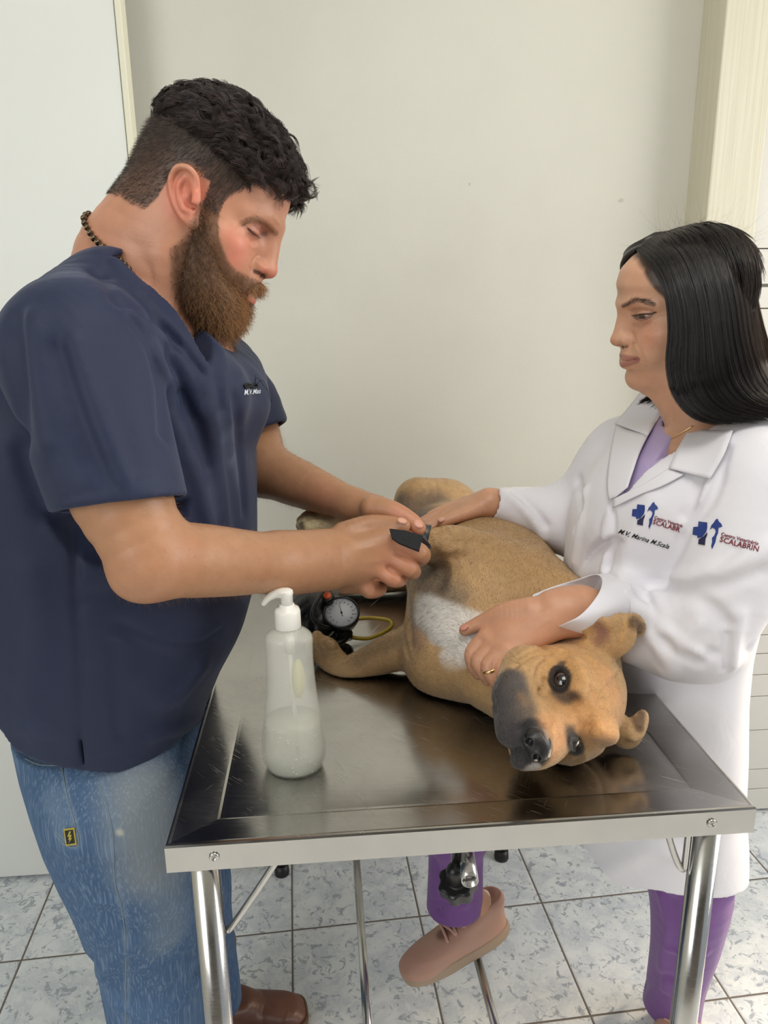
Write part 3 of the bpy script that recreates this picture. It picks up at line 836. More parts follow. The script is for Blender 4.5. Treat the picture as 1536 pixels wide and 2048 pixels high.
# beard and scalp shade on the skin below the hair
def beard_mask(Q):
    """Q in head frame -> 0..1 density of the beard"""
    x, y, z = Q[:, 0], Q[:, 1], Q[:, 2]; ay = np.abs(y)
    top = np.interp(x, [-.005, .014, .020, .042, .0445, .053, .068, .080, .095, .12], [-.030, -.010, .03, .015, .0045, -.0145, -.0316, -.038, -.0365, -.037])
    m = np.clip((top - z) / .006, 0, 1)
    m *= np.clip((x - np.interp(z, [-.12, -.08, -.047, -.02, .016, .04], [.026, .012, .003, .018, .0215, .020])) / .008, 0, 1)
    mouth = ((x - .098) / .014) ** 2 + (y / .021) ** 2 + ((z + .0585) / np.where(z > -.0585, .0055, .0085)) ** 2 < 1
    m[mouth] = 0
    m[(x > .085) & (ay < .016) & (z > -.0365)] = 0
    m *= np.clip((z - np.interp(x, [0, .03, .09], [-.090, -.108, -.135])) / .02, 0, 1)
    return m
def scalp_mask(Q):
    x, y, z = Q[:, 0], Q[:, 1], Q[:, 2]
    lo = np.interp(x, [-.12, -.071, -.05, -.034, -.025, -.020, -.016, .000, .016, .0165, .043, .044, .051, .063, .074, .089, .107, .12], [-.014, -.014, -.0185, -.0180, -.003, .018, .038, .044, .040, .0, .010, .026, .037, .050, .0662, .0705, .068, .069])
    return np.clip((z - lo) / .008 + .3, 0, 1)
head = F.mesh('h', 0.0018)
v, f_, c = head
Q = (v - oH) @ mH
bm = beard_mask(Q)[:, None] * 0.85; c[:] = c * (1 - bm) + V(*rgb(112, 80, 58)) * bm
earzone = (np.abs(Q[:, 1]) > .0715) & (np.abs(Q[:, 0] - .004) < .020) & (Q[:, 2] < .038)
fade = np.clip((Q[:, 2] + .005) / .07, 0.25, 1)
sm_ = (scalp_mask(Q) * ~earzone * (0.74 + .25 * fade))[:, None]; c[:] = c * (1 - sm_) + V(*rgb(62, 50, 44)) * sm_

# near (right) arm
def arm_colors(F, w, col, st=.5): F.paint([w], .05, col, st, .9)
A = Field(SKA)
S1 = at(160, 720, .80); El = at(305, 1118, .715); Wr = at(660, 1118, .935)
A.chain([S1, at(225, 950, .735), El], [.056, .052, .0385], .01, n=5)
A.chain([El, at(400, 1121, .765), at(520, 1125, .845), Wr], [.0385, .0405, .0370, .0285], .02, n=5)
A.chain([at(560, 1122, .875), at(655, 1095, .93)], [.026, .021], .03); A.chain([at(560, 1135, .875), at(655, 1142, .925)], [.026, .023], .03)
A.ell(at(275, 1150, .710), (.024, .022, .022), .02)
A.bump([at(372, 1040, .70), at(365, 1075, .68)], .006, -.004)
# the hand: palm block and fingers
hk = {'i': at(778, 1078, .945), 'm': at(770, 1108, .94), 'r': at(757, 1137, .94), 'p': at(733, 1160, .95)}
for q_ in 'imrp':
    A.chain([Wr, hk[q_]], [.026, .0155], .014)
A.chain([at(700, 1120, .965), at(745, 1115, .975)], [.024, .024], .015)
A.chain([at(690, 1165, .955), at(733, 1168, .955)], [.016, .013], .014)
FI = [([hk['i'], at(840, 1104, .935), at(838, 1120, .975), at(800, 1125, .985)], [.0135, .0118, .0100, .009]),
      ([hk['m'], at(820, 1137, .930), at(822, 1146, .970), at(785, 1148, .985)], [.0135, .0118, .0100, .009]),
      ([hk['r'], at(788, 1158, .930), at(800, 1158, .966), at(765, 1160, .985)], [.0135, .0115, .0098, .009]),
      ([hk['p'], at(738, 1181, .940), at(760, 1178, .965), at(745, 1165, .985)], [.0135, .0110, .0095, .008])]
for p_, r_ in FI: A.chain(p_, r_, .0045, n=4)
for a_, b_ in (((792, 1106, .925), (822, 1122, .918)), ((778, 1136, .925), (797, 1150, .918)), ((752, 1160, .928), (766, 1172, .925))):
    A.bump([at(*a_), at(*b_)], .0032, -.0045)
A.chain([at(690, 1072, .955), at(735, 1052, .960), at(775, 1048, .955), at(808, 1051, .945)], [.020, .0150, .0118, .0092], .010, n=4)
nails(A, at(804, 1047, .941), at(815, 1051, .945) - at(780, 1043, .945), V(.1, -.5, .85), 1.0, rgb(222, 170, 148))
for q_ in 'imrp':
    A.bump([hk[q_] + V(0, -.012, .002)], .008, .0015)
A.bump([at(690, 1105, .92), at(765, 1090, .92)], .004, .0008); A.bump([at(690, 1125, .92), at(760, 1122, .92)], .004, .0008)
A.paint([at(800, 1120, .92), at(770, 1165, .93)], .05, rgb(204, 132, 104), .5, .9)
A.paint([El], .06, rgb(196, 124, 98), .45, .9); A.paint([S1, at(200, 900, .74)], .07, rgb(205, 150, 120), .6, .9)
for q_ in range(26):
    A.paint([at(RNG.uniform(200, 720), RNG.uniform(1030, 1180), RNG.uniform(.69, .9))], RNG.uniform(.01, .02), rgb(170, 108, 76), .25, .8)
arm1 = A.mesh('a', 0.0016)

# far (left) arm
A = Field(SKA)
S2 = at(440, 760, 1.20); E2 = at(520, 935, 1.13); W2 = at(705, 1010, 1.03)
A.chain([S2, at(495, 850, 1.20), E2], [.052, .048, .042], .01, n=4)
A.chain([E2, at(600, 968, 1.09), W2], [.041, .036, .023], .02, n=5)
A.chain([W2, at(755, 1020, 1.005), at(790, 1032, .995)], [.023, .021, .016], .012, n=3)
A.chain([at(745, 1015, .985), at(785, 1022, .972), at(822, 1042, .958), at(838, 1056, .950)], [.017, .0140, .0118, .0095], .010, n=5)     # thumb
nails(A, at(836, 1054, .946), at(843, 1062, .946) - at(815, 1040, .956), V(.15, -.6, .8), 1.05, rgb(226, 176, 158))
for k_, (u0, v0, y0) in enumerate(((812, 1048, 1.03), (806, 1062, 1.025), (798, 1076, 1.015), (788, 1088, 1.01))):
    A.chain([at(770, 1030 + k_ * 4, 1.01), at(u0, v0, y0), at(u0 + 18, v0 + 12, y0 - .012), at(u0 + 14, v0 + 24, y0 - .03)], [.0125, .0105, .0095, .0085], .004, n=4)
for u0 in (752, 760, 768):
    A.bump([at(u0, 1000, .985), at(u0 + 6, 1018, .97), at(u0 + 4, 1034, .97)], .0022, -.0012)
A.bump([at(808, 1028, .955), at(800, 1042, .95)], .002, -.001)
A.paint([at(800, 1030, .96), at(840, 1055, .95)], .03, rgb(206, 134, 108), .5, .9)
A.paint([at(640, 1005, 1.03)], .05, rgb(186, 124, 100), .5, .9)
arm2 = A.mesh('a2', 0.0017)
man = field_obj('person', [head, arm1, arm2], m_skin)
tag(man, 'bearded man in navy scrub top and blue jeans bending over the dog', 'person')

# fine hair on the forearms
for arm_, pa_, pb_ in ((arm1, El, Wr), (arm2, E2, W2)):
    P, Nn, _ = scatter(arm_, 2600, lambda cen, nn: ((cen - pa_) @ norm(pb_ - pa_) > -.04) * ((cen - pb_) @ norm(pb_ - pa_) < .02) * 1.0)
    d = norm(norm(pb_ - pa_) * .8 + V(0, 0, -.5) + Nn * .7 + RNG.normal(0, .4, P.shape)); t = np.linspace(0, 1, 5)[None, :, None]
    S_ = P[:, None] + d[:, None] * t * RNG.uniform(.004, .010, (len(P), 1, 1)) + V(0, 0, -.0015) * t ** 2
    vv, ff, cl = strands(S_, .00006, np.tile(rgb(176, 134, 92), (len(P), 1)) * RNG.uniform(.4, 1.2, (len(P), 1)))
    link('arm_hair', mesh_np('arm_hair', vv, [ff], True, cl), m_beard, man)
# --- scalp hair: a close cap plus strands
C = Field(rgb(34, 28, 26)); C.frame(mH, oH)
zt = [.03, .05, .07, .09, .11, .13, .143, .151]
C.loft(zt, 0, 0, [.098, .1075, .1095, .104, .088, .062, .034, .006], [.086, .0855, .084, .080, .076, .062, .040, .006], [.076, .080, .0805, .077, .068, .052, .032, .005], n=2.25, k=.01)
C.loft([-.05, .05], 0, 0, .2, .2, .2, k=.02, mode='s') if False else None
prism(C, [(.14, -.2, .064), (.14, .2, .064), (.03, 0, -.20)], .001) if False else None
# cut away the part below the hairline
C._push('s', .012, lambda Q: (np.interp(Q[:, 0], [-.12, -.03, .0, .03, .05, .062, .078, .13], [.045, .055, .065, .055, .050, .058, .071, .078]) - Q[:, 2]).astype(np.float32) * -1 * -1 * -1 if False else (Q[:, 2] - np.interp(Q[:, 0], [-.12, -.03, .0, .03, .05, .062, .078, .13], [.088, .082, .078, .070, .064, .066, .0735, .078])).astype(np.float32), oH, .3, mH, oH)
def wav(P):
    Q = (P - oH) @ mH
    w_ = np.clip((Q[:, 0] - .0) / .05, 0, 1) * np.clip((Q[:, 2] - .06) / .03, 0, 1)
    return w_ * .0022 * np.sin(Q[:, 0] * 330 + np.sin(Q[:, 1] * 160) * 1.8 + np.sin(Q[:, 2] * 120)) + .0010 * np.sin(Q[:, 1] * 700 + Q[:, 0] * 200) * w_
C.disp = wav
cap = C.mesh('c', 0.0018)
hp = field_obj('hair', cap, mat_new('scalp_shade', attr=True, rough=.85, spec=.15), man)
# side strands (short clipped)
side = (head[0], head[1], head[2])
def smask(cen, nn):
    Q = (cen - oH) @ mH
    ez = (np.abs(Q[:, 1]) > .071) & (np.abs(Q[:, 0] - .004) < .020) & (Q[:, 2] < .040)
    return (scalp_mask(Q) > .35) * ~ez * 1.0 * (Q[:, 2] < .135)
P, Nn, _ = scatter(side, 20000, smask)
Q = (P - oH) @ mH
flow = norm(np.stack([-.55 + Q[:, 0] * 6, np.zeros(len(Q)), -np.ones(len(Q)) * .75], 1) @ mH.T)
L_ = np.interp(Q[:, 2], [-.02, .03, .07, .10], [.0045, .0075, .011, .015]) * RNG.uniform(.6, 1.2, len(P))
d = norm(flow * 1.0 + Nn * .42 + RNG.normal(0, .22, P.shape))
t = np.linspace(0, 1, 3)[None, :, None]
S_ = P[:, None] + d[:, None] * (L_[:, None, None] * t) - Nn[:, None] * (t ** 2 * L_[:, None, None] * .22)
cc = np.clip(RNG.normal(1, .25, (len(P), 1)), .5, 2) * np.where(RNG.random((len(P), 1)) < .12, 2.2, 1) * V(*rgb(58, 46, 39))
vv, ff, cl = strands(S_, .00016, cc)
link('clipped_hair', mesh_np('clipped_hair', vv, [ff], True, cl), m_hair, hp)
# wavy locks on top, combed forward, glossy
Rp, Rn, _ = scatter(cap, 760, lambda cen, nn: np.interp(((cen - oH) @ mH)[:, 0], [-.09, -.05, 0, .1], [.7, .8, 1, 1.2]) * (((cen - oH) @ mH)[:, 2] > .068))
Ns = 30; n_ = len(Rp); m_ = 14; t = np.linspace(0, 1, m_)
rid = np.repeat(np.arange(n_), Ns)
Qr = (Rp - oH) @ mH
P, Nn = Rp[rid], Rn[rid]; Q = Qr[rid]
ph = RNG.uniform(0, 6.28, n_)[rid]; turn = RNG.normal(0, .35, n_)[rid]
L_ = (np.interp(Qr[:, 0], [-.08, -.03, .03, .1], [.016, .026, .040, .034]) * RNG.uniform(.7, 1.2, n_))[rid] * RNG.uniform(.8, 1.05, n_ * Ns)
fwd = np.stack([np.ones(len(Q)), turn - .35 * np.sign(-Q[:, 1] + .01), -.25 - Q[:, 0] * 7], 1) @ mH.T
fwd = norm(fwd - Nn * np.einsum('ij,ij->i', fwd, Nn)[:, None])
sd = np.cross(Nn, fwd)
amp = np.interp(Q[:, 0], [-.06, -.01, .04], [.0005, .0024, .0036])
wn_ = np.interp(Q[:, 0], [-.06, 0], [3.5, 8.5])
offs = sd * RNG.normal(0, .0030, (len(Q), 1)) + Nn * np.abs(RNG.normal(0, .0014, (len(Q), 1)))
cur_ = 1.0 / .095
down_ = t[None] ** 2 * (L_[:, None] ** 2) * cur_ * .5
S_ = P[:, None] + fwd[:, None] * (L_[:, None] * t[None])[..., None] + offs[:, None] * (1 - .55 * t[None, :, None]) \
    + sd[:, None] * (amp[:, None] * np.sin(t[None] * wn_[:, None] + ph[:, None]))[..., None] \
    + Nn[:, None] * (.0012 + amp[:, None] * .8 * (1 + np.cos(t[None] * wn_[:, None] + ph[:, None])) - down_)[..., None]
cc = (np.clip(RNG.normal(1, .35, n_), .5, 2.2)[rid] * np.clip(RNG.normal(1, .2, len(Q)), .5, 2))[:, None] * V(*rgb(60, 48, 45))
vv, ff, cl = strands(S_, .00026, cc, taper=True)
link('wavy_hair', mesh_np('wavy_hair', vv, [ff], True, cl), m_hair, hp)
# --- beard: a soft volume and strands
Bf = Field(rgb(96, 70, 52)); Bf.frame(mH, oH)
Bf.loft([-.122, -.11, -.09, -.07, -.05, -.035, -.02, -.005, .008], [.055, .052, .05, .045, .035, .032, .028, .026, .024], 0, [.022, .038, .049, .051, .045, .036, .025, .016, .004], [.018, .030, .036, .036, .030, .024, .018, .012, .004], [.030, .046, .060, .066, .0665, .0675, .070, .0715, .070], n=2.4, k=.01)
def face_cut(Q): return (.5 - beard_mask(Q)).astype(np.float32) * .01
Bf.ell((.094, 0, -.0585), (.018, .020, .0085), .006, mode='s')
Bf.ell((.11, 0, -.03), (.03, .030, .0105), .006, mode='s')
Bf.ell((.085, -.055, -.008), (.030, .035, .032), .010, mode='s'); Bf.ell((.085, .055, -.008), (.030, .035, .032), .010, mode='s')
Bf.chain([(.097, -.020, -.049), (.102, -.008, -.0445), (.102, .008, -.0445), (.097, .020, -.049)], [.004, .005, .005, .004], .006)
Bf.disp = lambda P: (.0016 * np.sin(P[:, 0] * 400 + 3 * np.sin(P[:, 2] * 210)) * np.sin(P[:, 2] * 330 + P[:, 1] * 260))
bvol = Bf.mesh('b', 0.0022)
bo = field_obj('beard', bvol, m_beard, man)
def curls(P, Nn, L_, down, curl, colr, rad, m_=7):
    t = np.linspace(0, 1, m_)
    d = norm(down + Nn * .55 + RNG.normal(0, .28, P.shape)); s1 = norm(np.cross(d, RNG.normal(0, 1, P.shape))); s2 = np.cross(d, s1)
    ph = RNG.uniform(0, 6.28, len(P)); fr_ = RNG.uniform(3.5, 8, len(P))
    a_ = (curl * RNG.uniform(.4, 1.4, len(P)))[:, None] * t[None] ** .6
    S_ = P[:, None] + d[:, None] * (L_[:, None] * t[None])[..., None] + s1[:, None] * (a_ * (np.sin(fr_[:, None] * t[None] + ph[:, None]) - np.sin(ph)[:, None]))[..., None] + s2[:, None] * (a_ * (np.cos(fr_[:, None] * t[None] + ph[:, None]) - np.cos(ph)[:, None]))[..., None]
    return strands(S_, rad, colr)
P, Nn, _ = scatter(bvol, 15000, lambda cen, nn: np.ones(len(cen)))
Q = (P - oH) @ mH
down = norm(np.stack([.35 + Q[:, 0] * 3, Q[:, 1] * 3, -np.ones(len(Q))], 1) @ mH.T)
L_ = np.interp(Q[:, 2], [-.12, -.07, -.03, .01], [.014, .012, .009, .005]) * RNG.uniform(.6, 1.3, len(P))
tipc = np.clip((Q[:, 0] - .03) / .07, 0, 1)[:, None]
cc = (V(*rgb(98, 72, 54)) * (1 - tipc) + V(*rgb(178, 132, 88)) * tipc) * np.clip(RNG.normal(1, .35, (len(P), 1)), .35, 2.2)
vv, ff, cl = curls(P, Nn, L_, down, .0022, cc, .00020)
link('beard_strands', mesh_np('beard_strands', vv, [ff], True, cl), m_beard, bo)
P, Nn, _ = scatter(head, 4500, lambda cen, nn: (beard_mask((cen - oH) @ mH) > .3) * 1.0)
Q = (P - oH) @ mH
down = norm(np.stack([.25 + Q[:, 0] * 2, Q[:, 1] * 3, -np.ones(len(Q))], 1) @ mH.T)
cc = V(*rgb(128, 92, 64)) * np.clip(RNG.normal(1, .35, (len(P), 1)), .35, 2.2)
vv, ff, cl = curls(P, Nn, RNG.uniform(.005, .010, len(P)), down, .0014, cc, .00018, 5)
link('stubble', mesh_np('stubble', vv, [ff], True, cl), m_beard, bo)
# eyebrows and lashes
def brow_strands(M, o, pts, n, L0, col, wid=.0035, lift=.0012, fwd=(0, 0, 1)):
    c = catmull(np.array(pts, float), 8); i = RNG.random(n) * (len(c) - 2.5); k = i.astype(int); fr_ = (i - k)[:, None]
    p = c[k] * (1 - fr_) + c[k + 1] * fr_; tg = norm(c[k + 1] - c[k])
    p = p + RNG.normal(0, 1, (n, 1)) * V(*fwd) * wid * .5
    d = norm(tg + V(*fwd) * RNG.normal(.25, .2, (n, 1)) + V(1, 0, 0) * .12)
    t = np.linspace(0, 1, 4)[None, :, None]
    S_ = p[:, None] + d[:, None] * t * L0 * RNG.uniform(.6, 1.2, (n, 1, 1))
    S_ = o + S_ @ M.T
    return strands(S_, .00017, np.tile(col, (n, 1)) * RNG.uniform(.6, 1.5, (n, 1)))
def px_local(bv, M, o, pts, lift=.0006):
    q = np.array([onto(bv, u, v, lift)[0] for u, v in pts]); l = (q - o) @ M; sg = np.sign(l[-1, 1])
    return lambda s: [tuple(p * V(1, s * sg, 1)) for p in l]
BROWM = px_local(hb_, mH, oH, [(551, 466), (540, 455), (528, 445), (514, 438), (499, 439), (485, 446)])
LIDM = px_local(hb_, mH, oH, [(520, 476), (512, 471), (504, 465), (497, 458)])
prt = []
for s in (-1, 1):
    prt.append(brow_strands(mH, oH, BROWM(s), 240, .0070, rgb(138, 98, 70), .006))
    prt.append(brow_strands(mH, oH, LIDM(s), 45, .006, rgb(60, 38, 28), .0005, fwd=(.6, 0, -.6)))
for i_ in (0, 2): 
    v_, f2, c2 = prt[i_]; link('eyebrow', mesh_np('eyebrow', v_, [f2], True, c2), m_beard, man)
    v_, f2, c2 = prt[i_ + 1]; link('eyelashes', mesh_np('eyelashes', v_, [f2], True, c2), m_beard, man)

# --- the V-neck scrub top
NV = rgb(28, 36, 63)
m_scrub, N, L, b = node_mat('navy_cloth')
at_ = N.new('ShaderNodeAttribute'); at_.attribute_name = 'Col'; tc = N.new('ShaderNodeTexCoord')
n1 = noise(N, L, tc.outputs['Object'], 9.0, 4)
L.new(mixc(N, L, mnode(N, L, 'MULTIPLY', ramp(N, L, n1, .55, .8), .25), at_.outputs['Color'], rgb(70, 84, 118)), b.inputs['Base Color'])
b.inputs['Roughness'].default_value = 0.62; b.inputs['Sheen Weight'].default_value = 0.14; b.inputs['Specular IOR Level'].default_value = 0.35
b.inputs['Sheen Tint'].default_value = (0.6, 0.7, 1.0, 1)
wv = noise(N, L, tc.outputs['Object'], 900, 2); fo = noise(N, L, tc.outputs['Object'], 12, 3, .5, 0.6)
bumpn(N, L, b, mnode(N, L, 'ADD', mnode(N, L, 'MULTIPLY', wv, .10), mnode(N, L, 'MULTIPLY', fo, 1.6)), 0.55, 0.0035)
G = Field(NV)
YC = 0.975
def xs(u, v, y=YC): return at(u, v, y)[0]
def zs_(v, u=300, y=YC): return at(u, v, y)[2]
lv = [1560, 1500, 1420, 1340, 1270, 1180, 1080, 980, 880, 800, 740, 690, 640, 600]
xf = [330, 392, 418, 450, 488, 512, 515, 514, 512, 500, 488, 462, 420, 370]
zz = [zs_(v_) for v_ in lv]; front = [xs(u_, v_, 1.0) for u_, v_ in zip(xf, lv)]
front[0] = front[1] - .012
cxx = [-.405, -.405, -.405, -.405, -.400, -.395, -.392, -.388, -.382, -.376, -.368, -.36, -.35, -.33]
bkr = [.105, .118, .138, .155, .17, .18, .19, .20, .20, .19, .175, .15, .115, .07]
yn = [.190, .195, .20, .202, .204, .205, .206, .207, .205, .195, .175, .145, .105, .065]
G.loft(zz, cxx, YC, np.array(front) - np.array(cxx), bkr, yn, n=2.3, k=.02, cap=.008)
# shoulders and back of the neck
shN = at(135, 650, .80); shF = V(-.315, 1.165, 1.385)
G.chain([at(186, 585, .91), at(158, 650, .84), at(155, 705, .785)], [.044, .060, .073], .04, n=4)
G.chain([V(-.36, 1.0, 1.47), V(-.335, 1.09, 1.445), shF], [.045, .055, .068], .05, n=4)
G.ell(at(112, 742, .93), (.105, .12, .080), .05)
G.chain([at(232, 560, .90), at(298, 655, .875), at(352, 722, .885), at(400, 790, .90)], [.036, .044, .05, .06], .03, n=4)
G.chain([V(-.30, 1.06, 1.455), at(452, 735, 1.05), at(450, 800, .98)], [.036, .044, .06], .03, n=4)
# near sleeve
e0, e1 = at(165, 720, .775), at(242, 1010, .728)
G.chain([e0, at(196, 850, .748), e1], [.076, .0715, .0665], .03, n=5)
sd_ = norm(e1 - e0)
G.frame(None, (0, 0, 0))
def plane_cut(Fd, p, n, k=.003, R=.12):
    M = np.stack([norm(np.cross(n, V(0.3, 1, 0.1))), norm(np.cross(n, np.cross(n, V(0.3, 1, 0.1)))), norm(n)], 1)
    Fd._push('s', k, lambda Q: np.maximum(-Q[:, 2], np.sqrt((Q ** 2).sum(1)) - R).astype(np.float32), p, R, M, p)
hemn = norm(at(246, 1010, .728) - at(200, 850, .748) + V(-.012, 0, 0))
plane_cut(G, at(246, 1008, .728), hemn, R=.11)
G.chain([at(212, 900, .745), at(262, 1070, .722)], [.050, .0635], .003, 's')
# far sleeve
G.chain([shF, at(470, 790, 1.185), at(505, 850, 1.175)], [.066, .060, .056], .03, n=4)
plane_cut(G, at(512, 872, 1.172), norm(at(512, 872, 1.172) - at(470, 790, 1.185)), R=.09)
G.chain([at(490, 830, 1.18), at(530, 905, 1.165)], [.043, .052], .003, 's')
# neck opening: round the neck and a V down the chest
fold, tint, bv_ = folder(G)
G.chain([hw(-.045, 0, -.02), at(262, 560, .965)], [.055, .060], .016, 's')
VB = onto(bv_, 418, 734, 0)[0]; VA = onto(bv_, 219, 514, 0)[0]
prism(G, [VB, VA, V(VA[0], 2 * .965 - VA[1], VA[2])], .14, .004, 's')
G.chain([at(175, 486, .965), at(240, 455, .965)], [.022, .04], .006, 's')
# folds
fold([(148, 690, .70), (175, 780, .68), (205, 860, .67), (243, 955, .66)], .010, 0.0083)
fold([(120, 700, .72), (150, 800, .69), (185, 900, .67), (215, 960, .66)], .012, -0.0067)
fold([(200, 545, .86), (250, 610, .80), (300, 690, .76), (322, 770, .745), (330, 860, .745)], .010, -0.0112)
fold([(215, 560, .84), (275, 640, .79), (318, 720, .76), (345, 800, .77)], .009, 0.0090)
fold([(258, 620, .84), (330, 680, .84), (372, 745, .86), (400, 820, .86)], .008, 0.0067)
fold([(235, 600, .84), (300, 640, .84), (350, 690, .85)], .007, -0.0067)
fold([(345, 830, .80), (372, 900, .82), (395, 960, .84), (420, 1060, .86)], .010, 0.0075)
fold([(360, 790, .80), (392, 850, .84), (412, 930, .86)], .008, -0.0060)
fold([(232, 520, .87), (300, 600, .86), (352, 660, .88), (412, 735, .92)], .006, 0.0045)
fold([(408, 770, .92), (425, 860, .93), (440, 960, .93), (455, 1080, .94)], .010, 0.0060)
fold([(470, 800, .97), (480, 900, .97), (490, 1020, .97)], .009, -0.0060)
fold([(440, 700, .98), (452, 800, .96), (462, 900, .95)], .008, 0.0045)
fold([(30, 650, .80), (38, 760, .77), (50, 900, .76), (90, 1020, .76)], .014, -0.0105)
fold([(60, 640, .80), (75, 760, .74), (95, 880, .72)], .012, 0.0075)
fold([(170, 1200, .77), (300, 1180, .77), (430, 1210, .82), (500, 1180, .9)], .012, -0.0060)
fold([(150, 1060, .78), (152, 1200, .77), (160, 1380, .78), (156, 1530, .79)], .005, -0.0060)
fold([(240, 1250, .78), (330, 1290, .80), (400, 1290, .84), (440, 1265, .88)], .007, -0.0053)
fold([(225, 1290, .78), (228, 1380, .78), (240, 1470, .79)], .006, -0.0045)
fold([(310, 1470, .80), (370, 1450, .84), (410, 1430, .88)], .010, 0.0075)
fold([(280, 1350, .79), (340, 1400, .82), (400, 1340, .86)], .016, 0.0060)
fold([(60, 1150, .80), (80, 1300, .79), (60, 1450, .80)], .02, 0.0060)
# hem stitches, neckline binding, chalky marks
fold([(131, 998), (200, 978), (270, 963), (348, 958)], .0022, -.0016)
fold([(195, 505), (186, 545), (183, 600)], .0022, -.0018); fold([(186, 545), (212, 520)], .0022, -.0018)
fold([(214, 528), (262, 585), (320, 652), (408, 752)], .0022, -.0018)
fold([(445, 690), (442, 760), (438, 795)], .0022, -.0018)
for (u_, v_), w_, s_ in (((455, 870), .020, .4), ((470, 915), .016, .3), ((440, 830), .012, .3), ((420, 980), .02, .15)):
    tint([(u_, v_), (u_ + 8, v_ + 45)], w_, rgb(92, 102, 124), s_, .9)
# scalloped lower hem with side vent
_hp = np.array([at(u_, v_, y_) for u_, v_, y_ in ((-60, 1330, .80), (0, 1425, .80), (40, 1490, .79), (95, 1522, .78), (157, 1545, .775), (230, 1562, .78), (330, 1546, .80), (385, 1502, .87), (412, 1440, .95))])
def hemfn(Q):
    return (Q[:, 2] - np.interp(Q[:, 0], _hp[:, 0], _hp[:, 2])).astype(np.float32)
G._push('s', .002, hemfn, V(-.4, 1, .85), .5, None, None)
vent = at(157, 1500, .775)
G.box(vent + V(0, 0, -.02), (.0012, .03, .045), .0005, .001, (0, 4, 0), mode='s')
top_parts = G.mesh('top', 0.0035)
scrub = field_obj('scrub_top', top_parts, m_scrub, man)
scrub_bvh = bvh_of(top_parts)

# --- beads around the neck
m_bead = bpy.data.materials.new('bead'); m_bead.use_nodes = True
N = m_bead.node_tree.nodes; L = m_bead.node_tree.links; b = N['Principled BSDF']
tc = N.new('ShaderNodeTexCoord'); w1 = noise(N, L, tc.outputs['Object'], 170, 2, .5, 1.5)
L.new(mixc(N, L, ramp(N, L, w1, .46, .60), rgb(38, 26, 18), rgb(150, 118, 68)), b.inputs['Base Color']); b.inputs['Roughness'].default_value = 0.2
neck = empty('bead_necklace'); neck.parent = man
hp_ = [at(203, 452, .965), at(210, 480, .93), at(236, 514, .895), at(260, 545, .875), at(310, 610, .865), at(368, 650, .885), at(398, 690, .905), at(412, 722, .925), at(412, 700, .94), at(392, 660, .955), at(384, 630, .965)]
hp_ = catmull(np.array(hp_), 30); seg = np.linalg.norm(np.diff(hp_, axis=0), axis=1); cum = np.concatenate([[0], np.cumsum(seg)])
nbd = int(cum[-1] / .0078); skin_bvh = bvh_of([head])
prof = [(0.0001, -.0038), (.002, -.0035), (.0034, -.0022), (.0039, 0), (.0034, .0022), (.002, .0035), (.0001, .0038)]
bm0 = lathe_obj('bead', prof, (0, 0, 0), m_bead, neck, sides=16)
for i in range(nbd):
    s_ = (i + .5) / nbd * cum[-1]; p = np.array([np.interp(s_, cum, hp_[:, k_]) for k_ in range(3)])
    q_, n_v, _, dist = skin_bvh.find_nearest(Vector(p))
    n_v = np.array(n_v); n_v = n_v if n_v @ (CPOS - p) > -0.2 else n_v
    if i < nbd * .78: p = np.array(q_) + n_v * .0036
    tdir = norm(np.array([np.interp(s_ + .004, cum, hp_[:, k_]) - np.interp(s_ - .004, cum, hp_[:, k_]) for k_ in range(3)]))
    o = bm0 if i == 0 else bm0.copy()
    if i: COL.objects.link(o); o.parent = neck
    o.location = p; o.rotation_mode = 'QUATERNION'; o.rotation_quaternion = Vector(tdir).to_track_quat('Z', 'Y')
    o.scale = (RNG.uniform(.9, 1.05),) * 3

# --- jeans
m_jean, N, L, b = node_mat('denim')
at_ = N.new('ShaderNodeAttribute'); at_.attribute_name = 'Col'; tc = N.new('ShaderNodeTexCoord')
mp = N.new('ShaderNodeMapping'); mp.inputs['Scale'].default_value = (420, 420, 14); L.new(tc.outputs['Object'], mp.inputs['Vector'])
st = noise(N, L, mp.outputs['Vector'], 1.0, 3); n2 = noise(N, L, tc.outputs['Object'], 500, 2); n3 = noise(N, L, tc.outputs['Object'], 14, 4, .6)
c = mixc(N, L, mnode(N, L, 'MULTIPLY', ramp(N, L, st, .48, .68), .34), at_.outputs['Color'], rgb(150, 170, 190))
c = mixc(N, L, mnode(N, L, 'MULTIPLY', ramp(N, L, n3, .5, .75), .12), c, rgb(140, 158, 172))
L.new(c, b.inputs['Base Color']); b.inputs['Roughness'].default_value = .8; b.inputs['Specular IOR Level'].default_value = .2
bumpn(N, L, b, mnode(N, L, 'ADD', mnode(N, L, 'MULTIPLY', st, .25), mnode(N, L, 'ADD', mnode(N, L, 'MULTIPLY', n2, .15), mnode(N, L, 'MULTIPLY', n3, .7))), .5, .003)
J = Field(rgb(72, 98, 132))
lj = [1800, 1740, 1680, 1620, 1560, 1500, 1440]; uj = [172, 160, 128, 98, 74, 50, 30]
zj = [zs_(v_, 150, .93) for v_ in lj]; bj = [-.385 - at(u_, v_, .93)[0] for u_, v_ in zip(uj, lj)]
J.loft(zj, -.385, .965, [.08, .10, .105, .11, .112, .11, .10], bj, [.14, .16, .17, .175, .175, .17, .16], n=2.2, k=.03)
hipN = at(245, 1600, .85); knN = at(296, 1900, .90); anN = V(knN[0] + .005, knN[1] + .01, .09)
hipF = V(-.385, 1.06, .78); knF = at(388, 1840, 1.13); anF = at(425, 1995, 1.19)
J.chain([hipN, at(288, 1740, .87), knN, anN], [.095, .084, .074, .066], .03, n=5)
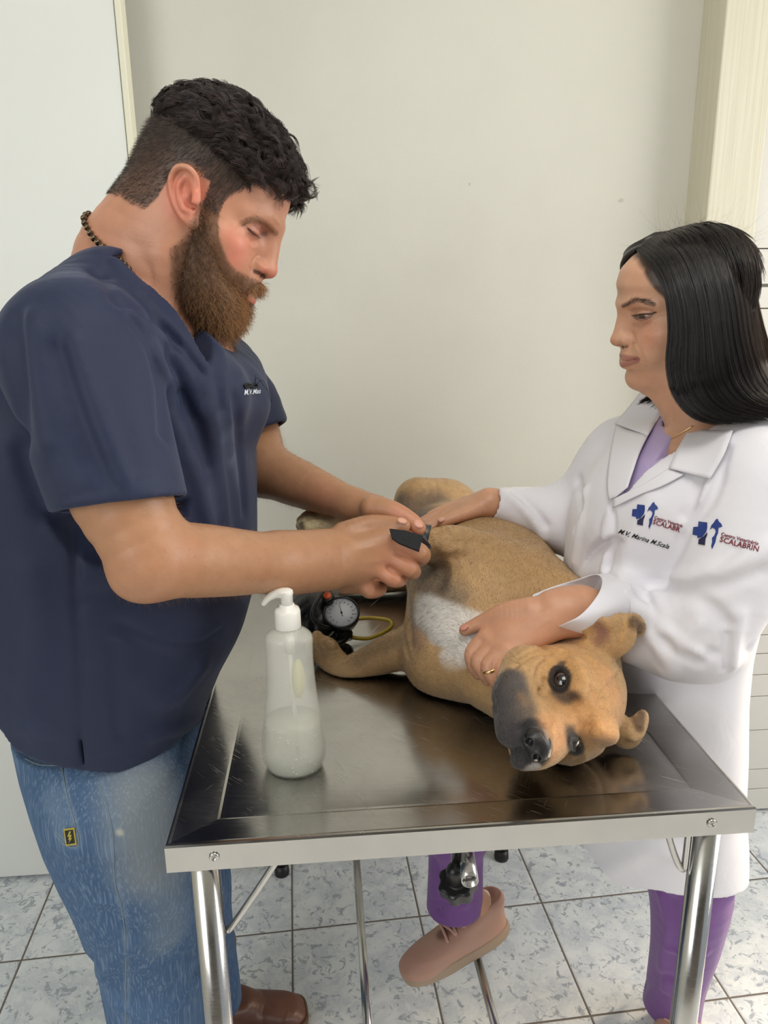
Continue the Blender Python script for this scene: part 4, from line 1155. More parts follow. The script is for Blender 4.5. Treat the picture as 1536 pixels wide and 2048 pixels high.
J.chain([hipF, at(368, 1740, 1.10), knF, anF], [.095, .080, .070, .058], .03, n=5)
jf, jt, _ = folder(J)
jf([(180, 1690, .78), (186, 1740, .78), (210, 1790, .79)], .012, -.006); jf([(200, 1950, .82), (260, 1900, .80), (330, 1960, .81)], .014, .006)
jf([(220, 1830, .80), (280, 1870, .79), (360, 1840, .82)], .014, -.005); jf([(230, 2010, .83), (310, 2030, .81), (380, 1990, .84)], .010, .005)
jf([(380, 1900, 1.06), (420, 1925, 1.07), (450, 1915, 1.1)], .009, -.006); jf([(390, 1960, 1.12), (430, 1975, 1.12), (468, 1950, 1.14)], .007, .005)
jf([(385, 1935, 1.1), (430, 1950, 1.1), (462, 1930, 1.12)], .006, -.005)
# washed panel and seams
WASH = rgb(140, 146, 148)
jt([(290, 1585), (300, 1650), (320, 1730)], .080, WASH, .75, .8)
jt([(340, 1780), (340, 1880)], .050, rgb(122, 136, 150), .6, .9)
jt([(105, 1600), (130, 1660)], .035, rgb(112, 132, 156), .5, .9)
jt([(205, 1980), (300, 2040)], .05, rgb(84, 112, 150), .5, .9)
SEAM = [(197, 1568), (213, 1610), (226, 1680), (229, 1760), (248, 1850), (252, 2046)]
jf([(u_ - 2, v_) for u_, v_ in SEAM], .004, .0022); jf([(u_ + 7, v_) for u_, v_ in SEAM], .003, -.0022)
jt([(u_ + 3, v_) for u_, v_ in SEAM], .006, rgb(122, 142, 166), .6, .8)
POCK = [(124, 1532), (134, 1590), (148, 1640), (158, 1688), (136, 1692), (112, 1668)]
jf([(u_ + 3, v_) for u_, v_ in POCK], .003, -.0025); jt(POCK, .005, rgb(128, 148, 172), .5, .8)
jt([(238, 1664), (240, 1666)], .006, rgb(190, 190, 172), .8, .7)
plane_cut(J, anF + V(.005, 0, -.052), norm(V(.25, .1, -1)), R=.12)
J.chain([anF + V(0, 0, -.02), anF + V(.01, 0, -.10)], [.048, .054], .002, 's')
jm = J.mesh('j', 0.0035)
jeans = field_obj('jeans', jm, m_jean, man); jean_bvh = bvh_of(jm)
m_stitch = mat_new('stitch', rgb(128, 140, 146), .7)
m_dark = mat_new('dark_thread', rgb(30, 34, 48), .8)
def stitch_line(name, bvh, pts, mat, parent, r=.0005, off=.0004, n=10):
    pp = catmull(np.array([(p[0], p[1], 0) for p in pts], float), n); out = []
    for p in pp:
        w_, _ = onto(bvh, p[0], p[1], off)
        if w_ is not None: out.append(w_)
    if len(out) > 2: return tube_obj(name, out, r, mat, parent, sides=5, n=0)
stitch_line('seam', jean_bvh, SEAM, m_stitch, jeans, .0006)
stitch_line('pocket_seam', jean_bvh, POCK, m_stitch, jeans, .0006)
stitch_line('pocket_seam', jean_bvh, [(50, 1518), (80, 1530), (124, 1532)], m_stitch, jeans, .0007)
# yellow and black tag on the back pocket
tgq = [onto(jean_bvh, u, v, .0030)[0] for u, v in ((131, 1656), (151, 1653), (157, 1684), (137, 1689))]
m_yel = mat_new('yellow_thread', rgb(176, 160, 62), .6); m_tag = mat_new('tag_black', rgb(22, 24, 22), .6)
if all(p is not None for p in tgq):
    tn = norm(np.cross(tgq[1] - tgq[0], tgq[3] - tgq[0])); tn = tn if tn @ (CPOS - tgq[0]) > 0 else -tn
    def patch(name, uvs, mat, lift, par):
        o_, ux, uy = tgq[0], tgq[1] - tgq[0], tgq[3] - tgq[0]
        pts = [o_ + ux * a + uy * b_ + tn * lift for a, b_ in uvs]; n_ = len(pts)
        me = bpy.data.meshes.new(name); me.from_pydata([tuple(p) for p in pts] + [tuple(p - tn * .0006) for p in pts], [], [list(range(n_)), list(range(2 * n_ - 1, n_ - 1, -1))] + [[i, i + n_, (i + 1) % n_ + n_, (i + 1) % n_] for i in range(n_)])
        return link(name, me, mat, par)
    tgo = patch('pocket_tag', [(0, 0), (1, 0), (1, 1), (0, 1)], m_yel, .0006, jeans)
    patch('tag_field', [(.12, .1), (.88, .1), (.88, .9), (.12, .9)], m_tag, .0010, tgo)
    patch('tag_bolt', [(.55, .16), (.30, .46), (.48, .46), (.34, .64), (.50, .64), (.30, .86), (.72, .56), (.55, .56), (.74, .38), (.54, .38), (.72, .16)], m_yel, .0014, tgo)
# --- brown leather boots
m_boot = mat_new('brown_leather', attr=True, rough=.38, bump=(90, .5, 5, .0012), var=(25, .12), spec=.5)
m_sole = mat_new('boot_sole', rgb(96, 70, 46), .6)
def boot(ank, toe):
    d = toe - ank; d[2] = 0; Lb = np.linalg.norm(d); fx = norm(d); M = np.stack([fx, np.cross(V(0, 0, 1), fx), V(0, 0, 1)], 1)
    Bq = Field(rgb(96, 58, 44)); o0 = V(ank[0], ank[1], 0); Bq.frame(M, o0)
    hl = -.045
    Bq.loft([.028, .035, .05, .075, .10], [Lb * .42, Lb * .42, Lb * .40, Lb * .26, .02], 0, [Lb * .57, Lb * .57, Lb * .50, Lb * .30, .055], [Lb * .42 - hl, Lb * .42 - hl, Lb * .40 - hl, Lb * .26 - hl + .002, .055], [.046, .047, .045, .040, .042], n=[3.6, 3.4, 2.8, 2.2, 2], k=.01, cap=.008)
    Bq.chain([(-.0, 0, .08), (-.003, 0, .15), (0, 0, .24)], [.046, .048, .056], .02)
    Bq.bump([(Lb * .50, -.05, .03), (Lb * .50, -.02, .075), (Lb * .50, .04, .05)], .006, -.002, 3); Bq.bump([(Lb * .62, -.05, .03), (Lb * .60, -.01, .07)], .005, -.002, 3)
    Bq.bump([(Lb * .72, -.05, .045), (Lb * .80, -.01, .06), (Lb * .74, .04, .045)], .0025, .0012, 3)
    Bq.paint([(Lb * .9, 0, .04)], .06, rgb(124, 78, 62), .5, .9)
    ob = field_obj('boot', Bq.mesh('bt', .0025), m_boot, man)
    S_ = Field(rgb(96, 70, 46)); S_.frame(M, o0)
    S_.loft([.018, .022, .028, .030], [Lb * .42] * 4, 0, [Lb * .595, Lb * .60, Lb * .60, Lb * .595], [Lb * .42 - hl + .006] * 4, [.049, .051, .051, .049], n=3.6, k=.004)
    S_.box((-.012, 0, .011), (.034, .036, .0115), .003, .003)
    field_obj('boot_sole', S_.mesh('bs', .0025), m_sole, ob)
    return ob
ta = atz(612, 2015, .03); boot(V(anF[0], anF[1], 0), ta)
boot(V(anN[0], anN[1], 0), V(anN[0] + .22, anN[1] - .02, 0))
m_thr = mat_new('loose_thread', rgb(14, 16, 24), .8)
for pth in ([(486, 772), (494, 768), (502, 771), (510, 768), (514, 774)], [(488, 776), (498, 773), (508, 776), (514, 773)]):
    q_ = [p for p in (onto(scrub_bvh, u, v, .0012)[0] for u, v in pth) if p is not None]
    if len(q_) > 2: tube_obj('torn_stitch', q_, .0014, m_thr, scrub, sides=6, n=3)
q_ = onto(scrub_bvh, 508, 772, .001)[0]
if q_ is not None:
    for dd in ((.004, .0, .010, .016, -.006), (.012, -.004, .006, .020, -.022), (.002, 0, .012, .001, .012)):
        tube_obj('loose_thread', [q_, q_ + V(dd[0], -.002, dd[2]), q_ + V(dd[3], -.002, dd[4])], .0003, m_thr, scrub, sides=5, n=4)
# ================================================================== the woman
WK = rgb(204, 156, 126)
mW = eul(-6, 2, 177.6); oW = V(.435, 1.067, 1.437)
ww = lambda x, y, z: oW + mW @ V(x, y, z)
F = Field(WK); F.frame(mW, oW)
z_ = [-.097, -.088, -.072, -.05, -.03, -.01, .01, .03, .05, .07, .09, .104, .113]
fr = [.056, .076, .0815, .0825, .085, .089, .094, .101, .107, .102, .084, .056, .008]
bk = [.005, .005, .015, .045, .06, .072, .078, .082, .082, .078, .066, .046, .008]
wy = [.020, .033, .046, .055, .060, .0635, .066, .069, .071, .069, .060, .042, .008]
F.loft(z_, 0, 0, fr, bk, wy, n=[2.2, 2.2, 2.1, 2.05, 2, 2, 2, 2.05, 2.1, 2.1, 2.1, 2, 2], k=.01)
for s in (-1, 1):
    F.ell((.050, s * .044, -.014), (.024, .017, .016), .02)
    F.ell((.066, s * .030, -.038), (.019, .018, .022), .02)
    F.chain([(.098, s * .010, .024), (.088, s * .030, .029), (.064, s * .048, .026)], [.0065, .006, .005], .012, n=3)
    F.ell((.1020, s * .035, .0105), (.0210, .0205, .0115), .010, mode='s')
    F.ell((.0690, s * .0315, .0115), (.0162, .0165, .0130), .004)
    F.ell((.0900, s * .0125, -.0245), (.0105, .0062, .0078), .004)
F.ell((.089, 0, -.006), (.012, .0105, .032), .010)
F.chain([(.0945, 0, .020), (.0945, 0, .008), (.0985, 0, -.008), (.1005, 0, -.021)], [.0075, .0068, .0072, .0088], .011, n=4)
F.ell((.1025, 0, -.0255), (.0090, .0088, .0078), .005)
for s in (-1, 1):
    F.ell((.0965, s * .0068, -.0330), (.0055, .0030, .0036), .0025, mode='s')
F.ell((.0800, 0, -.052), (.016, .026, .020), .012)
F.chain([(.0775, s_ * .0215, -.0505) if 0 else (.0775, -.0215, -.0510), (.0885, -.0095, -.0475), (.0905, 0, -.0485), (.0885, .0095, -.0475), (.0775, .0215, -.0510)], [.0015, .0036, .0038, .0036, .0015], .004, n=3)
F.chain([(.0775, -.0195, -.0535), (.0880, -.0090, -.0590), (.0900, 0, -.0600), (.0880, .0090, -.0590), (.0775, .0195, -.0535)], [.0015, .0044, .0052, .0044, .0015], .004, n=3)
F.bump([(.077, -.024, -.0530), (.0905, -.009, -.0530), (.0945, 0, -.0538), (.0905, .009, -.0530), (.077, .024, -.0530)], .0014, -.0024, 3)
F.bump([(.084, -.015, -.0705), (.0865, 0, -.0705), (.084, .015, -.0705)], .006, -.0028, 3)
F.ell((.069, 0, -.082), (.017, .020, .015), .012)
# neck, throat and chest
F.frame()
nbw = at(1425, 880, 1.06)
F.chain([ww(-.012, 0, -.02), ww(-.010, 0, -.07), nbw, nbw + V(.02, 0, -.1)], [.050, .048, .052, .09], .02, n=4)
F.chain([ww(.030, 0, -.075), at(1392, 850, 1.04), at(1368, 930, 1.04), at(1340, 1000, 1.05)], [.030, .038, .05, .06], .03, n=4)
F.chain([at(1480, 950, .95), nbw + V(0, 0, -.08), at(1270, 900, 1.2)], [.05, .08, .05], .05)
F.bump([ww(.02, .045, -.05), at(1375, 860, .99), at(1352, 900, 1.0)], .010, .003, 3)
ear(F, mW, ww(.002, .0665, -.002), 1, .9, 14, 24, rgb(170, 100, 84))
ear(F, mW, ww(.002, -.0665, -.002), -1, .9, 14, 24)
F.frame()
wf_, wt_, wb_ = folder(F, .004, (mW, oW))
wf_([(1264, 633), (1275, 631), (1290, 629), (1303, 628), (1309, 626)], .0010, -.0018)
wf_([(1262, 624), (1273, 620), (1287, 620), (1304, 624)], .0013, -.0016)
wf_([(1270, 626), (1285, 625), (1299, 626)], .0020, .0009)
wf_([(1266, 640), (1276, 647), (1290, 648), (1302, 643)], .0022, -.0010)
wf_([(1245, 612), (1262, 605), (1276, 601), (1293, 605), (1310, 611)], .003, .0008)
wf_([(1262, 664), (1268, 672), (1270, 684), (1263, 691)], .0016, -.0018)
wf_([(1271, 683), (1282, 704), (1289, 721), (1299, 736)], .0020, -.0009)
wf_([(1240, 719), (1253, 721), (1266, 720), (1278, 718)], .0011, -.0016)
wf_([(1246, 742), (1258, 744), (1268, 742)], .0035, -.0010); wf_([(1280, 712), (1284, 722)], .003, -.0008)
LIPW = rgb(160, 100, 92); WS_ = rgb(170, 120, 98)
wt_([(1240, 712), (1250, 714), (1262, 716), (1276, 718)],   .0042, LIPW, .8, .5); wt_([(1242, 729), (1252, 728), (1264, 724), (1274, 720)], .0058, LIPW, .8, .5)
wt_([(1240, 719), (1253, 721), (1266, 720), (1278, 718)], .0012, rgb(84, 44, 42), .8, .7)
wt_([(1264, 622), (1285, 618), (1302, 623)], .0065, rgb(176, 128, 106), .7, .9)
wt_([(1268, 634), (1278, 636), (1290, 636), (1300, 632)], .0030, rgb(104, 86, 80), .9, .7)
wt_([(1279, 634), (1288, 634)], .0030, rgb(30, 24, 22), .97, .5)
wt_([(1264, 632), (1275, 630), (1290, 628), (1303, 627), (1310, 625)], .0018, rgb(28, 20, 18), .95, .7)
wt_([(1270, 638), (1284, 641), (1297, 637), (1305, 631)], .0014, rgb(84, 58, 50), .7, .8)
wt_([(1268, 648), (1284, 652), (1300, 646)], .006, rgb(170, 122, 102), .6, .9)
wt_([(1246, 612), (1262, 604), (1276, 600), (1293, 604), (1308, 609)], .0042, rgb(76, 54, 46), .8, .7)
wt_([(1246, 692), (1254, 693)], .0028, rgb(70, 38, 30), .8, .7)
wt_([(1310, 690), (1300, 680)], .022, rgb(204, 142, 116), .3, .9)
for u_, v_ in ((1303, 655), (1310, 648), (1297, 662), (1312, 662), (1290, 672)): wt_([(u_, v_)], .0016, rgb(160, 110, 84), .4, .8)
F.frame(mW, oW)
for s in (-1, 1):
    F.paint([(.0700, s * .042, -.012)], .03, rgb(190, 122, 96), .45, .9)
    F.paint([(.0955, s * .0068, -.034)], .0045, rgb(70, 38, 30), .75, .6)
F.paint([(.105, 0, -.026)], .014, rgb(196, 132, 108), .6, .9)
F.paint([(.108, 0, .05)], .03, rgb(196, 148, 118), .4, .9)
head = F.mesh('h', 0.0018)
v_, f_, c_ = head; Q = (v_ - oW) @ mW
sc_ = np.clip((Q[:, 2] - np.interp(np.abs(Q[:, 1]), [0, .02, .04, .052, .062, .07], [.084, .080, .068, .048, .02, -.01])) / .006, 0, 1)[:, None]
sc_[Q[:, 2] < -.02] = 0
c_[:] = c_ * (1 - sc_ * .9) + V(*rgb(34, 28, 27)) * sc_ * .9

# her left (near) hand on the dog's neck
A = Field(rgb(198, 146, 116))
wr = at(1132, 1222, .918)
A.chain([at(1290, 1240, .935), at(1215, 1228, .932), wr], [.026, .030, .0265], .01, n=4)
A.chain([at(1160, 1205, .925), at(1100, 1212, .918)], [.022, .020], .02); A.chain([at(1165, 1238, .918), at(1105, 1246, .908)], [.022, .020], .02)
kn = {'i': at(974, 1274, .918), 'm': at(990, 1288, .905), 'r': at(1010, 1300, .892), 'p': at(1030, 1310, .884)}
for q_ in 'imrp': A.chain([wr, kn[q_]], [.022, .0125], .012)
A.chain([at(1080, 1248, .915), at(1020, 1268, .910)], [.022, .019], .012)
for k_, (a_, b_, c_), in (('i', ((945, 1303, .912), (946, 1330, .908), (956, 1348, .908))), ('m', ((958, 1320, .898), (966, 1344, .893), (975, 1360, .894))),
                          ('r', ((978, 1330, .884), (985, 1354, .879), (993, 1370, .880))), ('p', ((1004, 1334, .876), (1010, 1356, .874), (1016, 1370, .876)))):
    A.chain([kn[k_], at(*a_), at(*b_), at(*c_)], [.0122, .0103, .0090, .0078], .0035, n=4)
A.chain([at(1060, 1222, .918), at(1010, 1226, .928), at(968, 1243, .940), at(930, 1260, .946)], [.019, .0145, .0112, .0085], .010, n=5)
nails(A, at(930, 1258, .941), at(920, 1263, .945) - at(960, 1246, .938), V(-.1, -.55, .8), .9, rgb(206, 140, 124))
for u0, v0, y0 in ((974, 1272, .908), (992, 1286, .895), (1012, 1299, .882)): A.bump([at(u0, v0, y0)], .007, .0014)
for a_, b_ in (((1090, 1226, .895), (1000, 1268, .90)), ((1095, 1240, .89), (1020, 1285, .89))): A.bump([at(*a_), at(*b_)], .004, .0012)
A.bump([at(950, 1296, .90), at(962, 1310, .90)], .002, -.001)
hand1 = A.mesh('wh', 0.0014)
# her right (far) hand on the flank
A = Field(rgb(202, 152, 122))
wf = at(978, 1006, 1.235)
A.chain([at(1060, 1010, 1.26), wf], [.032, .0245], .01)
for k_, ((a_, b_, c_)) in enumerate((((925, 1016, 1.235), (885, 1036, 1.225), (852, 1050, 1.215)), ((928, 1024, 1.222), (892, 1042, 1.21), (862, 1056, 1.20)), ((932, 1010, 1.25), (880, 1026, 1.24), (846, 1042, 1.23)), ((934, 1006, 1.262), (892, 1018, 1.255), (862, 1030, 1.25)))):
    A.chain([wf, at(*a_)], [.020, .0125], .010); A.chain([at(*a_), at(*b_), at(*c_)], [.0118, .0096, .0076], .0035, n=4)
A.chain([wf, at(940, 1024, 1.21), at(908, 1036, 1.195), at(884, 1045, 1.188)], [.019, .0125, .0098, .0082], .008, n=4)
nails(A, at(882, 1043, 1.183), at(876, 1049, 1.185) - at(908, 1036, 1.19), V(-.1, -.6, .8), .9, rgb(226, 172, 156))
hand2 = A.mesh('wh2', 0.0016)
woman = field_obj('person', [head, hand1, hand2], m_skin)
tag(woman, 'woman with long dark hair in white lab coat and lilac top holding the dog', 'person')
BROWW = px_local(wb_, mW, oW, [(1247, 612), (1262, 604), (1276, 600), (1293, 603), (1309, 609)]); LIDW = px_local(wb_, mW, oW, [(1266, 632), (1277, 630), (1290, 628), (1302, 627), (1309, 625)])
for s in (1, -1):
    v_, f2, c2 = brow_strands(mW, oW, BROWW(s), 130, .0062, rgb(58, 42, 36), .0045)
    link('eyebrow', mesh_np('eyebrow', v_, [f2], True, c2), m_beard, woman)
    v_, f2, c2 = brow_strands(mW, oW, LIDW(s), 90, .0055, rgb(20, 15, 14), .0004, fwd=(.8, 0, -.3))
    link('eyelashes', mesh_np('eyelashes', v_, [f2], True, c2), m_beard, woman)

# --- long straight hair, parted in the middle
m_long, N, L, b = node_mat('long_hair')
at_ = N.new('ShaderNodeAttribute'); at_.attribute_name = 'Col'; L.new(at_.outputs['Color'], b.inputs['Base Color'])
b.inputs['Roughness'].default_value = .33; b.inputs['Specular IOR Level'].default_value = .55
HC = Field(rgb(26, 22, 22)); HC.frame(mW, oW)
HC.loft([-.03, .0, .03, .05, .07, .09, .105, .117, .1235], -.003, 0, [.0, .01, .04, .075, .084, .084, .066, .038, .006], [.072, .074, .075, .074, .070, .062, .050, .034, .006], [.062, .068, .071, .072, .071, .064, .050, .031, .005], n=2.15, k=.01)
HC.ell((.125, 0, .035), (.045, .060, .046), .010, mode='s')
HC.bump([(.10, 0, .09), (.06, 0, .118), (.0, 0, .124)], .0025, -.003, 3)
hcap = HC.mesh('hc', .0025)
m_scalp = mat_new('scalp_hair', attr=True, rough=.75, spec=.2)
whair = field_obj('hair', hcap, m_scalp, woman)
P, Nn, _ = scatter(hcap, 3600, lambda cen, nn: (((cen - oW) @ mW)[:, 0] < .075) * (((cen - oW) @ mW)[:, 2] > .045))
Q = (P - oW) @ mW
fl_ = np.stack([-.25 - Q[:, 0] * 2, np.sign(Q[:, 1]) * .8 * (Q[:, 2] > .09), -np.ones(len(P))], 1) @ mW.T
fl_ = norm(fl_ - Nn * np.einsum('ij,ij->i', fl_, Nn)[:, None]); t = np.linspace(0, 1, 8)[None, :, None]; L_ = RNG.uniform(.03, .055, (len(P), 1, 1))
S_ = P[:, None] + fl_[:, None] * t * L_ + Nn[:, None] * (.002 + .001 * t) - Nn[:, None] * (t ** 2) * (L_ ** 2) * 4.5
back_ = np.clip(-Q[:, 0:1] / .08, 0, 1)  # browner towards the back: sunlight painted into the strand colour
vv, ff, cl = strands(S_, .0006, (V(*rgb(34, 29, 29)) + back_ * V(*rgb(74, 56, 40)) * .5) * np.clip(RNG.normal(1, .3, (len(P), 1)), .4, 2.2))
link('crown_hair', mesh_np('crown_hair', vv, [ff], True, cl), m_long, whair)
# guide curves in the photo: (u, v, y); each curtain is swept between neighbouring guides
def lk(pts): return catmull(np.array([at(*p) for p in pts]), 6)
def resample(c, m_):
    s_ = np.concatenate([[0], np.cumsum(np.linalg.norm(np.diff(c, axis=0), axis=1))]); t_ = np.linspace(0, s_[-1], m_)
    return np.stack([np.interp(t_, s_, c[:, k]) for k in range(3)], 1)
MH = 26
near = [
    [(1272, 500, 1.052), (1300, 528, 1.010), (1330, 585, .985), (1338, 660, .975), (1332, 730, .968), (1345, 795, .955), (1385, 838, .94), (1440, 852, .93)],
    [(1285, 488, 1.052), (1325, 520, .998), (1352, 590, .972), (1362, 670, .962), (1358, 740, .955), (1375, 800, .945), (1420, 838, .93), (1480, 850, .925)],
    [(1305, 474, 1.055), (1352, 510, .990), (1382, 590, .962), (1392, 680, .950), (1392, 750, .945), (1418, 806, .935), (1470, 835, .925), (1540, 842, .92)],
    [(1330, 463, 1.058), (1382, 505, .985), (1412, 590, .955), (1424, 690, .942), (1432, 760, .936), (1465, 808, .93), (1525, 828, .925), (1590, 836, .92)],
    [(1360, 455, 1.060), (1412, 500, .985), (1442, 590, .952), (1455, 690, .940), (1472, 765, .935), (1515, 808, .93), (1570, 822, .925), (1620, 830, .93)],
    [(1392, 451, 1.065), (1442, 500, .995), (1470, 590, .965), (1485, 690, .955), (1510, 770, .95), (1550, 806, .945), (1600, 820, .94), (1650, 826, .95)],
    [(1415, 452, 1.075), (1468, 508, 1.02), (1495, 600, 1.0), (1512, 700, .985), (1545, 775, .975), (1590, 806, .97), (1640, 820, .96), (1680, 826, .97)],
    [(1430, 456, 1.09), (1482, 525, 1.06), (1510, 620, 1.045), (1530, 720, 1.03), (1565, 790, 1.01), (1610, 820, 1.0), (1650, 835, .99), (1690, 840, .99)],
    [(1430, 452, 1.10), (1490, 520, 1.10), (1516, 640, 1.10), (1540, 740, 1.08), (1580, 800, 1.06), (1620, 830, 1.04), (1660, 845, 1.03), (1700, 850, 1.02)],
    [(1425, 449, 1.115), (1470, 490, 1.15), (1505, 560, 1.17), (1525, 640, 1.17), (1555, 740, 1.15), (1600, 800, 1.12), (1650, 840, 1.09), (1700, 850, 1.07)],
]
far = [
    [(1268, 502, 1.07), (1250, 512, 1.09), (1241, 530, 1.11), (1246, 560, 1.135), (1262, 640, 1.15), (1290, 720, 1.15), (1312, 780, 1.14), (1265, 812, 1.12)],
    [(1290, 484, 1.075), (1262, 490, 1.10), (1246, 512, 1.13), (1262, 570, 1.15), (1290, 650, 1.155), (1310, 730, 1.15), (1322, 785, 1.135), (1285, 810, 1.12)],
    [(1330, 463, 1.08), (1300, 470, 1.12), (1290, 510, 1.155), (1310, 590, 1.17), (1330, 670, 1.17), (1345, 750, 1.16), (1345, 800, 1.15), (1320, 830, 1.14)],
    [(1400, 451, 1.085), (1390, 470, 1.14), (1400, 540, 1.175), (1420, 640, 1.18), (1440, 720, 1.17), (1470, 790, 1.15), (1510, 830, 1.13), (1560, 850, 1.12)],
]
def curtain(guides, n, thick, rng=RNG):
    Gd = np.stack([resample(lk(g), MH) for g in guides])           # (k, MH, 3)
    k = len(guides) - 1; u_ = rng.random(n) * k; i = np.minimum(u_.astype(int), k - 1); f = (u_ - i)[:, None, None]
    S_ = Gd[i] * (1 - f) + Gd[i + 1] * f
    ctr = oW + V(0, 0, 0); out = norm(S_ - (ctr + V(0.03, .02, -.05)))
    lay = rng.random((n, 1, 1))
    S_ = S_ - out * lay * thick * np.linspace(.2, 1, MH)[None, :, None]
    # strands gather into fine locks, drift and end at slightly different lengths
    lock = np.round(u_ * 7).astype(int) % 97; ph = lock * 2.4
    t = np.linspace(0, 1, MH)[None]
    side_ = norm(np.cross(np.gradient(S_, axis=1), out))
    S_ = S_ + side_ * ((.0018 * np.sin(ph[:, None] + t * 5) + rng.normal(0, .0012, (n, 1))) * t ** .7)[..., None] + out * (.0010 * np.sin(ph[:, None] * 1.7 + t * 7) * t)[..., None]
    ln = rng.uniform(.90, 1.0, n); idx = t * ln[:, None] * (MH - 1); i0 = np.minimum(idx.astype(int), MH - 2); fr_ = (idx - i0)[..., None]
    r = np.arange(n)[:, None]
    return S_[r, i0] * (1 - fr_) + S_[r, i0 + 1] * fr_, u_ / k
S1_, uu = curtain(near, 8200, .014)
cc = V(*rgb(34, 29, 29)) * np.clip(RNG.normal(1, .3, (len(S1_), 1)), .4, 2.2)
warm = np.clip((uu - .52) / .3, 0, 1)[:, None] * V(*rgb(96, 72, 50)); cc = cc * (1 - warm.max(1, keepdims=True) * .0) + warm * .6 * RNG.uniform(.3, 1.3, (len(S1_), 1))  # sun-warmed tone painted into the strands at the back
vv, ff, cl = strands(S1_, .00040, cc)
link('long_hair', mesh_np('long_hair', vv, [ff], True, cl), m_long, whair)
S2_, uu = curtain(far, 1500, .012)
cc = V(*rgb(34, 28, 27)) * np.clip(RNG.normal(1, .3, (len(S2_), 1)), .4, 2.2)
vv, ff, cl = strands(S2_, .00055, cc)
link('long_hair', mesh_np('long_hair', vv, [ff], True, cl), m_long, whair)
# a backing sheet under each curtain so nothing shows through
def backing(guides, inset, name):
    Gd = np.stack([resample(lk(g), MH) for g in guides]); out = norm(Gd - (oW + V(.03, .02, -.05))); Gd = Gd - out * inset * np.linspace(.3, 1, MH)[None, :, None]
    k = len(guides); v_ = Gd.reshape(-1, 3)
    q = np.array([[a * MH + b_, a * MH + b_ + 1, (a + 1) * MH + b_ + 1, (a + 1) * MH + b_] for a in range(k - 1) for b_ in range(MH - 2)])
    o = link(name, mesh_np(name, v_, [q], True, np.tile(rgb(22, 19, 19), (len(v_), 1))), m_long, whair)
    s_ = o.modifiers.new('s', 'SUBSURF'); s_.levels = s_.render_levels = 1
    s_ = o.modifiers.new('t', 'SOLIDIFY'); s_.thickness = .006; s_.offset = 0
backing(near, .010, 'hair_mass'); backing(far, .006, 'hair_mass')
# fly-away hairs along the crown
P, Nn, _ = scatter(hcap, 260, lambda cen, nn: (((cen - oW) @ mW)[:, 2] > .08) * 1.0)
t = np.linspace(0, 1, 9)[None, :, None]
dr = norm(Nn * .5 + RNG.normal(0, .7, P.shape)); bd = RNG.normal(0, .010, P.shape)
S_ = P[:, None] + dr[:, None] * t * RNG.uniform(.012, .040, (len(P), 1, 1)) + bd[:, None] * t ** 2
vv, ff, cl = strands(S_, .00010, np.tile(rgb(70, 56, 48), (len(P), 1)))
link('flyaway_hair', mesh_np('flyaway_hair', vv, [ff], True, cl), m_long, whair)

# --- lilac top
m_lilac = mat_new('lilac_cloth', attr=True, rough=.75, bump=(18, .5, 3, .003), sheen=.15, spec=.3)
LT = Field(rgb(182, 164, 204))
lv = [1120, 1050, 970, 910, 860, 830]
zt = [at(1350, v_, 1.06)[2] for v_ in lv]
LT.loft(zt, [.43, .43, .435, .445, .46, .47], 1.07, [.07, .08, .08, .07, .06, .04], [.105, .115, .110, .090, .060, .035], [.10, .12, .13, .13, .11, .06], n=2.2, k=.02)
lf, lt_, lb = folder(LT)
q1 = onto(lb, 1309, 918, 0)[0]; q2 = onto(lb, 1346, 800, 0)[0]
lp = onto(lb, 1309, 920, 0)[0]
if lp is not None:
    prism(LT, [lp, V(lp[0] + .11, lp[1] - .085, lp[2] + .13), V(lp[0] + .11, lp[1] + .085, lp[2] + .13)], .12, .004, 's')
    lf([(1300, 890), (1293, 910), (1302, 935), (1312, 945)], .002, -.0015)
LT.chain([ww(-.01, 0, -.07), nbw + V(0, 0, -.01)], [.052, .062], .005, 's')
ltop = field_obj('lilac_top', LT.mesh('lt', .003), m_lilac, woman)

# --- white coat
m_coat, N, L, b = node_mat('white_coat_cloth')
at_ = N.new('ShaderNodeAttribute'); at_.attribute_name = 'Col'; L.new(at_.outputs['Color'], b.inputs['Base Color'])
b.inputs['Roughness'].default_value = .62; b.inputs['Specular IOR Level'].default_value = .35; b.inputs['Sheen Weight'].default_value = .15
b.inputs['Transmission Weight'].default_value = 0.0
tc = N.new('ShaderNodeTexCoord'); fo = noise(N, L, tc.outputs['Object'], 11, 3, .5, .8); wv = noise(N, L, tc.outputs['Object'], 700, 2)
bumpn(N, L, b, mnode(N, L, 'ADD', mnode(N, L, 'MULTIPLY', wv, .06), mnode(N, L, 'MULTIPLY', fo, 1.5)), .5, .0035)
WC = rgb(226, 224, 230)
K = Field(WC); K.frame(eul(0, 0, 4), V(0, 0, 0)); K.frame()
lv = [1840, 1780, 1700, 1620, 1500, 1380, 1280, 1180, 1100, 1030, 970, 920, 880, 850]
ctx = [.515, .51, .505, .495, .485, .48, .475, .472, .468, .462, .458, .458, .462, .47]
cty = [1.17, 1.17, 1.16, 1.15, 1.13, 1.12, 1.11, 1.10, 1.09, 1.085, 1.08, 1.075, 1.07, 1.07]
frn = [.165, .17, .175, .18, .185, .19, .19, .185, .18, .172, .150, .125, .10, .07]      # towards -x
bck = [.155, .15, .142, .132, .122, .108, .102, .105, .12, .12, .115, .105, .09, .06]
wyd = [.17, .17, .17, .17, .17, .17, .17, .17, .175, .18, .178, .165, .13, .08]
zt = [at(1350, v_, 1.1)[2] for v_ in lv]
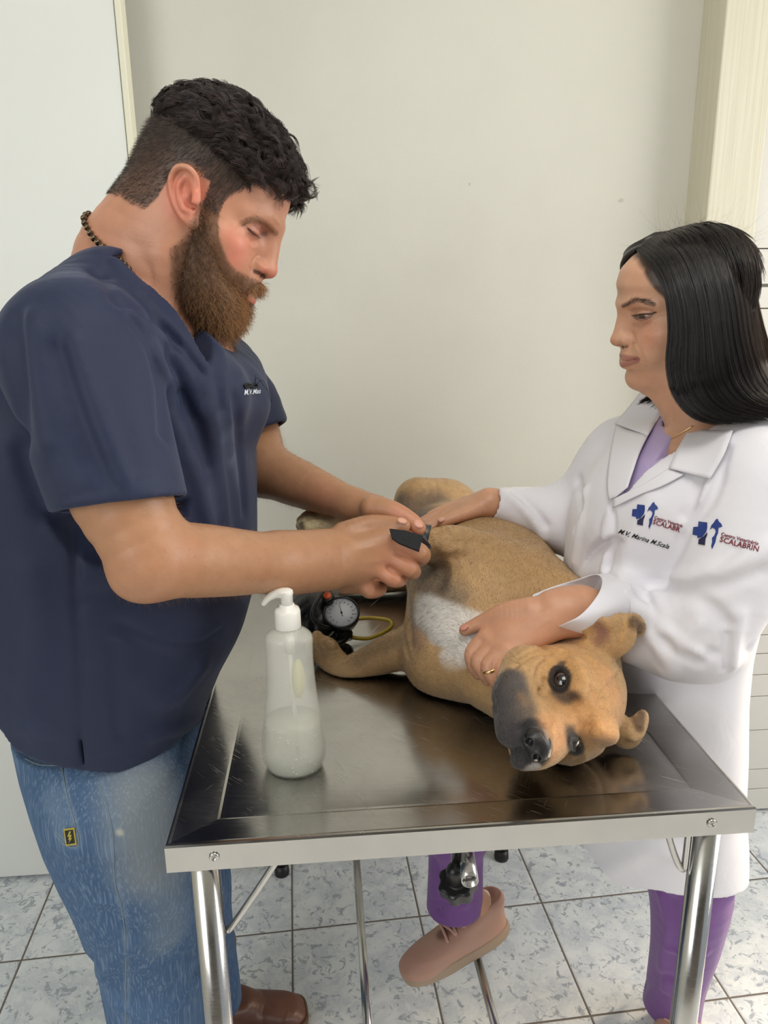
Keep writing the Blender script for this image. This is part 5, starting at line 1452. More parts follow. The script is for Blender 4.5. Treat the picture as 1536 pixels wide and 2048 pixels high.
K.loft(zt, ctx, cty, bck, frn, wyd, n=2.25, k=.02, cap=.006, ry2=[.15, .145, .14, .135, .135, .135, .14, .15, .165, .175, .178, .165, .13, .08])
# shoulders
K.chain([nbw + V(.02, -.02, -.035), at(1500, 925, .955), at(1520, 985, .93)], [.045, .058, .062], .04, n=4)
K.chain([nbw + V(-.01, .03, -.035), at(1262, 890, 1.20), at(1228, 930, 1.215)], [.045, .052, .055], .04, n=4)
# near sleeve: upper arm, forearm, flared cuff
sN, eN, cN = at(1512, 985, .925), at(1398, 1268, .905), at(1165, 1204, .935)
K.chain([sN, at(1480, 1110, .905), eN], [.064, .068, .060], .03, n=5)
K.chain([at(1415, 1285, .905), at(1330, 1264, .93), at(1245, 1226, .95), at(1195, 1210, .945)], [.046, .052, .046, .047], .03, n=5)
K.ell(at(1350, 1305, .92), (.034, .03, .026), .03)
K.chain([at(1262, 1290, .935), at(1342, 1330, .925)], [.024, .010], .02); K.chain([at(1342, 1332, .925), at(1425, 1292, .91)], [.010, .026], .02)
# far sleeve
sF, eF, cF = at(1228, 930, 1.215), at(1128, 1042, 1.235), at(992, 1008, 1.232)
K.chain([sF, at(1180, 990, 1.23), eF], [.055, .056, .052], .03, n=4)
K.chain([eF, at(1070, 1025, 1.24), cF], [.050, .045, .0285], .03, n=4)
kf, kt, kb = folder(K)
# open the coat front and the cuffs
kp = onto(kb, 1243, 1000, 0)[0]
prism(K, [kp + V(-.01, 0, 0), at(1400, 850, .985), at(1300, 800, 1.13)], .10, .004, 's')
K.chain([ww(-.01, 0, -.07), nbw + V(0, 0, -.005)], [.055, .062], .006, 's')
plane_cut(K, at(1212, 1215, .945), norm(at(1165, 1204, .94) - at(1245, 1226, .95)), R=.10)
K.chain([at(1240, 1222, .95), at(1170, 1210, .94)], [.032, .044], .003, 's')
cd2 = norm(cF - at(1070, 1025, 1.24)); plane_cut(K, cF + cd2 * .004, cd2, R=.08)
K.chain([at(1018, 1013, 1.235), cF + cd2 * .05], [.020, .032], .003, 's')
# folds
kf([(1270, 1215), (1300, 1270), (1342, 1335)], .010, .006); kf([(1290, 1230), (1345, 1300), (1400, 1325)], .008, -.005)
kf([(1342, 1340), (1360, 1290), (1400, 1250)], .007, .005); kf([(1470, 1100), (1420, 1150), (1360, 1200)], .008, -.005)
kf([(1286, 1190), (1300, 1172), (1335, 1170), (1380, 1188), (1420, 1215), (1452, 1245)], .009, -0.0119)
kf([(1290, 1180), (1310, 1195), (1322, 1225), (1345, 1262), (1400, 1300)], .009, 0.0102)
kf([(1300, 1200), (1330, 1240), (1375, 1280), (1425, 1308)], .008, -0.0076)
kf([(1340, 1165), (1400, 1150), (1470, 1130), (1536, 1100)], .012, 0.0102)
kf([(1380, 1180), (1440, 1170), (1520, 1140)], .010, -0.0068)
kf([(1222, 1182), (1260, 1195), (1290, 1220), (1320, 1262)], .010, 0.0068)
kf([(1185, 1150), (1215, 1185), (1256, 1230)], .0025, -0.0034)
kf([(1450, 900), (1425, 990), (1380, 1050), (1350, 1110), (1330, 1160)], .007, -0.0136)
kf([(1440, 930), (1400, 1010), (1370, 1060)], .008, 0.0068)
kf([(1400, 960), (1385, 1010), (1370, 1030)], .007, -0.0068)
kf([(1222, 1000), (1228, 1050), (1218, 1130), (1200, 1150)], .004, -0.0085)
kf([(1235, 1005), (1212, 1045), (1205, 1140)], .006, 0.0051)
kf([(1170, 985), (1160, 1050), (1150, 1120)], .010, 0.0085)
kf([(1155, 960), (1165, 1010), (1150, 1060)], .008, -0.0102)
kf([(1010, 985), (1040, 1010), (1070, 1045), (1085, 1075)], .008, 0.0068); kf([(1030, 985), (1060, 1012), (1090, 1050)], .007, -0.0068)
kf([(1300, 1000), (1260, 1080), (1250, 1160)], .014, 0.0051)
kf([(1330, 1345), (1322, 1420), (1330, 1500)], .010, 0.0068); kf([(1455, 1270), (1450, 1400), (1438, 1520)], .006, -0.0085)
kf([(1475, 1230), (1462, 1330), (1448, 1500), (1440, 1600)], .010, 0.0085); kf([(1500, 1300), (1492, 1450), (1480, 1600)], .010, -0.0068)
kf([(1220, 1740), (1300, 1700), (1380, 1720)], .018, 0.0068); kf([(1420, 1690), (1415, 1780)], .010, -0.0102)
_wp = np.array([at(u_, v_, y_) for u_, v_, y_ in ((1150, 1650, 1.15), (1200, 1692, 1.15), (1250, 1722, 1.10), (1300, 1752, 1.06), (1350, 1776, 1.04), (1400, 1790, 1.03), (1475, 1786, 1.05), (1540, 1780, 1.1))])
K._push('s', .002, lambda Q: (Q[:, 2] - np.interp(Q[:, 0], _wp[:, 0], _wp[:, 2])).astype(np.float32), V(.5, 1.1, .4), .5, None, None)
K.chain([V(.50, 1.16, .60), V(.51, 1.17, .25)], [.095, .115], .003, 's')
cparts = K.mesh('coat', .0032)
coat = field_obj('lab_coat', cparts, m_coat, woman); coat_bvh = bvh_of(cparts)
full_bvh = kb
def sheet(name, bvh, rows, off, mat, parent, n=14, m_=10, thick=.0016, lift=None):
    """cloth flap lying on a surface: rows = list of pixel polylines from one edge to the other"""
    R_ = [catmull(np.array([(*p[:2], p[2] if len(p) > 2 else 0) for p in r], float), 8) for r in rows]
    R_ = [resample(r, n) for r in R_]
    R_ = np.stack(R_); t_ = np.linspace(0, len(rows) - 1, m_); i = np.minimum(t_.astype(int), len(rows) - 2); f = (t_ - i)[:, None, None]
    UV = R_[i] * (1 - f) + R_[i + 1] * f
    pts = np.zeros((m_, n, 3)); ok = np.ones((m_, n), bool)
    for a in range(m_):
        for b_ in range(n):
            p, nn = onto(bvh, UV[a, b_, 0], UV[a, b_, 1], 0)
            if p is None: ok[a, b_] = False
            else: pts[a, b_] = p - norm(ray(UV[a, b_, 0], UV[a, b_, 1])) * (off + UV[a, b_, 2])
    for a in range(m_):
        if ok[a].any():
            for b_ in range(n):
                if not ok[a, b_]:
                    j = np.nonzero(ok[a])[0]; j = j[np.argmin(abs(j - b_))]; y_ = pts[a, j][1]
                    pts[a, b_] = at(UV[a, b_, 0], UV[a, b_, 1], y_)
    # smooth the depth a little
    dep = np.linalg.norm(pts - CPOS, axis=2)
    for _ in range(6):
        d2 = dep.copy(); d2[1:-1] = .25 * dep[:-2] + .5 * dep[1:-1] + .25 * dep[2:]; dep = np.minimum(d2, dep + .0)
        d2 = dep.copy(); d2[:, 1:-1] = .25 * dep[:, :-2] + .5 * dep[:, 1:-1] + .25 * dep[:, 2:]; dep = np.minimum(d2, dep)
    pts = CPOS + norm(pts - CPOS) * dep[..., None]
    q = np.array([[a * n + b_, a * n + b_ + 1, (a + 1) * n + b_ + 1, (a + 1) * n + b_] for a in range(m_ - 1) for b_ in range(n - 1)])
    v_ = pts.reshape(-1, 3)
    o = link(name, mesh_np(name, v_, [q], True, np.tile(WC, (len(v_), 1))), mat, parent)
    s_ = o.modifiers.new('t', 'SOLIDIFY'); s_.thickness = thick; s_.offset = 1
    return o
sheet('collar', full_bvh, [[(1380, 858), (1352, 905), (1338, 937)], [(1420, 862), (1400, 910), (1380, 948)], [(1466, 862), (1448, 910), (1421, 958)]], .010, m_coat, coat)
sheet('collar', full_bvh, [[(1288, 776), (1262, 810), (1230, 848)], [(1310, 785), (1285, 820), (1262, 860)], [(1336, 800), (1318, 835), (1296, 872)]], .008, m_coat, coat)
sheet('lapel', full_bvh, [[(1340, 936), (1300, 962), (1262, 982), (1226, 1000)], [(1350, 942), (1310, 966), (1270, 984), (1228, 1004)], [(1368, 950), (1326, 972), (1280, 990), (1226, 1016)]], .005, m_coat, coat, n=20)
sheet('lapel', full_bvh, [[(1232, 850), (1222, 900), (1215, 960), (1218, 1000)], [(1256, 862), (1246, 910), (1236, 960), (1232, 995)], [(1296, 872), (1280, 905), (1266, 945), (1256, 975)]], .006, m_coat, coat, n=20)

# wide open cuff of the near sleeve
ring0 = np.array([at(*p) for p in ((1062, 1190, .962), (1105, 1173, .985), (1150, 1160, .99), (1188, 1149, .98), (1203, 1158, .945), (1199, 1182, .905), (1180, 1210, .882), (1157, 1233, .872), (1136, 1243, .872), (1110, 1253, .890), (1096, 1240, .93), (1075, 1212, .955))])
ring0 = np.vstack([ring0, ring0[:1]]); ring0 = catmull(ring0, 4)[:-1]
c_end = at(1228, 1218, .947); ax_ = norm(at(1300, 1248, .94) - at(1190, 1208, .94)); c0_ = ring0.mean(0)
e1_ = norm(np.cross(ax_, V(0, 1, 0))); e2_ = np.cross(ax_, e1_); nr_ = len(ring0)
sh_ = resample(np.vstack([ring0, ring0[:1]]), nr_ + 1)[:-1]; best_ = None
for dr_ in (1, -1):
    for ph_ in np.linspace(0, 2 * math.pi, 48, endpoint=False):
        an_ = ph_ + dr_ * np.arange(nr_) * 2 * math.pi / nr_
        r1_c = c_end + (np.cos(an_)[:, None] * e1_ + np.sin(an_)[:, None] * e2_) * .0465
        e_ = ((r1_c - sh_) ** 2).sum()
        if best_ is None or e_ < best_[0]: best_ = (e_, r1_c)
ring0, ring1 = sh_, best_[1]
rows_ = []
for t_ in np.linspace(0, 1, 9):
    rr_ = ring0 * (1 - t_) + ring1 * t_; cc_ = c0_ * (1 - t_) + c_end * t_
    rr_ = cc_ + (rr_ - cc_) * (1 + .05 * math.sin(t_ * math.pi)) + norm(rr_ - cc_) * .0012 * np.sin(np.arange(len(rr_)) * .9 + t_ * 3)[:, None] * t_ * (1 - t_) * 4
    rows_.append(rr_)
v_ = np.vstack(rows_)
q = np.array([[a * nr_ + b_, a * nr_ + (b_ + 1) % nr_, (a + 1) * nr_ + (b_ + 1) % nr_, (a + 1) * nr_ + b_] for a in range(8) for b_ in range(nr_)])
cf_ = link('cuff', mesh_np('cuff', v_, [q], True, np.tile(WC, (len(v_), 1))), m_coat, coat)
s_ = cf_.modifiers.new('t', 'SOLIDIFY'); s_.thickness = .0018; s_.offset = 0
s_ = cf_.modifiers.new('s', 'SUBSURF'); s_.levels = s_.render_levels = 1

# embroidery on chest and sleeve
m_navy = mat_new('blue_thread', rgb(34, 58, 128), .6); m_ink = mat_new('dark_blue_thread', rgb(32, 32, 70), .6); m_red = mat_new('red_thread', rgb(120, 24, 40), .6); m_blk = mat_new('black_thread', rgb(14, 14, 16), .6)
def on_cloth(name, pts2, faces, bvh, mat, parent, off=.0009, thick=.0005):
    """2-D outline points in photo pixels laid onto the cloth"""
    P3 = []; last = None
    for u, v in pts2:
        p, nn = onto(bvh, u, v, off)
        if p is None: p = last if last is not None else at(u, v, 1.0)
        P3.append(p); last = p
    me = bpy.data.meshes.new(name); me.from_pydata([tuple(p) for p in P3], [], faces)
    o = link(name, me, mat, parent)
    s_ = o.modifiers.new('t', 'SOLIDIFY'); s_.thickness = thick; s_.offset = 0
    return o
def text_on(name, txt, u0, v0, ang, size, shear, bvh, mat, parent, bold=0.0, off=.0009, sx=1.0, curve=0.0, clip_u=None):
    cu = bpy.data.curves.new('txt', 'FONT'); cu.body = txt; cu.size = size; cu.offset = bold; cu.resolution_u = 2
    ob = bpy.data.objects.new('txt', cu); COL.objects.link(ob)
    dg = bpy.context.evaluated_depsgraph_get(); dg.update()
    me = bpy.data.meshes.new_from_object(ob.evaluated_get(dg)); bpy.data.objects.remove(ob)
    ca, sa = math.cos(ang), math.sin(ang); pts = []
    for v in me.vertices:
        x, y = (v.co.x + v.co.y * shear) * sx, v.co.y
        pts.append((u0 + x * ca + y * sa, v0 + x * sa - y * ca))
    faces = [list(p.vertices) for p in me.polygons]
    if clip_u is not None: faces = [f for f in faces if max(pts[i][0] for i in f) < clip_u]
    if not faces: return
    return on_cloth(name, pts, faces, bvh, mat, parent, off)
def emblem(u0, v0, s, ang, bvh, par):
    ca, sa = math.cos(ang), math.sin(ang)
    tr = lambda L_: [(u0 + s * (x * ca - y * sa), v0 + s * (x * sa + y * ca)) for x, y in L_]
    fan = lambda L_: [[0] + [i, i + 1] for i in range(1, len(L_) - 1)]
    def poly(name, L_, mat, off=.0009):
        on_cloth(name, tr(L_), [list(range(len(L_)))], bvh, mat, par, off)
    # cross (left half), dog silhouette on the right
    poly('emblem_cross', [(8, 8), (22, 8), (23, 17), (22, 24), (16, 34), (9, 36), (8, 32), (0, 31), (0, 18), (8, 17)], m_navy)
    poly('emblem_cross', [(11, 38), (18, 33), (24, 25), (24, 30), (22, 36), (22, 47), (11, 46)], m_ink)
    poly('emblem_dog', [(36, 2), (39, 0), (41, 4), (46, 8), (48, 12), (45, 14), (42, 15), (42, 22), (38, 20), (35, 17), (31, 16), (28, 20), (30, 12), (33, 8)], m_navy)
    poly('emblem_dog', [(42, 15), (42, 24), (40, 30), (39, 40), (35, 52), (33, 47), (34, 40), (33, 33), (36, 30), (38, 24), (38, 19)], m_navy)
emb = coat
emblem(1268, 1000, 1.04, .10, coat_bvh, emb)
text_on('embroidered_text', 'Centro Veterinário', 1308, 1037, .30, 8.6, .0, coat_bvh, m_red, emb, .14, clip_u=1366)
text_on('embroidered_text', 'SCALABRIN', 1305, 1047, .30, 13.5, .0, coat_bvh, m_red, emb, .18, clip_u=1360)
text_on('embroidered_text', 'M.V, Marina M.Scala', 1236, 1066, .30, 13.0, 0.45, coat_bvh, m_blk, emb, .07, clip_u=1346)
emblem(1390, 1033, 1.18, .10, coat_bvh, emb)
text_on('embroidered_text', 'Centro Veterinário', 1442, 1071, .26, 9.8, .0, coat_bvh, m_red, emb, .16)
text_on('embroidered_text', 'SCALABRIN', 1439, 1083, .26, 15.5, .0, coat_bvh, m_red, emb, .2)

# --- fine gold chain and ring
m_gold = mat_new('gold', (0.9, 0.62, 0.26), .22, 1.0)
skw = bvh_of([head])
cp = [p for p in (onto(skw, u, v, .0008)[0] for u, v in ((1386, 852), (1370, 862), (1350, 874), (1330, 882), (1318, 885), (1309, 884))) if p is not None]
if len(cp) > 2:
    nk = tube_obj('gold_necklace', cp, .0006, m_gold, woman, sides=6, n=4)
    pn = lathe_obj('pendant', [(.0001, -.003), (.0014, -.002), (.0018, 0), (.0010, .0025), (.0001, .003)], cp[-1] + V(0, 0, -.003), m_gold, nk, sides=10)
rc = at(981, 1340, .882); ra = norm(at(985, 1354, .879) - at(978, 1330, .884))
rm = np.array(Vector(ra).to_track_quat('Z', 'Y').to_matrix())
lathe_obj('ring', [(.0106, -.0018), (.0114, -.0018), (.0118, 0), (.0114, .0018), (.0106, .0018), (.0106, -.0018)], rc, m_gold, woman, sides=36, M=rm)

# --- purple trousers
m_purple = mat_new('purple_cloth', attr=True, rough=.8, bump=(16, .6, 4, .004), sheen=.2, spec=.25)
TP = Field(rgb(118, 78, 142)); Pr = atz(945, 1884, .2075); PY = Pr[1] + .012
TP.chain([V(.46, 1.13, .80), at(1375, 1720, 1.12), at(1375, 1850, 1.14), at(1352, 1965, 1.20), at(1335, 2060, 1.25)], [.085, .078, .066, .057, .062], .02, n=5)
TP.chain([V(.46, 1.22, .80), V(.30, 1.26, .74), at(915, 1650, PY)], [.095, .085, .070], .03, n=4)
TP.chain([at(915, 1560, PY), at(912, 1700, PY), at(908, 1880, PY)], [.062, .054, .060], .02, n=4)
TP.loft([.72, .80, .92], .47, 1.15, [.08, .08, .08], [.10, .10, .09], [.11, .12, .11], n=2.2, k=.03)
pf, pt_, pb = folder(TP)
plane_cut(TP, at(908, 1812, PY), norm(V(.05, 0, -1)), R=.2); TP.chain([at(908, 1790, PY), at(908, 1860, PY)], [.045, .05], .002, 's')
plane_cut(TP, at(1340, 2002, 1.24), norm(V(-.1, .0, -1)), R=.2); TP.chain([at(1345, 1985, 1.235), at(1335, 2060, 1.27)], [.044, .05], .002, 's')
pf([(1320, 1790), (1335, 1850), (1322, 1920), (1330, 1980)], .008, .005); pf([(1345, 1800), (1352, 1880), (1345, 1960)], .010, -.005)
pf([(1290, 1970), (1320, 1950), (1365, 1965)], .009, -.005); pf([(1340, 1900), (1375, 1915), (1410, 1905)], .009, .005)
pf([(870, 1720), (885, 1780), (880, 1820)], .010, -.005); pf([(940, 1760), (930, 1810)], .009, .005); pf([(860, 1800), (900, 1808), (950, 1798)], .0025, -.002)
field_obj('purple_trousers', TP.mesh('tp', .0035), m_purple, woman)

# --- pink trainers
m_shoe = mat_new('pink_leather', attr=True, rough=.5, bump=(260, .35, 3, .0008), spec=.4)
m_ssole = mat_new('trainer_sole', rgb(168, 146, 124), .6)
m_lace = mat_new('lace', rgb(206, 164, 148), .75)
def trainer(heel, toe, up, Lb=.245):
    fx = norm(toe - heel); uz = norm(up - fx * (up @ fx)); M = np.stack([fx, np.cross(uz, fx), uz], 1); o0 = heel
    Bq = Field(rgb(188, 148, 130)); Bq.frame(M, o0); c_ = Lb * .47
    Bq.loft([.022, .030, .045, .060, .078, .092], [c_, c_, c_ * .95, c_ * .75, .045, .038], 0, [Lb * .50, Lb * .51, Lb * .45, Lb * .25, .050, .036], [c_ - .002, c_ - .002, c_ * .95 - .002, c_ * .75, .045, .040], [.041, .042, .039, .034, .034, .031], n=[3, 2.8, 2.4, 2.2, 2.2, 2.2], k=.01, cap=.010)
    Bq.ell((.042, 0, .094), (.036, .024, .018), .004, mode='s')
    Bq.ell((Lb * .78, 0, .02), (.055, .038, .026), .02)
    Bq.bump([(Lb * .66, -.04, .03), (Lb * .64, -.02, .058), (Lb * .64, .02, .058), (Lb * .66, .04, .03)], .002, -.0016, 3)
    for s in (-1, 1):
        Bq.bump([(Lb * .30, s * .040, .07), (Lb * .42, s * .036, .040), (Lb * .58, s * .036, .030)], .002, -.0014, 3)
        Bq.bump([(.03, s * .045, .03), (.04, s * .04, .07)], .002, -.0014); Bq.bump([(Lb * .34, s * .020, .085), (Lb * .60, s * .018, .060)], .0022, .0016)
    Bq.paint([(Lb * .9, 0, .03)], .05, rgb(168, 122, 108), .5, .9)
    Bq.paint([(Lb * .36, 0, .085), (Lb * .60, 0, .060)], .018, rgb(112, 74, 62), .8, .6)
    for q_ in range(34):
        Bq.bump([(Lb * RNG.uniform(.70, .86), RNG.uniform(-.03, .03), .046)], .0014, -.0007)
    ob = field_obj('trainer', Bq.mesh('bt', .0022), m_shoe, woman)
    bvq = bvh_of(Bq.mesh('bt', .003))
    S_ = Field(rgb(168, 146, 124)); S_.frame(M, o0)
    S_.loft([.0, .004, .014, .024, .028], [c_] * 5, 0, [Lb * .50, Lb * .52, Lb * .53, Lb * .525, Lb * .52], [c_ - .006, c_ + .002, c_ + .004, c_ + .002, c_], [.037, .041, .044, .044, .042], n=2.9, k=.004)
    S_.bump([(c_ - Lb * .3, -.045, .017), (c_ + Lb * .3, -.045, .015)], .0016, -.0014)
    S_.ell((Lb * .45, 0, -.004), (.035, .06, .006), .01, mode='s')
    field_obj('sole', S_.mesh('bs', .0025), m_ssole, ob)
    o_w = lambda x, y, z: o0 + M @ V(x, y, z)
    for q_ in range(6):
        x = Lb * (.37 + .043 * q_); w_ = .023; pts = []
        for yy in np.linspace(-w_, w_, 7):
            st_ = o_w(x + (.006 if q_ % 2 else -.004) * yy / w_, yy, .2)
            h_, n_, i_, d_ = bvq.ray_cast(Vector(st_), Vector(-uz))
            if h_ is not None: pts.append(np.array(h_) + uz * .0022)
        if len(pts) > 3:
            lo_ = tube_obj('lace', pts, .0030, m_lace, ob, sides=8, n=2)
    A_ = Field(WK)
    return ob, o_w
h1 = at(1010, 1853, Pr[1] + .035); t1 = at(800, 1972, Pr[1] - .085)
upv = norm(at(905, 1780, PY) - at(915, 1890, PY - .01))
ob1, w1_ = trainer(h1, t1, upv)
tube_obj('white_sock', [at(908, 1800, PY), w1_(.045, 0, .07)], [.030, .032], mat_new('sock', rgb(214, 210, 206), .9), ob1, sides=20, n=0)
tube_obj('ankle', [at(908, 1780, PY), w1_(.055, 0, .075)], [.031, .0325], mat_new('ankle_skin', WK, .5), ob1, sides=20, n=0)
h2 = V(*atz(1368, 2012, 0.0)); t2 = V(h2[0] - .13, h2[1] - .21, 0); ob2, _ = trainer(h2, t2, V(0, 0, 1))
# ================================================================== the dog
FUR = rgb(184, 149, 106); FURD = rgb(150, 112, 70); GREY = rgb(126, 112, 96); WHT = rgb(222, 216, 208); DK = rgb(44, 40, 42)
mD = eul(-238.52, 185.06, -299.80); oD = V(.2314, .8412, .9678)
dw = lambda x, y, z: oD + mD @ (V(x, y, z) * .95)
S9 = .95
F = Field(FUR)
# trunk
F.ell((.170, 1.19, 1.000), (.132, .190, .112), .05, rot=(0, 0, 8))
F.ell((.140, 1.44, .982), (.105, .170, .092), .06, rot=(0, 0, 10))
F.ell((.125, 1.60, .975), (.100, .090, .084), .05)
F.ell(at(905, 1235, 1.085), (.068, .085, .092), .05)
F.ell(at(950, 1165, 1.10), (.075, .095, .060), .04)                  # upper shoulder
F.ell(at(900, 1310, 1.05), (.075, .075, .070), .04)
# neck
F.chain([V(.155, 1.06, .985), at(975, 1310, .99), dw(-.03, .0, -.03)], [.092, .072, .060], .04, n=4)
F.chain([at(1080, 1195, 1.08), at(1150, 1245, .995), dw(-.06, 0, .01)], [.060, .052, .048], .04, n=4)
# raised foreleg
leg1 = [at(985, 1148, 1.105), at(915, 1100, 1.075), at(862, 1092, 1.055), at(775, 1072, 1.06), at(700, 1048, 1.070), at(655, 1041, 1.075)]
F.chain(leg1, [.060, .038, .0275, .0205, .0180, .0200], .02, n=5)
for k_, (du, dv, dy) in enumerate(((2, -12, .018), (-5, -5, .006), (-6, 4, -.006), (0, 12, -.018))):
    F.chain([at(668, 1041 + dv, 1.072 + dy), at(630 + du, 1039 + dv, 1.072 + dy), at(609 + du, 1047 + dv, 1.072 + dy)], [.0120, .0105, .0085], .003, n=3)
# foreleg lying on the table
leg2 = [at(870, 1290, 1.09), at(800, 1300, 1.085), at(745, 1322, 1.085), at(694, 1342, 1.085), at(668, 1325, 1.10), at(652, 1300, 1.115)]
F.chain(leg2, [.042, .033, .0265, .0240, .0230, .0215], .015, n=5)
for k_, (u0, v0, y0) in enumerate(((640, 1312, 1.105), (648, 1296, 1.12), (636, 1285, 1.12), (628, 1296, 1.11))):
    F.chain([at(655, 1310, 1.11), at(u0, v0, y0), at(u0 - 2, v0 - 12, y0)], [.015, .0125, .0095], .006, n=3)
F.ell(at(662, 1292, 1.105), (.010, .010, .008), .004)
# hind quarters
F.chain([V(.15, 1.60, .99), at(895, 1015, 1.58), at(838, 1002, 1.56)], [.075, .063, .050], .03, n=4)
F.chain([at(835, 1005, 1.56), at(800, 1060, 1.50), at(760, 1110, 1.45)], [.046, .034, .025], .02, n=4)
h0, h1_ = atz(812, 1150, .925), atz(690, 1168, .912)
F.chain([V(.10, 1.50, .95), h0, h1_, h1_ + V(-.05, .005, -.002)], [.07, .034, .0235, .018], .02, n=4)
F.chain([V(.17, 1.66, .98), V(.22, 1.70, .93), V(.27, 1.66, .905)], [.022, .015, .008], .015, n=4)      # tail
# head
F.frame(mD, oD); s_ = S9
def he(c, r, k=.01, rot=None, mode='u'): F.ell(np.array(c) * s_, np.array(r) * s_, k, rot, mode)
def hc(p, r, k=.01, mode='u', n=0): F.chain(np.array(p) * s_, np.array(r) * s_, k, mode, n)
def hb(p, w, a, n=3): F.bump(np.array(p) * s_, w, a, n)
he((-.012, 0, .012), (.074, .066, .055), .02)
he((.030, 0, .034), (.032, .046, .026), .02)
for s in (-1, 1):
    he((-.002, s * .044, -.014), (.052, .032, .046), .02)
    he((.078, s * .021, -.022 if s < 0 else -.014), (.048, .021, .033 if s < 0 else .026), .014)
    he((.112, s * .016, -.026), (.022, .016, .027), .010)
    hc([(.062, s * .026, .047), (.040, s * .040, .050), (.020, s * .050, .042)], [.010, .010, .009], .014, n=3)
hc([(.030, 0, .012), (.070, 0, .004), (.112, 0, .000)], [.034, .0275, .022], .018, n=3)
F.frame(); F.ell(at(1026, 1402, .806), (.026, .032, .040), .018); F.ell(at(1050, 1345, .84), (.031, .034, .034), .02); F.frame(mD, oD)
F.frame(); _c = dw(.104, 0, -.05)[1]; F.chain([dw(.02, 0, -.045), dw(.065, 0, -.045), at(1048, 1516, _c)], [.032, .024, .0150], .008, n=3); F.frame(mD, oD)
he((.092, -.018, -.036), (.032, .024, .022), .012)
for s in (-1, 1):
    hb([(.070, s * .010, .034), (.060, s * .022, .044)], .005, -.002)
    hb([(.105, s * .034, -.016), (.080, s * .041, -.030), (.050, s * .052, -.036)], .004, -.0035)          # lip crease
    hb([(.050, s * .052, .010), (.035, s * .062, .000), (.030, s * .066, -.02)], .005, .003)
    hb([(.060, s * .047, .012), (.045, s * .058, .004), (.036, s * .066, -.014)], .0035, -.0035)
    hb([(.070, s * .040, .004), (.055, s * .052, -.010), (.046, s * .060, -.026)], .0035, -.003)
    hb([(.015, s * .060, .030), (-.01, s * .068, .010), (-.02, s * .072, -.02)], .006, -.003)
hb([(.045, 0, .058), (.0, 0, .070), (-.04, 0, .068)], .008, -.004)
hb([(.10, -.045, -.05), (.06, -.055, -.062), (.02, -.066, -.06)], .005, -.003)
# nose pad
he((.131, 0, .001), (.0145, .0205, .0170), .003)
for s in (-1, 1):
    he((.1425, s * .0095, -.001), (.0080, .0048, .0048), .002, mode='s'); he((.138, s * .0165, -.004), (.010, .0028, .003), .002, mode='s')
hb([(.145, 0, .004), (.143, 0, -.012), (.132, 0, -.024), (.125, 0, -.034)], .0016, -.0022)
F.frame()
# ears: thin leaves
def leaf(a, b, c, th, k=.006, w=None):
    """flat ellipsoid through base a and tip b, broad towards c"""
    a, b, c = map(np.asarray, (a, b, c)); d = norm(b - a); wv = c - (a + b) / 2; wv = wv - d * (wv @ d); e = norm(wv); n = np.cross(d, e)
    m0, o0 = F.M, F.o; F.frame(np.stack([d, e, n], 1), (a + b) / 2)
    F.ell((0, 0, 0), (np.linalg.norm(b - a) / 2, np.linalg.norm(wv), th), k); F.frame(m0, o0)
eb = at(1205, 1292, .885)
F.ell(at(1196, 1286, .895), (.024, .020, .022), .014)
leaf(at(1206, 1318, .878), at(1254, 1228, .870), at(1258, 1300, .868), .0048, .006)
leaf(at(1226, 1306, .872), at(1256, 1240, .866), at(1268, 1290, .862), .0044, .005)
leaf(at(1252, 1232, .868), at(1288, 1268, .880), at(1282, 1232, .878), .0042, .004)
leaf(at(1168, 1272, .888), at(1202, 1236, .884), at(1174, 1236, .886), .0050, .008)
leaf(at(1196, 1240, .884), at(1240, 1262, .872), at(1222, 1240, .880), .0046, .006)
F.ell(at(1204, 1268, .864), (.016, .013, .015), .006, mode='s')
leaf(at(1232, 1462, .852), at(1284, 1478, .848), at(1262, 1440, .850), .0050, .008)
leaf(at(1262, 1482, .838), at(1292, 1420, .862), at(1262, 1440, .850), .0042, .005)
F.ell(at(1236, 1455, .862), (.020, .018, .018), .012)
df, dt_, dbv = folder(F, .006)
NOSE_P, NOSE_N = onto(dbv, 1076, 1483, 0)
# eyes: sockets and rims where the photo shows them
EYES = []
for (u_, v_, ru, rv, tl, dep) in ((1120, 1358, 17, 22, -.15, .0105), (1149, 1489, 9, 18, -.5, .0125)):
    p_, n_ = onto(dbv, u_, v_, 0); c_ = p_ - n_ * dep * .80; EYES.append((c_, n_))
    er_ = .0128 if ru > 12 else .0088; F.ell(c_ + n_ * (.004 if ru > 12 else .0065), (er_,) * 3, .003, mode='s')
    rim = []
    for a_ in np.linspace(0, 2 * math.pi, 15):
        x_, y_ = ru * math.cos(a_), rv * math.sin(a_); q_, _ = onto(dbv, u_ + x_ * math.cos(tl) - y_ * math.sin(tl), v_ + x_ * math.sin(tl) + y_ * math.cos(tl), -.0006)
        if q_ is not None: rim.append(q_)
    F.chain(rim, [.0030] * len(rim), .0035)
    RIMS = globals().get('RIMS', []) + [rim]
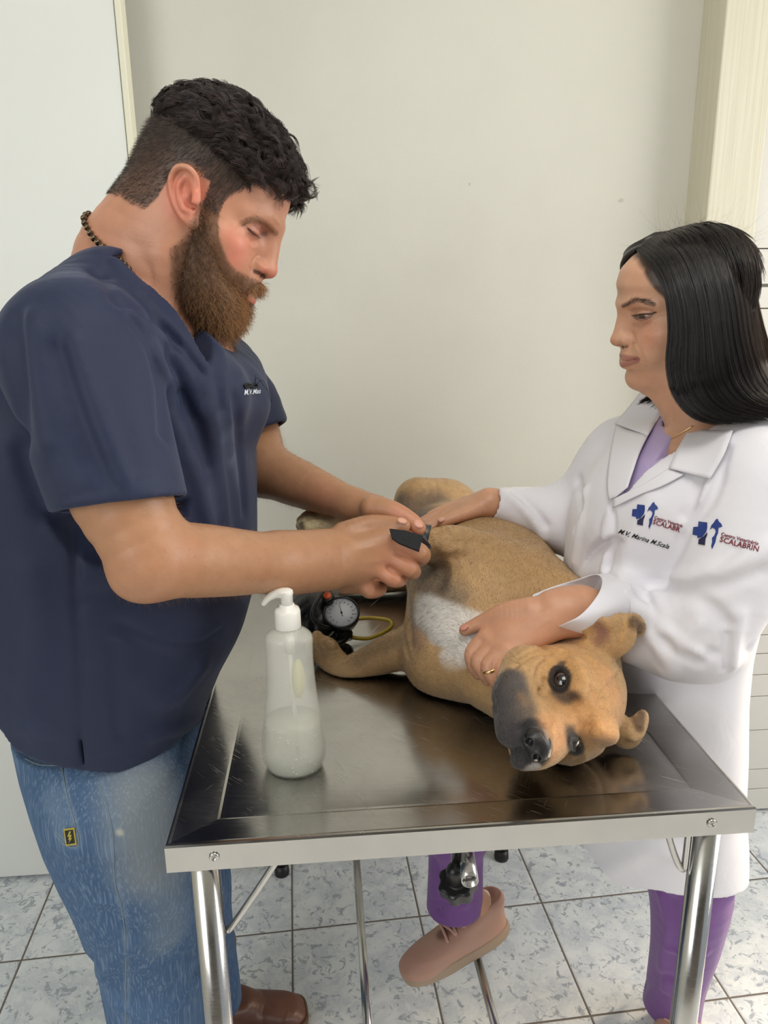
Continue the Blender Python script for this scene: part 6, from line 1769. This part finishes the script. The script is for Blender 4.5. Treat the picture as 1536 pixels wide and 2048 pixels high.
# body modelling
df([(868, 1105), (884, 1125), (888, 1150), (884, 1168)], .008, -.008)
df([(850, 1110), (880, 1118), (930, 1112)], .008, -.004)
df([(905, 1085), (960, 1085), (1020, 1075), (1070, 1070)], .008, -.003)
df([(1100, 1085), (1060, 1110), (1000, 1120)], .010, .003)
df([(815, 1170), (818, 1230), (822, 1290)], .008, -.004); df([(840, 1260), (870, 1290), (900, 1300)], .010, -.003)
df([(812, 1245), (806, 1270), (815, 1310)], .006, -.005)
df([(1070, 1200), (1100, 1170), (1130, 1160)], .01, -.004)
df([(1000, 1290), (1030, 1268), (1080, 1256), (1140, 1258)], .005, .006); df([(1005, 1310), (1050, 1272), (1120, 1268), (1165, 1272)], .004, -.006)
df([(1030, 1320), (1060, 1300), (1095, 1296), (1120, 1302)], .004, .006); df([(1028, 1332), (1062, 1310), (1100, 1306)], .0035, -.0065)
df([(1075, 1350), (1078, 1335), (1095, 1322)], .004, -.004); df([(1063, 1352), (1068, 1332), (1085, 1316)], .004, .003)
df([(1022, 1502), (1045, 1495), (1064, 1492)], .0028, -.004); df([(1096, 1452), (1102, 1478), (1094, 1505)], .003, -.002)
df([(1000, 1380), (1002, 1430), (1018, 1480)], .006, .003); df([(1040, 1440), (1060, 1430), (1080, 1436)], .004, -.002)
df([(1120, 1400), (1100, 1425), (1090, 1450)], .006, -.002); df([(1150, 1395), (1130, 1440), (1120, 1480)], .006, -.002)
df([(1170, 1300), (1200, 1330), (1230, 1350)], .005, .002); df([(1200, 1385), (1225, 1365), (1235, 1350)], .003, -.004)
df([(1160, 1350), (1190, 1375), (1215, 1390)], .006, .003); df([(1180, 1420), (1175, 1450), (1160, 1490)], .006, -.002)
for u_, v_ in ((615, 1045), (622, 1052), (612, 1038)): df([(u_, v_), (u_ + 22, v_ - 1)], .0022, -.0025)
for (a_, b_) in (((636, 1290), (640, 1302)), ((647, 1284), (650, 1296))): df([a_, b_], .002, -.0025)
# colouring
dt_([(1100, 1100), (1040, 1060), (960, 1040)], .09, rgb(168, 132, 84), .7, .9)
dt_([(1000, 1100), (1050, 1130), (1100, 1150)], .06, rgb(178, 140, 92), .6, .9)
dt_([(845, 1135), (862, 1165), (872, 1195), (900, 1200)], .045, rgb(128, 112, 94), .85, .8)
dt_([(868, 1120), (886, 1150), (884, 1175)], .020, rgb(84, 70, 58), .8, .9)  # shading of the armpit crease painted into the fur colour
dt_([(815, 1150), (818, 1200), (828, 1240)], .018, rgb(168, 160, 148), .7, .8)
dt_([(835, 1200), (900, 1222), (955, 1238)], .018, WHT, .6, .8)
dt_([(850, 1225), (900, 1250), (940, 1262)], .036, WHT, .95, .5)
dt_([(870, 1262), (915, 1285), (925, 1310), (895, 1318)], .024, WHT, .95, .5)
dt_([(930, 1285), (960, 1300)], .020, WHT, .8, .6)
dt_([(828, 1262), (838, 1285)], .024, rgb(150, 118, 100), .6, .9)
dt_([(850, 1330), (900, 1350), (950, 1368)], .035, rgb(196, 158, 108), .7, .9)
dt_([(800, 1280), (740, 1300), (715, 1320)], .022, rgb(142, 118, 88), .6, .9)
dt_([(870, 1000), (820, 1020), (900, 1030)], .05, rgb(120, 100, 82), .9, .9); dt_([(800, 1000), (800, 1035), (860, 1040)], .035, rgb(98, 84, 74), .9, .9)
dt_([(800, 1158), (740, 1166), (690, 1168)], .04, rgb(150, 104, 72), .8, .9)
dt_([(620, 1042), (660, 1040), (690, 1045)], .045, rgb(226, 208, 168), .95, .9)
dt_([(602, 1048), (606, 1056)], .007, rgb(60, 48, 40), .8, .7)
dt_([(640, 1292), (634, 1300), (655, 1306)], .022, rgb(140, 116, 84), .7, .9)
# head markings, with a sunlit ear edge painted in
HR = rgb(196, 146, 88)
dt_([(1100, 1290), (1180, 1340), (1210, 1400)], .09, HR, .8, .9); dt_([(1150, 1440), (1190, 1470)], .06, rgb(190, 136, 84), .7, .9)
dt_([(1215, 1350), (1235, 1400), (1240, 1450)], .030, rgb(192, 138, 90), .5, .9)
dt_([(1008, 1372), (1000, 1400), (1004, 1440), (1022, 1480), (1040, 1500)], .034, rgb(60, 56, 58), .95, .5)
dt_([(990, 1400), (1000, 1460), (1020, 1500)], .030, rgb(64, 60, 62), .9, .6)
dt_([(1030, 1360), (1042, 1400), (1050, 1440)], .024, rgb(84, 76, 72), .85, .7)
dt_([(1042, 1392), (1050, 1402)], .010, rgb(140, 106, 74), .45, .9)
dt_([(990, 1385), (988, 1430), (994, 1475), (1012, 1515)], .020, rgb(70, 66, 67), .95, .6)
dt_([(1040, 1470), (1055, 1500), (1040, 1520)], .024, rgb(56, 52, 54), .95, .6)
dt_([(1068, 1456), (1080, 1475), (1082, 1500), (1072, 1515), (1060, 1490)], .021, rgb(34, 32, 34), .97, .4)
dt_([(1062, 1466), (1066, 1476)], .006, rgb(6, 5, 6), .95, .6); dt_([(1070, 1506), (1078, 1504)], .005, rgb(6, 5, 6), .95, .6)
dt_([(1022, 1540), (1045, 1544), (1072, 1532)], .008, rgb(168, 160, 152), .9, .6)
dt_([(1092, 1462), (1098, 1490), (1090, 1512)], .006, rgb(176, 156, 136), .4, .8)
dt_([(1100, 1440), (1120, 1480), (1110, 1505)], .022, rgb(196, 142, 96), .7, .9)
dt_([(1124, 1326), (1120, 1334)], .008, rgb(40, 34, 34), .8, .7); dt_([(1112, 1384), (1130, 1396), (1146, 1394)], .012, rgb(58, 48, 44), .85, .8)
dt_([(1138, 1356), (1134, 1376)], .010, rgb(52, 44, 42), .8, .8); dt_([(1140, 1396), (1152, 1390)], .010, rgb(80, 64, 52), .6, .9)
dt_([(1140, 1468), (1146, 1490), (1150, 1500)], .016, rgb(46, 38, 36), .9, .7)
dt_([(1195, 1252), (1205, 1270), (1198, 1280)], .015, rgb(128, 86, 70), .8, .9); dt_([(1208, 1262)], .008, rgb(140, 96, 90), .6, .9)
dt_([(1268, 1245), (1278, 1258)], .014, rgb(92, 66, 42), .9, .7); dt_([(1282, 1428), (1280, 1455), (1272, 1440)], .010, rgb(86, 60, 38), .85, .7)
dt_([(1250, 1244), (1244, 1280)], .005, rgb(206, 160, 104), .6, .8)  # golden sunlight on the ear edge, painted as fur colour
F._push('i', .008, lambda Q: (.8898 - Q[:, 2]).astype(np.float32), V(.15, 1.2, .9), 2., None, None)
F.frame()
for rim in RIMS: F.paint(rim, .0066, rgb(24, 20, 20), .97, .5)
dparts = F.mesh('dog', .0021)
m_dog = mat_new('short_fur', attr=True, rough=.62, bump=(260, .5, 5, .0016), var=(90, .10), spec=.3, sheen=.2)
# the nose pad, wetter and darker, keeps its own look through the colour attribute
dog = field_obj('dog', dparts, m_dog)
tag(dog, 'tan dog with dark muzzle and white chest lying on its side on the table', 'dog')
# eyes
m_eye, N, L, b = node_mat('dog_eye')
b.inputs['Base Color'].default_value = (*rgb(24, 16, 14), 1); b.inputs['Roughness'].default_value = .06; b.inputs['Coat Weight'].default_value = 1
# the moist nose pad with its nostrils
NZ = Field((0, 0, 0)); NZ.frame(mD, oD)
NZ.ell(np.array((.1325, 0, .0005)) * s_, np.array((.0150, .0205, .0165)) * s_, .004)
for s in (-1, 1):
    NZ.ell(np.array((.137, s * .010, -.001)) * s_, np.array((.0120, .0085, .0100)) * s_, .005)
for s in (-1, 1):
    NZ.ell(np.array((.1485, s * .0100, -.001)) * s_, np.array((.0085, .0048, .0050)) * s_, .002, mode='s')
    NZ.ell(np.array((.143, s * .0175, -.005)) * s_, np.array((.012, .0045, .0026)) * s_, .002, mode='s')
NZ.bump(np.array([(.149, 0, .008), (.149, 0, -.010), (.136, 0, -.018)]) * s_, .0014, -.0022, 3)
field_obj('nose', NZ.mesh('n', .0012), mat_new('wet_nose', rgb(34, 32, 34), .34, bump=(700, .5, 2, .0008), spec=.5), dog)
m_eyew = mat_new('eye_rim', rgb(84, 50, 46), .2)
m_iris = mat_new('iris', rgb(52, 34, 30), .08, coat=1.0)
for e_i, (c, n_) in enumerate(EYES):
    c = c if e_i == 0 else c + n_ * .0016
    g = norm(norm(CPOS - c) * .7 + n_ * .5)
    R_ = np.array(Vector(g).to_track_quat('Z', 'Y').to_matrix()); r = .0122 if e_i == 0 else .0092
    th = np.linspace(-math.pi / 2, math.pi / 2, 17)
    if e_i == 1: m_eyew = m_iris = m_eye = mat_new('shaded_eye', rgb(20, 15, 14), .30)
    ob = lathe_obj('eye', [(max(r * math.cos(t), 1e-5), r * math.sin(t)) for t in th], c, m_eyew, dog, sides=28, M=R_)
    lathe_obj('iris', [(.0001, r * 1.035), (.0030, r * 1.02), (.0060, r * .95), (.0088, r * .78), (.0102, r * .60)][::-1], c, m_iris, ob, sides=28, M=R_)
    lathe_obj('pupil', [(.0001, r * 1.07), (.0032, r * 1.045), (.0058, r * .96)][::-1], c, m_eye, ob, sides=24, M=R_)
    # short fur
bones = [(V(.16, 1.0, 1.0), V(.13, 1.62, .98), V(-.1, 1, -.05))]
pts_leg1 = np.array(leg1); pts_leg2 = np.array(leg2)
_nc = dw(.135, 0, 0)
P, Nn, colr = scatter(dparts, 90000, lambda cen, nn: (np.linalg.norm(cen - _nc, axis=1) > .024) * (nn @ norm(V(0, -1, .6)) > -.25) * np.where(cen[:, 1] < 1.3, 1.0, .5))
def near_d(P, pts): return d_chain(P.astype(np.float32), pts, np.zeros(len(pts)))
fl = np.tile(V(-.05, 1, -.25), (len(P), 1))
hl = (P - oD) @ mD
hd = np.clip(1 - (np.linalg.norm(hl, axis=1) - .10) / .05, 0, 1)[:, None]
hfl = np.tile(mD @ V(-1, 0, .1), (len(P), 1)) + (hl[:, 1:2] * 5) * (mD @ V(0, 1, 0))
fl = fl * (1 - hd) + hfl * hd
for lg in (pts_leg1, pts_leg2):
    w_ = np.clip(1 - (near_d(P, lg) - .03) / .02, 0, 1)[:, None] * (P[:, 0:1] < .10)
    dl = norm(lg[-2] - lg[1]); fl = fl * (1 - w_) + dl * w_
chest = np.clip(1 - np.linalg.norm(P - at(880, 1250, 1.04), axis=1) / .09, 0, 1)[:, None]
fl = fl * (1 - chest) + V(-.1, -.3, -1) * chest
fl = fl - Nn * np.einsum('ij,ij->i', fl, Nn)[:, None]; fl = norm(fl)
wh = np.clip((colr.mean(1) - .45) / .2, 0, 1)
Lf = RNG.uniform(.0028, .0048, len(P)) * (1 + wh * .7) * (1 - .45 * hd[:, 0])
d = norm(fl + Nn * RNG.uniform(.12, .40, (len(P), 1)) + RNG.normal(0, .14, P.shape))
S_ = P[:, None] + d[:, None] * Lf[:, None, None] * np.array([0, .55, 1])[None, :, None] - Nn[:, None] * (np.array([0, .0, .22])[None, :, None] * Lf[:, None, None])
cc = colr * np.clip(RNG.normal(1.06, .26, (len(P), 1)), .4, 2.0)
tips = RNG.random(len(P)) < .08; cc[tips] = cc[tips] * .4
vv, ff, cl = strands(S_, .00013, cc)
m_furs = mat_new('fur_strands', attr=True, rough=.5, spec=.35)
fo_ = link('fur', mesh_np('fur', vv, [ff], True, cl), m_furs, dog)
# whiskers
wk = []
for _ in range(26):
    y_ = RNG.choice([-1, 1]) * RNG.uniform(.012, .03)
    p = dw(RNG.uniform(.085, .125), y_, RNG.uniform(-.055, -.02)); d = norm(mD @ V(RNG.uniform(-.2, .5), np.sign(y_) * RNG.uniform(.3, 1), RNG.uniform(-1.2, -.3)))
    L_ = RNG.uniform(.025, .045); t = np.linspace(0, 1, 8)[:, None]; wk.append(p + d * t * L_ + V(0, 0, -.008) * t ** 2)
wk = [w for w in wk if w[-1][2] > .892]
for q_ in range(4):
    p0 = onto(dbv, 1040 + q_, 1328 + q_ * 2, .0005)[0]; d = norm(V(-.5 + .1 * q_, -.25, .8 - .45 * q_)); t = np.linspace(0, 1, 8)[:, None]
    if p0 is not None: wk.append(p0 + d * t * .030 + V(-.004, 0, 0) * t ** 2)
for w_k in wk:
    vv, ff, cl = strands(w_k[None], .00016, np.array([rgb(50, 40, 36)]))
    link('whisker', mesh_np('whisker', vv, [ff], True, cl), m_furs, dog)
# ================================================================== things on the table
# soap dispenser of frosted plastic, half full
bc = atz(590, 1532, HT - .0105); yb = bc[1]
zp = lambda v: at(590, v, yb)[2]; pxm = lambda n: n * (np.linalg.norm(at(590, 1400, yb) - CPOS)) / F_PX * .985
z0 = HT - .0105; H_ = zp(1258) - z0
fb = lambda r_: pxm(r_)
prof = [(.0001, .002), (fb(34), .0005), (fb(50), .001), (fb(58), .006), (fb(63), H_ * .10), (fb(63.5), H_ * .16), (fb(60), H_ * .28), (fb(53), H_ * .46), (fb(48), H_ * .62), (fb(45.5), H_ * .78), (fb(45.5), H_ * .88), (fb(46), H_ * .93), (fb(43), H_ * .965), (fb(32), H_ * .995), (fb(25), H_ * 1.01), (fb(24), H_ * 1.05)]
pp = catmull(np.array([(r_, 0, z_) for r_, z_ in prof]), 4)[:, [0, 2]]
def wobf(v):
    t = np.clip(v[..., 2:3] / H_, 0, 1); r = v.copy()
    a = np.arctan2(v[..., 1:2], v[..., 0:1]); g = 1 - .055 * np.exp(-((a + 1.35 + .25 * (1 - t)) / .34) ** 2) * np.clip(t * 6, 0, 1) * np.clip((1.0 - t) * 8, 0, 1)
    r[..., :2] *= g; r[..., 1:2] *= .86; return r
m_pl, N, L, b = node_mat('frosted_plastic')
b.inputs['Base Color'].default_value = (*rgb(236, 236, 226), 1); b.inputs['Roughness'].default_value = .22; b.inputs['Alpha'].default_value = .27
tc = N.new('ShaderNodeTexCoord'); nz = noise(N, L, tc.outputs['Object'], 60, 4); bumpn(N, L, b, nz, .15, .001)
m_liq, N, L, b = node_mat('soap_liquid')
b.inputs['Base Color'].default_value = (*rgb(226, 226, 206), 1); b.inputs['Roughness'].default_value = .12; b.inputs['Alpha'].default_value = .55
m_cap = mat_new('white_plastic', rgb(236, 234, 226), .35)
bot = lathe_obj('soap_dispenser', pp, (bc[0], bc[1], z0), m_pl, sides=64, wob=wobf)
s_ = bot.modifiers.new('wall', 'SOLIDIFY'); s_.thickness = .0011; s_.offset = -1
tag(bot, 'half-full translucent soap dispenser with white pump standing on the steel table', 'soap bottle')
lq = [(r_ - .0030, z_ + (.003 if i < 10 else 0)) for i, (r_, z_) in enumerate(pp) if z_ < H_ * .40 and r_ > .0035]
lq = [(.0001, lq[0][1])] + lq + [(.0001, lq[-1][1])]
lathe_obj('liquid', lq, (bc[0], bc[1], z0), m_liq, bot, sides=64, wob=wobf)
zc = zp(1253)
lb_ = Field((1, 1, 1)); lb_.ell((bc[0] + .010, bc[1] - .004, z0 + H_ * .66), (.008, .014, .026), .002)
field_obj('oval_sticker', lb_.mesh('l', .0015), mat_new('pale_yellow', rgb(206, 200, 140), .6), bot)
for q_ in range(26):
    a_ = RNG.uniform(-2.8, -.3); hh = RNG.uniform(.03, .36) * H_; rr_ = np.interp(hh, [z_ for r_, z_ in pp], [r_ for r_, z_ in pp]) - .0022
    b_ = lathe_obj('bubble', [(.0001, -.0008), (.0012, 0), (.0001, .0008)], (bc[0] + rr_ * math.cos(a_), bc[1] + rr_ * .86 * math.sin(a_), z0 + hh), m_cap, bot, sides=8)
lathe_obj('collar', [(.0001, zc), (fb(24), zc), (fb(25), zc + .001), (fb(24.5), zp(1222)), (fb(22), zp(1216)), (fb(15), zp(1213)), (fb(14), zp(1208)), (.0001, zp(1208))], (bc[0], bc[1], 0), m_cap, bot, sides=48)
pump = lathe_obj('pump', [(.0001, zp(1212)), (fb(11.5), zp(1212)), (fb(11.5), zp(1190)), (fb(13), zp(1186)), (fb(12), zp(1181)), (.0001, zp(1180))], (bc[0], bc[1], 0), m_cap, bot, sides=32)
Q_ = Field((1, 1, 1)); c0 = V(bc[0], bc[1], zp(1187)); sp_ = [c0, c0 + V(-.012, 0, .0005), c0 + V(-.022, -.001, -.005), c0 + V(-.0275, -.001, -.0115)]
Q_.chain(sp_, [.0068, .0058, .0045, .0036], .004, n=4); Q_.ell(c0 + V(-.002, 0, .003), (.010, .0085, .003), .003)
field_obj('nozzle', Q_.mesh('n', .0009), m_cap, pump)
tube_obj('dip_tube', [V(bc[0], bc[1], zc), V(bc[0] + .004, bc[1] + .004, z0 + .015)], .0028, m_cap, bot, sides=10, n=0)
tube_obj('pump_barrel', [V(bc[0], bc[1], zc), V(bc[0] + .001, bc[1] + .001, zc - .035)], .0062, m_cap, bot, sides=16, n=0)

# blood pressure gauge with bulb, pouch and tubes
m_dial = mat_new('dial_white', rgb(214, 218, 226), .4); m_or = mat_new('orange_plastic', rgb(226, 92, 40), .35); m_yt = mat_new('yellow_rubber', rgb(168, 142, 36), .4)
m_bk = mat_new('black_vinyl', (0.014, 0.014, 0.016), .33, bump=(40, .3, 3, .002))
gc = at(683, 1226, 1.19)
gauge = empty('pressure_gauge', (gc[0], gc[1], HT - .01)); tag(gauge, 'black round pressure gauge with white dial on the table beside the dog', 'pressure gauge')
def gpart(o): 
    o.parent = gauge; o.location = (-gauge.location[0], -gauge.location[1], -gauge.location[2]); return o
gn = norm(V(.02, -.62, .78)); gx = norm(np.cross(V(0, 0, 1), gn) * 1.0); gx = norm(gx * math.cos(.12) + np.cross(gn, gx) * math.sin(.12)); gy = np.cross(gn, gx); GM = np.stack([gx, gy, gn], 1)
kpx = np.linalg.norm(gc - CPOS) / F_PX; R1 = 36 * kpx
gpart(lathe_obj('gauge_case', [(.0001, -.030), (R1 * .70, -.030), (R1 * .86, -.024), (R1 * .97, -.012), (R1 * 1.0, .0), (R1 * .98, .004), (R1 * .91, .005), (R1 * .89, .0005), (.0001, .0005)], gc, m_bk, sides=56, M=GM))
dial = gpart(lathe_obj('dial', [(.0001, .0011), (R1 * .885, .0011), (R1 * .885, .0006)], gc, m_dial, sides=56, M=GM))
dl = dial.location.copy()
for i in range(40):
    a = math.radians(-60 + i * 300 / 39 + 0) + math.pi * 1.5 - math.radians(-60) * 0 ; r0 = R1 * (.74 if i % 3 == 0 else .79); r1_ = R1 * .85
    a = math.radians(240 - i * 300 / 39)
    p0, p1 = gc + GM @ V(r0 * math.cos(a), r0 * math.sin(a), .0015), gc + GM @ V(r1_ * math.cos(a), r1_ * math.sin(a), .0015)
    if i % 3 == 0: tube_obj('tick_mark', [p0, p1], .00022, m_black, dial, sides=4, n=0)
def dial_text(txt, x, y, size):
    cu = bpy.data.curves.new('txt', 'FONT'); cu.body = txt; cu.size = size; cu.align_x = 'CENTER'; cu.align_y = 'CENTER'; cu.extrude = .00005
    ob = bpy.data.objects.new('dial_number', cu); COL.objects.link(ob); bpy.context.view_layer.update()
    me = bpy.data.meshes.new_from_object(ob.evaluated_get(bpy.context.evaluated_depsgraph_get())); bpy.data.objects.remove(ob)
    P_ = gc + GM @ V(x, y, .0016)
    me.transform(Matrix(((*GM[0], P_[0]), (*GM[1], P_[1]), (*GM[2], P_[2]), (0, 0, 0, 1))))
    link('dial_number', me, m_black, dial)
for i, tx in enumerate(['20', '40', '60', '80', '100', '120', '140', '160', '180', '200', '220', '240', '260', '280', '300']):
    a = math.radians(240 - i * 300 / 14); dial_text(tx, R1 * .64 * math.cos(a), R1 * .64 * math.sin(a), .0030)
ndl = [gc + GM @ V(-.002, R1 * .62, .0022), gc + GM @ V(0, 0, .0024), gc + GM @ V(.001, -R1 * .25, .0022)]
gpart(tube_obj('needle', ndl, [.0002, .0005, .0005], m_black, sides=5, n=0))
gpart(lathe_obj('needle_hub', [(.0001, .0035), (.0014, .0034), (.0017, .0012)][::-1], gc, m_black, sides=16, M=GM))
gpart(tube_obj('gauge_stem', [gc - gn * .028, V(gc[0] + .004, gc[1] - .004, HT - .0005)], [.014, .016], m_bk, sides=20, n=0))
# orange release button on its valve
oc = at(655, 1193, 1.20)
gpart(lathe_obj('valve', [(.0001, -.022), (.010, -.022), (.0115, -.010), (.0115, 0), (.0085, .002), (.0001, .002)], oc, m_bk, sides=28, M=GM))
gpart(lathe_obj('release_button', [(.0072, .001), (.0070, .0042), (.0055, .0052), (.0001, .0052)], oc, m_or, sides=24, M=GM))
gpart(tube_obj('black_tube', [at(672, 1158, 1.24), at(650, 1178, 1.20), at(634, 1202, 1.17), at(625, 1225, 1.155), at(630, 1243, 1.15), at(650, 1254, 1.16), at(668, 1252, 1.18)], .0036, m_bk, sides=10))
yt = tube_obj('yellow_tube', [at(700, 1272, 1.19), at(712, 1276, 1.185), at(740, 1276, 1.19), at(772, 1262, 1.21), at(784, 1250, 1.235), at(776, 1240, 1.25), at(745, 1236, 1.25), at(715, 1238, 1.24), at(695, 1246, 1.225)], .0036, m_yt, sides=10)
gpart(yt)
# inflation bulb and soft case lying behind the gauge
U_ = Field((0.02, .02, .02))
U_.chain([at(628, 1182, 1.32), at(622, 1215, 1.25), at(640, 1245, 1.21)], [.036, .040, .030], .02, n=4)
U_.bump([at(596, 1190, 1.28), at(612, 1230, 1.2)], .003, -.002)
bulb = field_obj('inflation_bulb', U_.mesh('b', .0025), m_bk); gpart(bulb)
fcase = Field((.02, .02, .02)); fcase.frame(eul(0, 0, 10), atz(636, 1235, HT - .0095) + V(.005, .03, .030))
fcase.box((0, .02, 0), (.042, .105, .030), .014, .01, rot=(0, 0, -6))
fcase.bump([(-.04, -.06, .03), (.04, -.07, .03)], .006, -.002); fcase.bump([(-.03, .0, .03), (.035, .02, .03)], .010, .003)
pouch = field_obj('black_case', fcase.mesh('c', .0025), m_bk); tag(pouch, 'soft black case behind the pressure gauge under the man\'s forearm', 'case')
lab_c = at(645, 1163, 1.33)
tgl = box_obj('paper_label', lab_c, (.016, .010, .0008), mat_new('paper', rgb(206, 208, 204), .7), pouch, M=eul(20, 0, 8))
gpart(tube_obj('hose', [at(700, 1265, 1.20), at(680, 1285, 1.17), at(640, 1288, 1.17), at(615, 1262, 1.19), at(606, 1225, 1.24)], .006, m_bk, sides=10))

# black cuff wrapped round the raised foreleg, its end held by the man
m_cuff = mat_new('black_hook_tape', (0.010, 0.010, 0.012), .85, bump=(500, .8, 2, .0012)); m_cuff2 = mat_new('black_nylon', (0.02, 0.022, 0.03), .35, bump=(80, .5, 3, .002))
flap = [(779, 1057, .925), (812, 1061, .922), (846, 1071, .918), (842, 1086, .912), (838, 1101, .906), (820, 1094, .908), (798, 1085, .910), (784, 1075, .915)]
fv = np.array([at(*p) for p in flap]); cen = fv.mean(0)
me = bpy.data.meshes.new('cuff'); nf = len(fv)
fn_ = norm(np.cross(fv[2] - fv[0], fv[5] - fv[0])); fn_ = fn_ if fn_ @ (CPOS - cen) > 0 else -fn_
me.from_pydata([tuple(p) for p in fv] + [tuple(p - fn_ * .006) for p in fv], [], [list(range(nf)), list(range(2 * nf - 1, nf - 1, -1))] + [[i, i + nf, (i + 1) % nf + nf, (i + 1) % nf] for i in range(nf)])
cuff = link('pressure_cuff', me, m_cuff); tag(cuff, 'black pressure cuff held by the man around the dog\'s raised foreleg', 'cuff')
ax0, ax1 = at(838, 1086, 1.058), at(858, 1090, 1.056); axd = norm(ax1 - ax0); Rm = np.array(Vector(axd).to_track_quat('Z', 'Y').to_matrix())
w_ = lathe_obj('wrap', [(.0285, -.030), (.0300, -.030), (.0300, .0), (.0285, .0)], ax1 - axd * .002, m_cuff2, cuff, sides=40, M=Rm)
tri = [(846, 1066, .985), (861, 1090, .985), (863, 1098, .985), (846, 1094, .98), (838, 1090, .975), (843, 1072, .975)]
tv_ = np.array([at(*p) for p in tri]); me = bpy.data.meshes.new('cuff_flap'); nf = len(tv_)
me.from_pydata([tuple(p) for p in tv_] + [tuple(p + V(0, .004, -.001)) for p in tv_], [], [list(range(nf)), list(range(2 * nf - 1, nf - 1, -1))] + [[i, i + nf, (i + 1) % nf + nf, (i + 1) % nf] for i in range(nf)])
link('cuff_flap', me, m_cuff2, cuff)

# embroidery and torn pocket edge on the man's chest
text_on('embroidered_text', 'M.V.Mau', 487, 790, -.10, 15, .35, scrub_bvh, mat_new('white_thread', rgb(214, 222, 232), .6), scrub, .06, sx=.62)
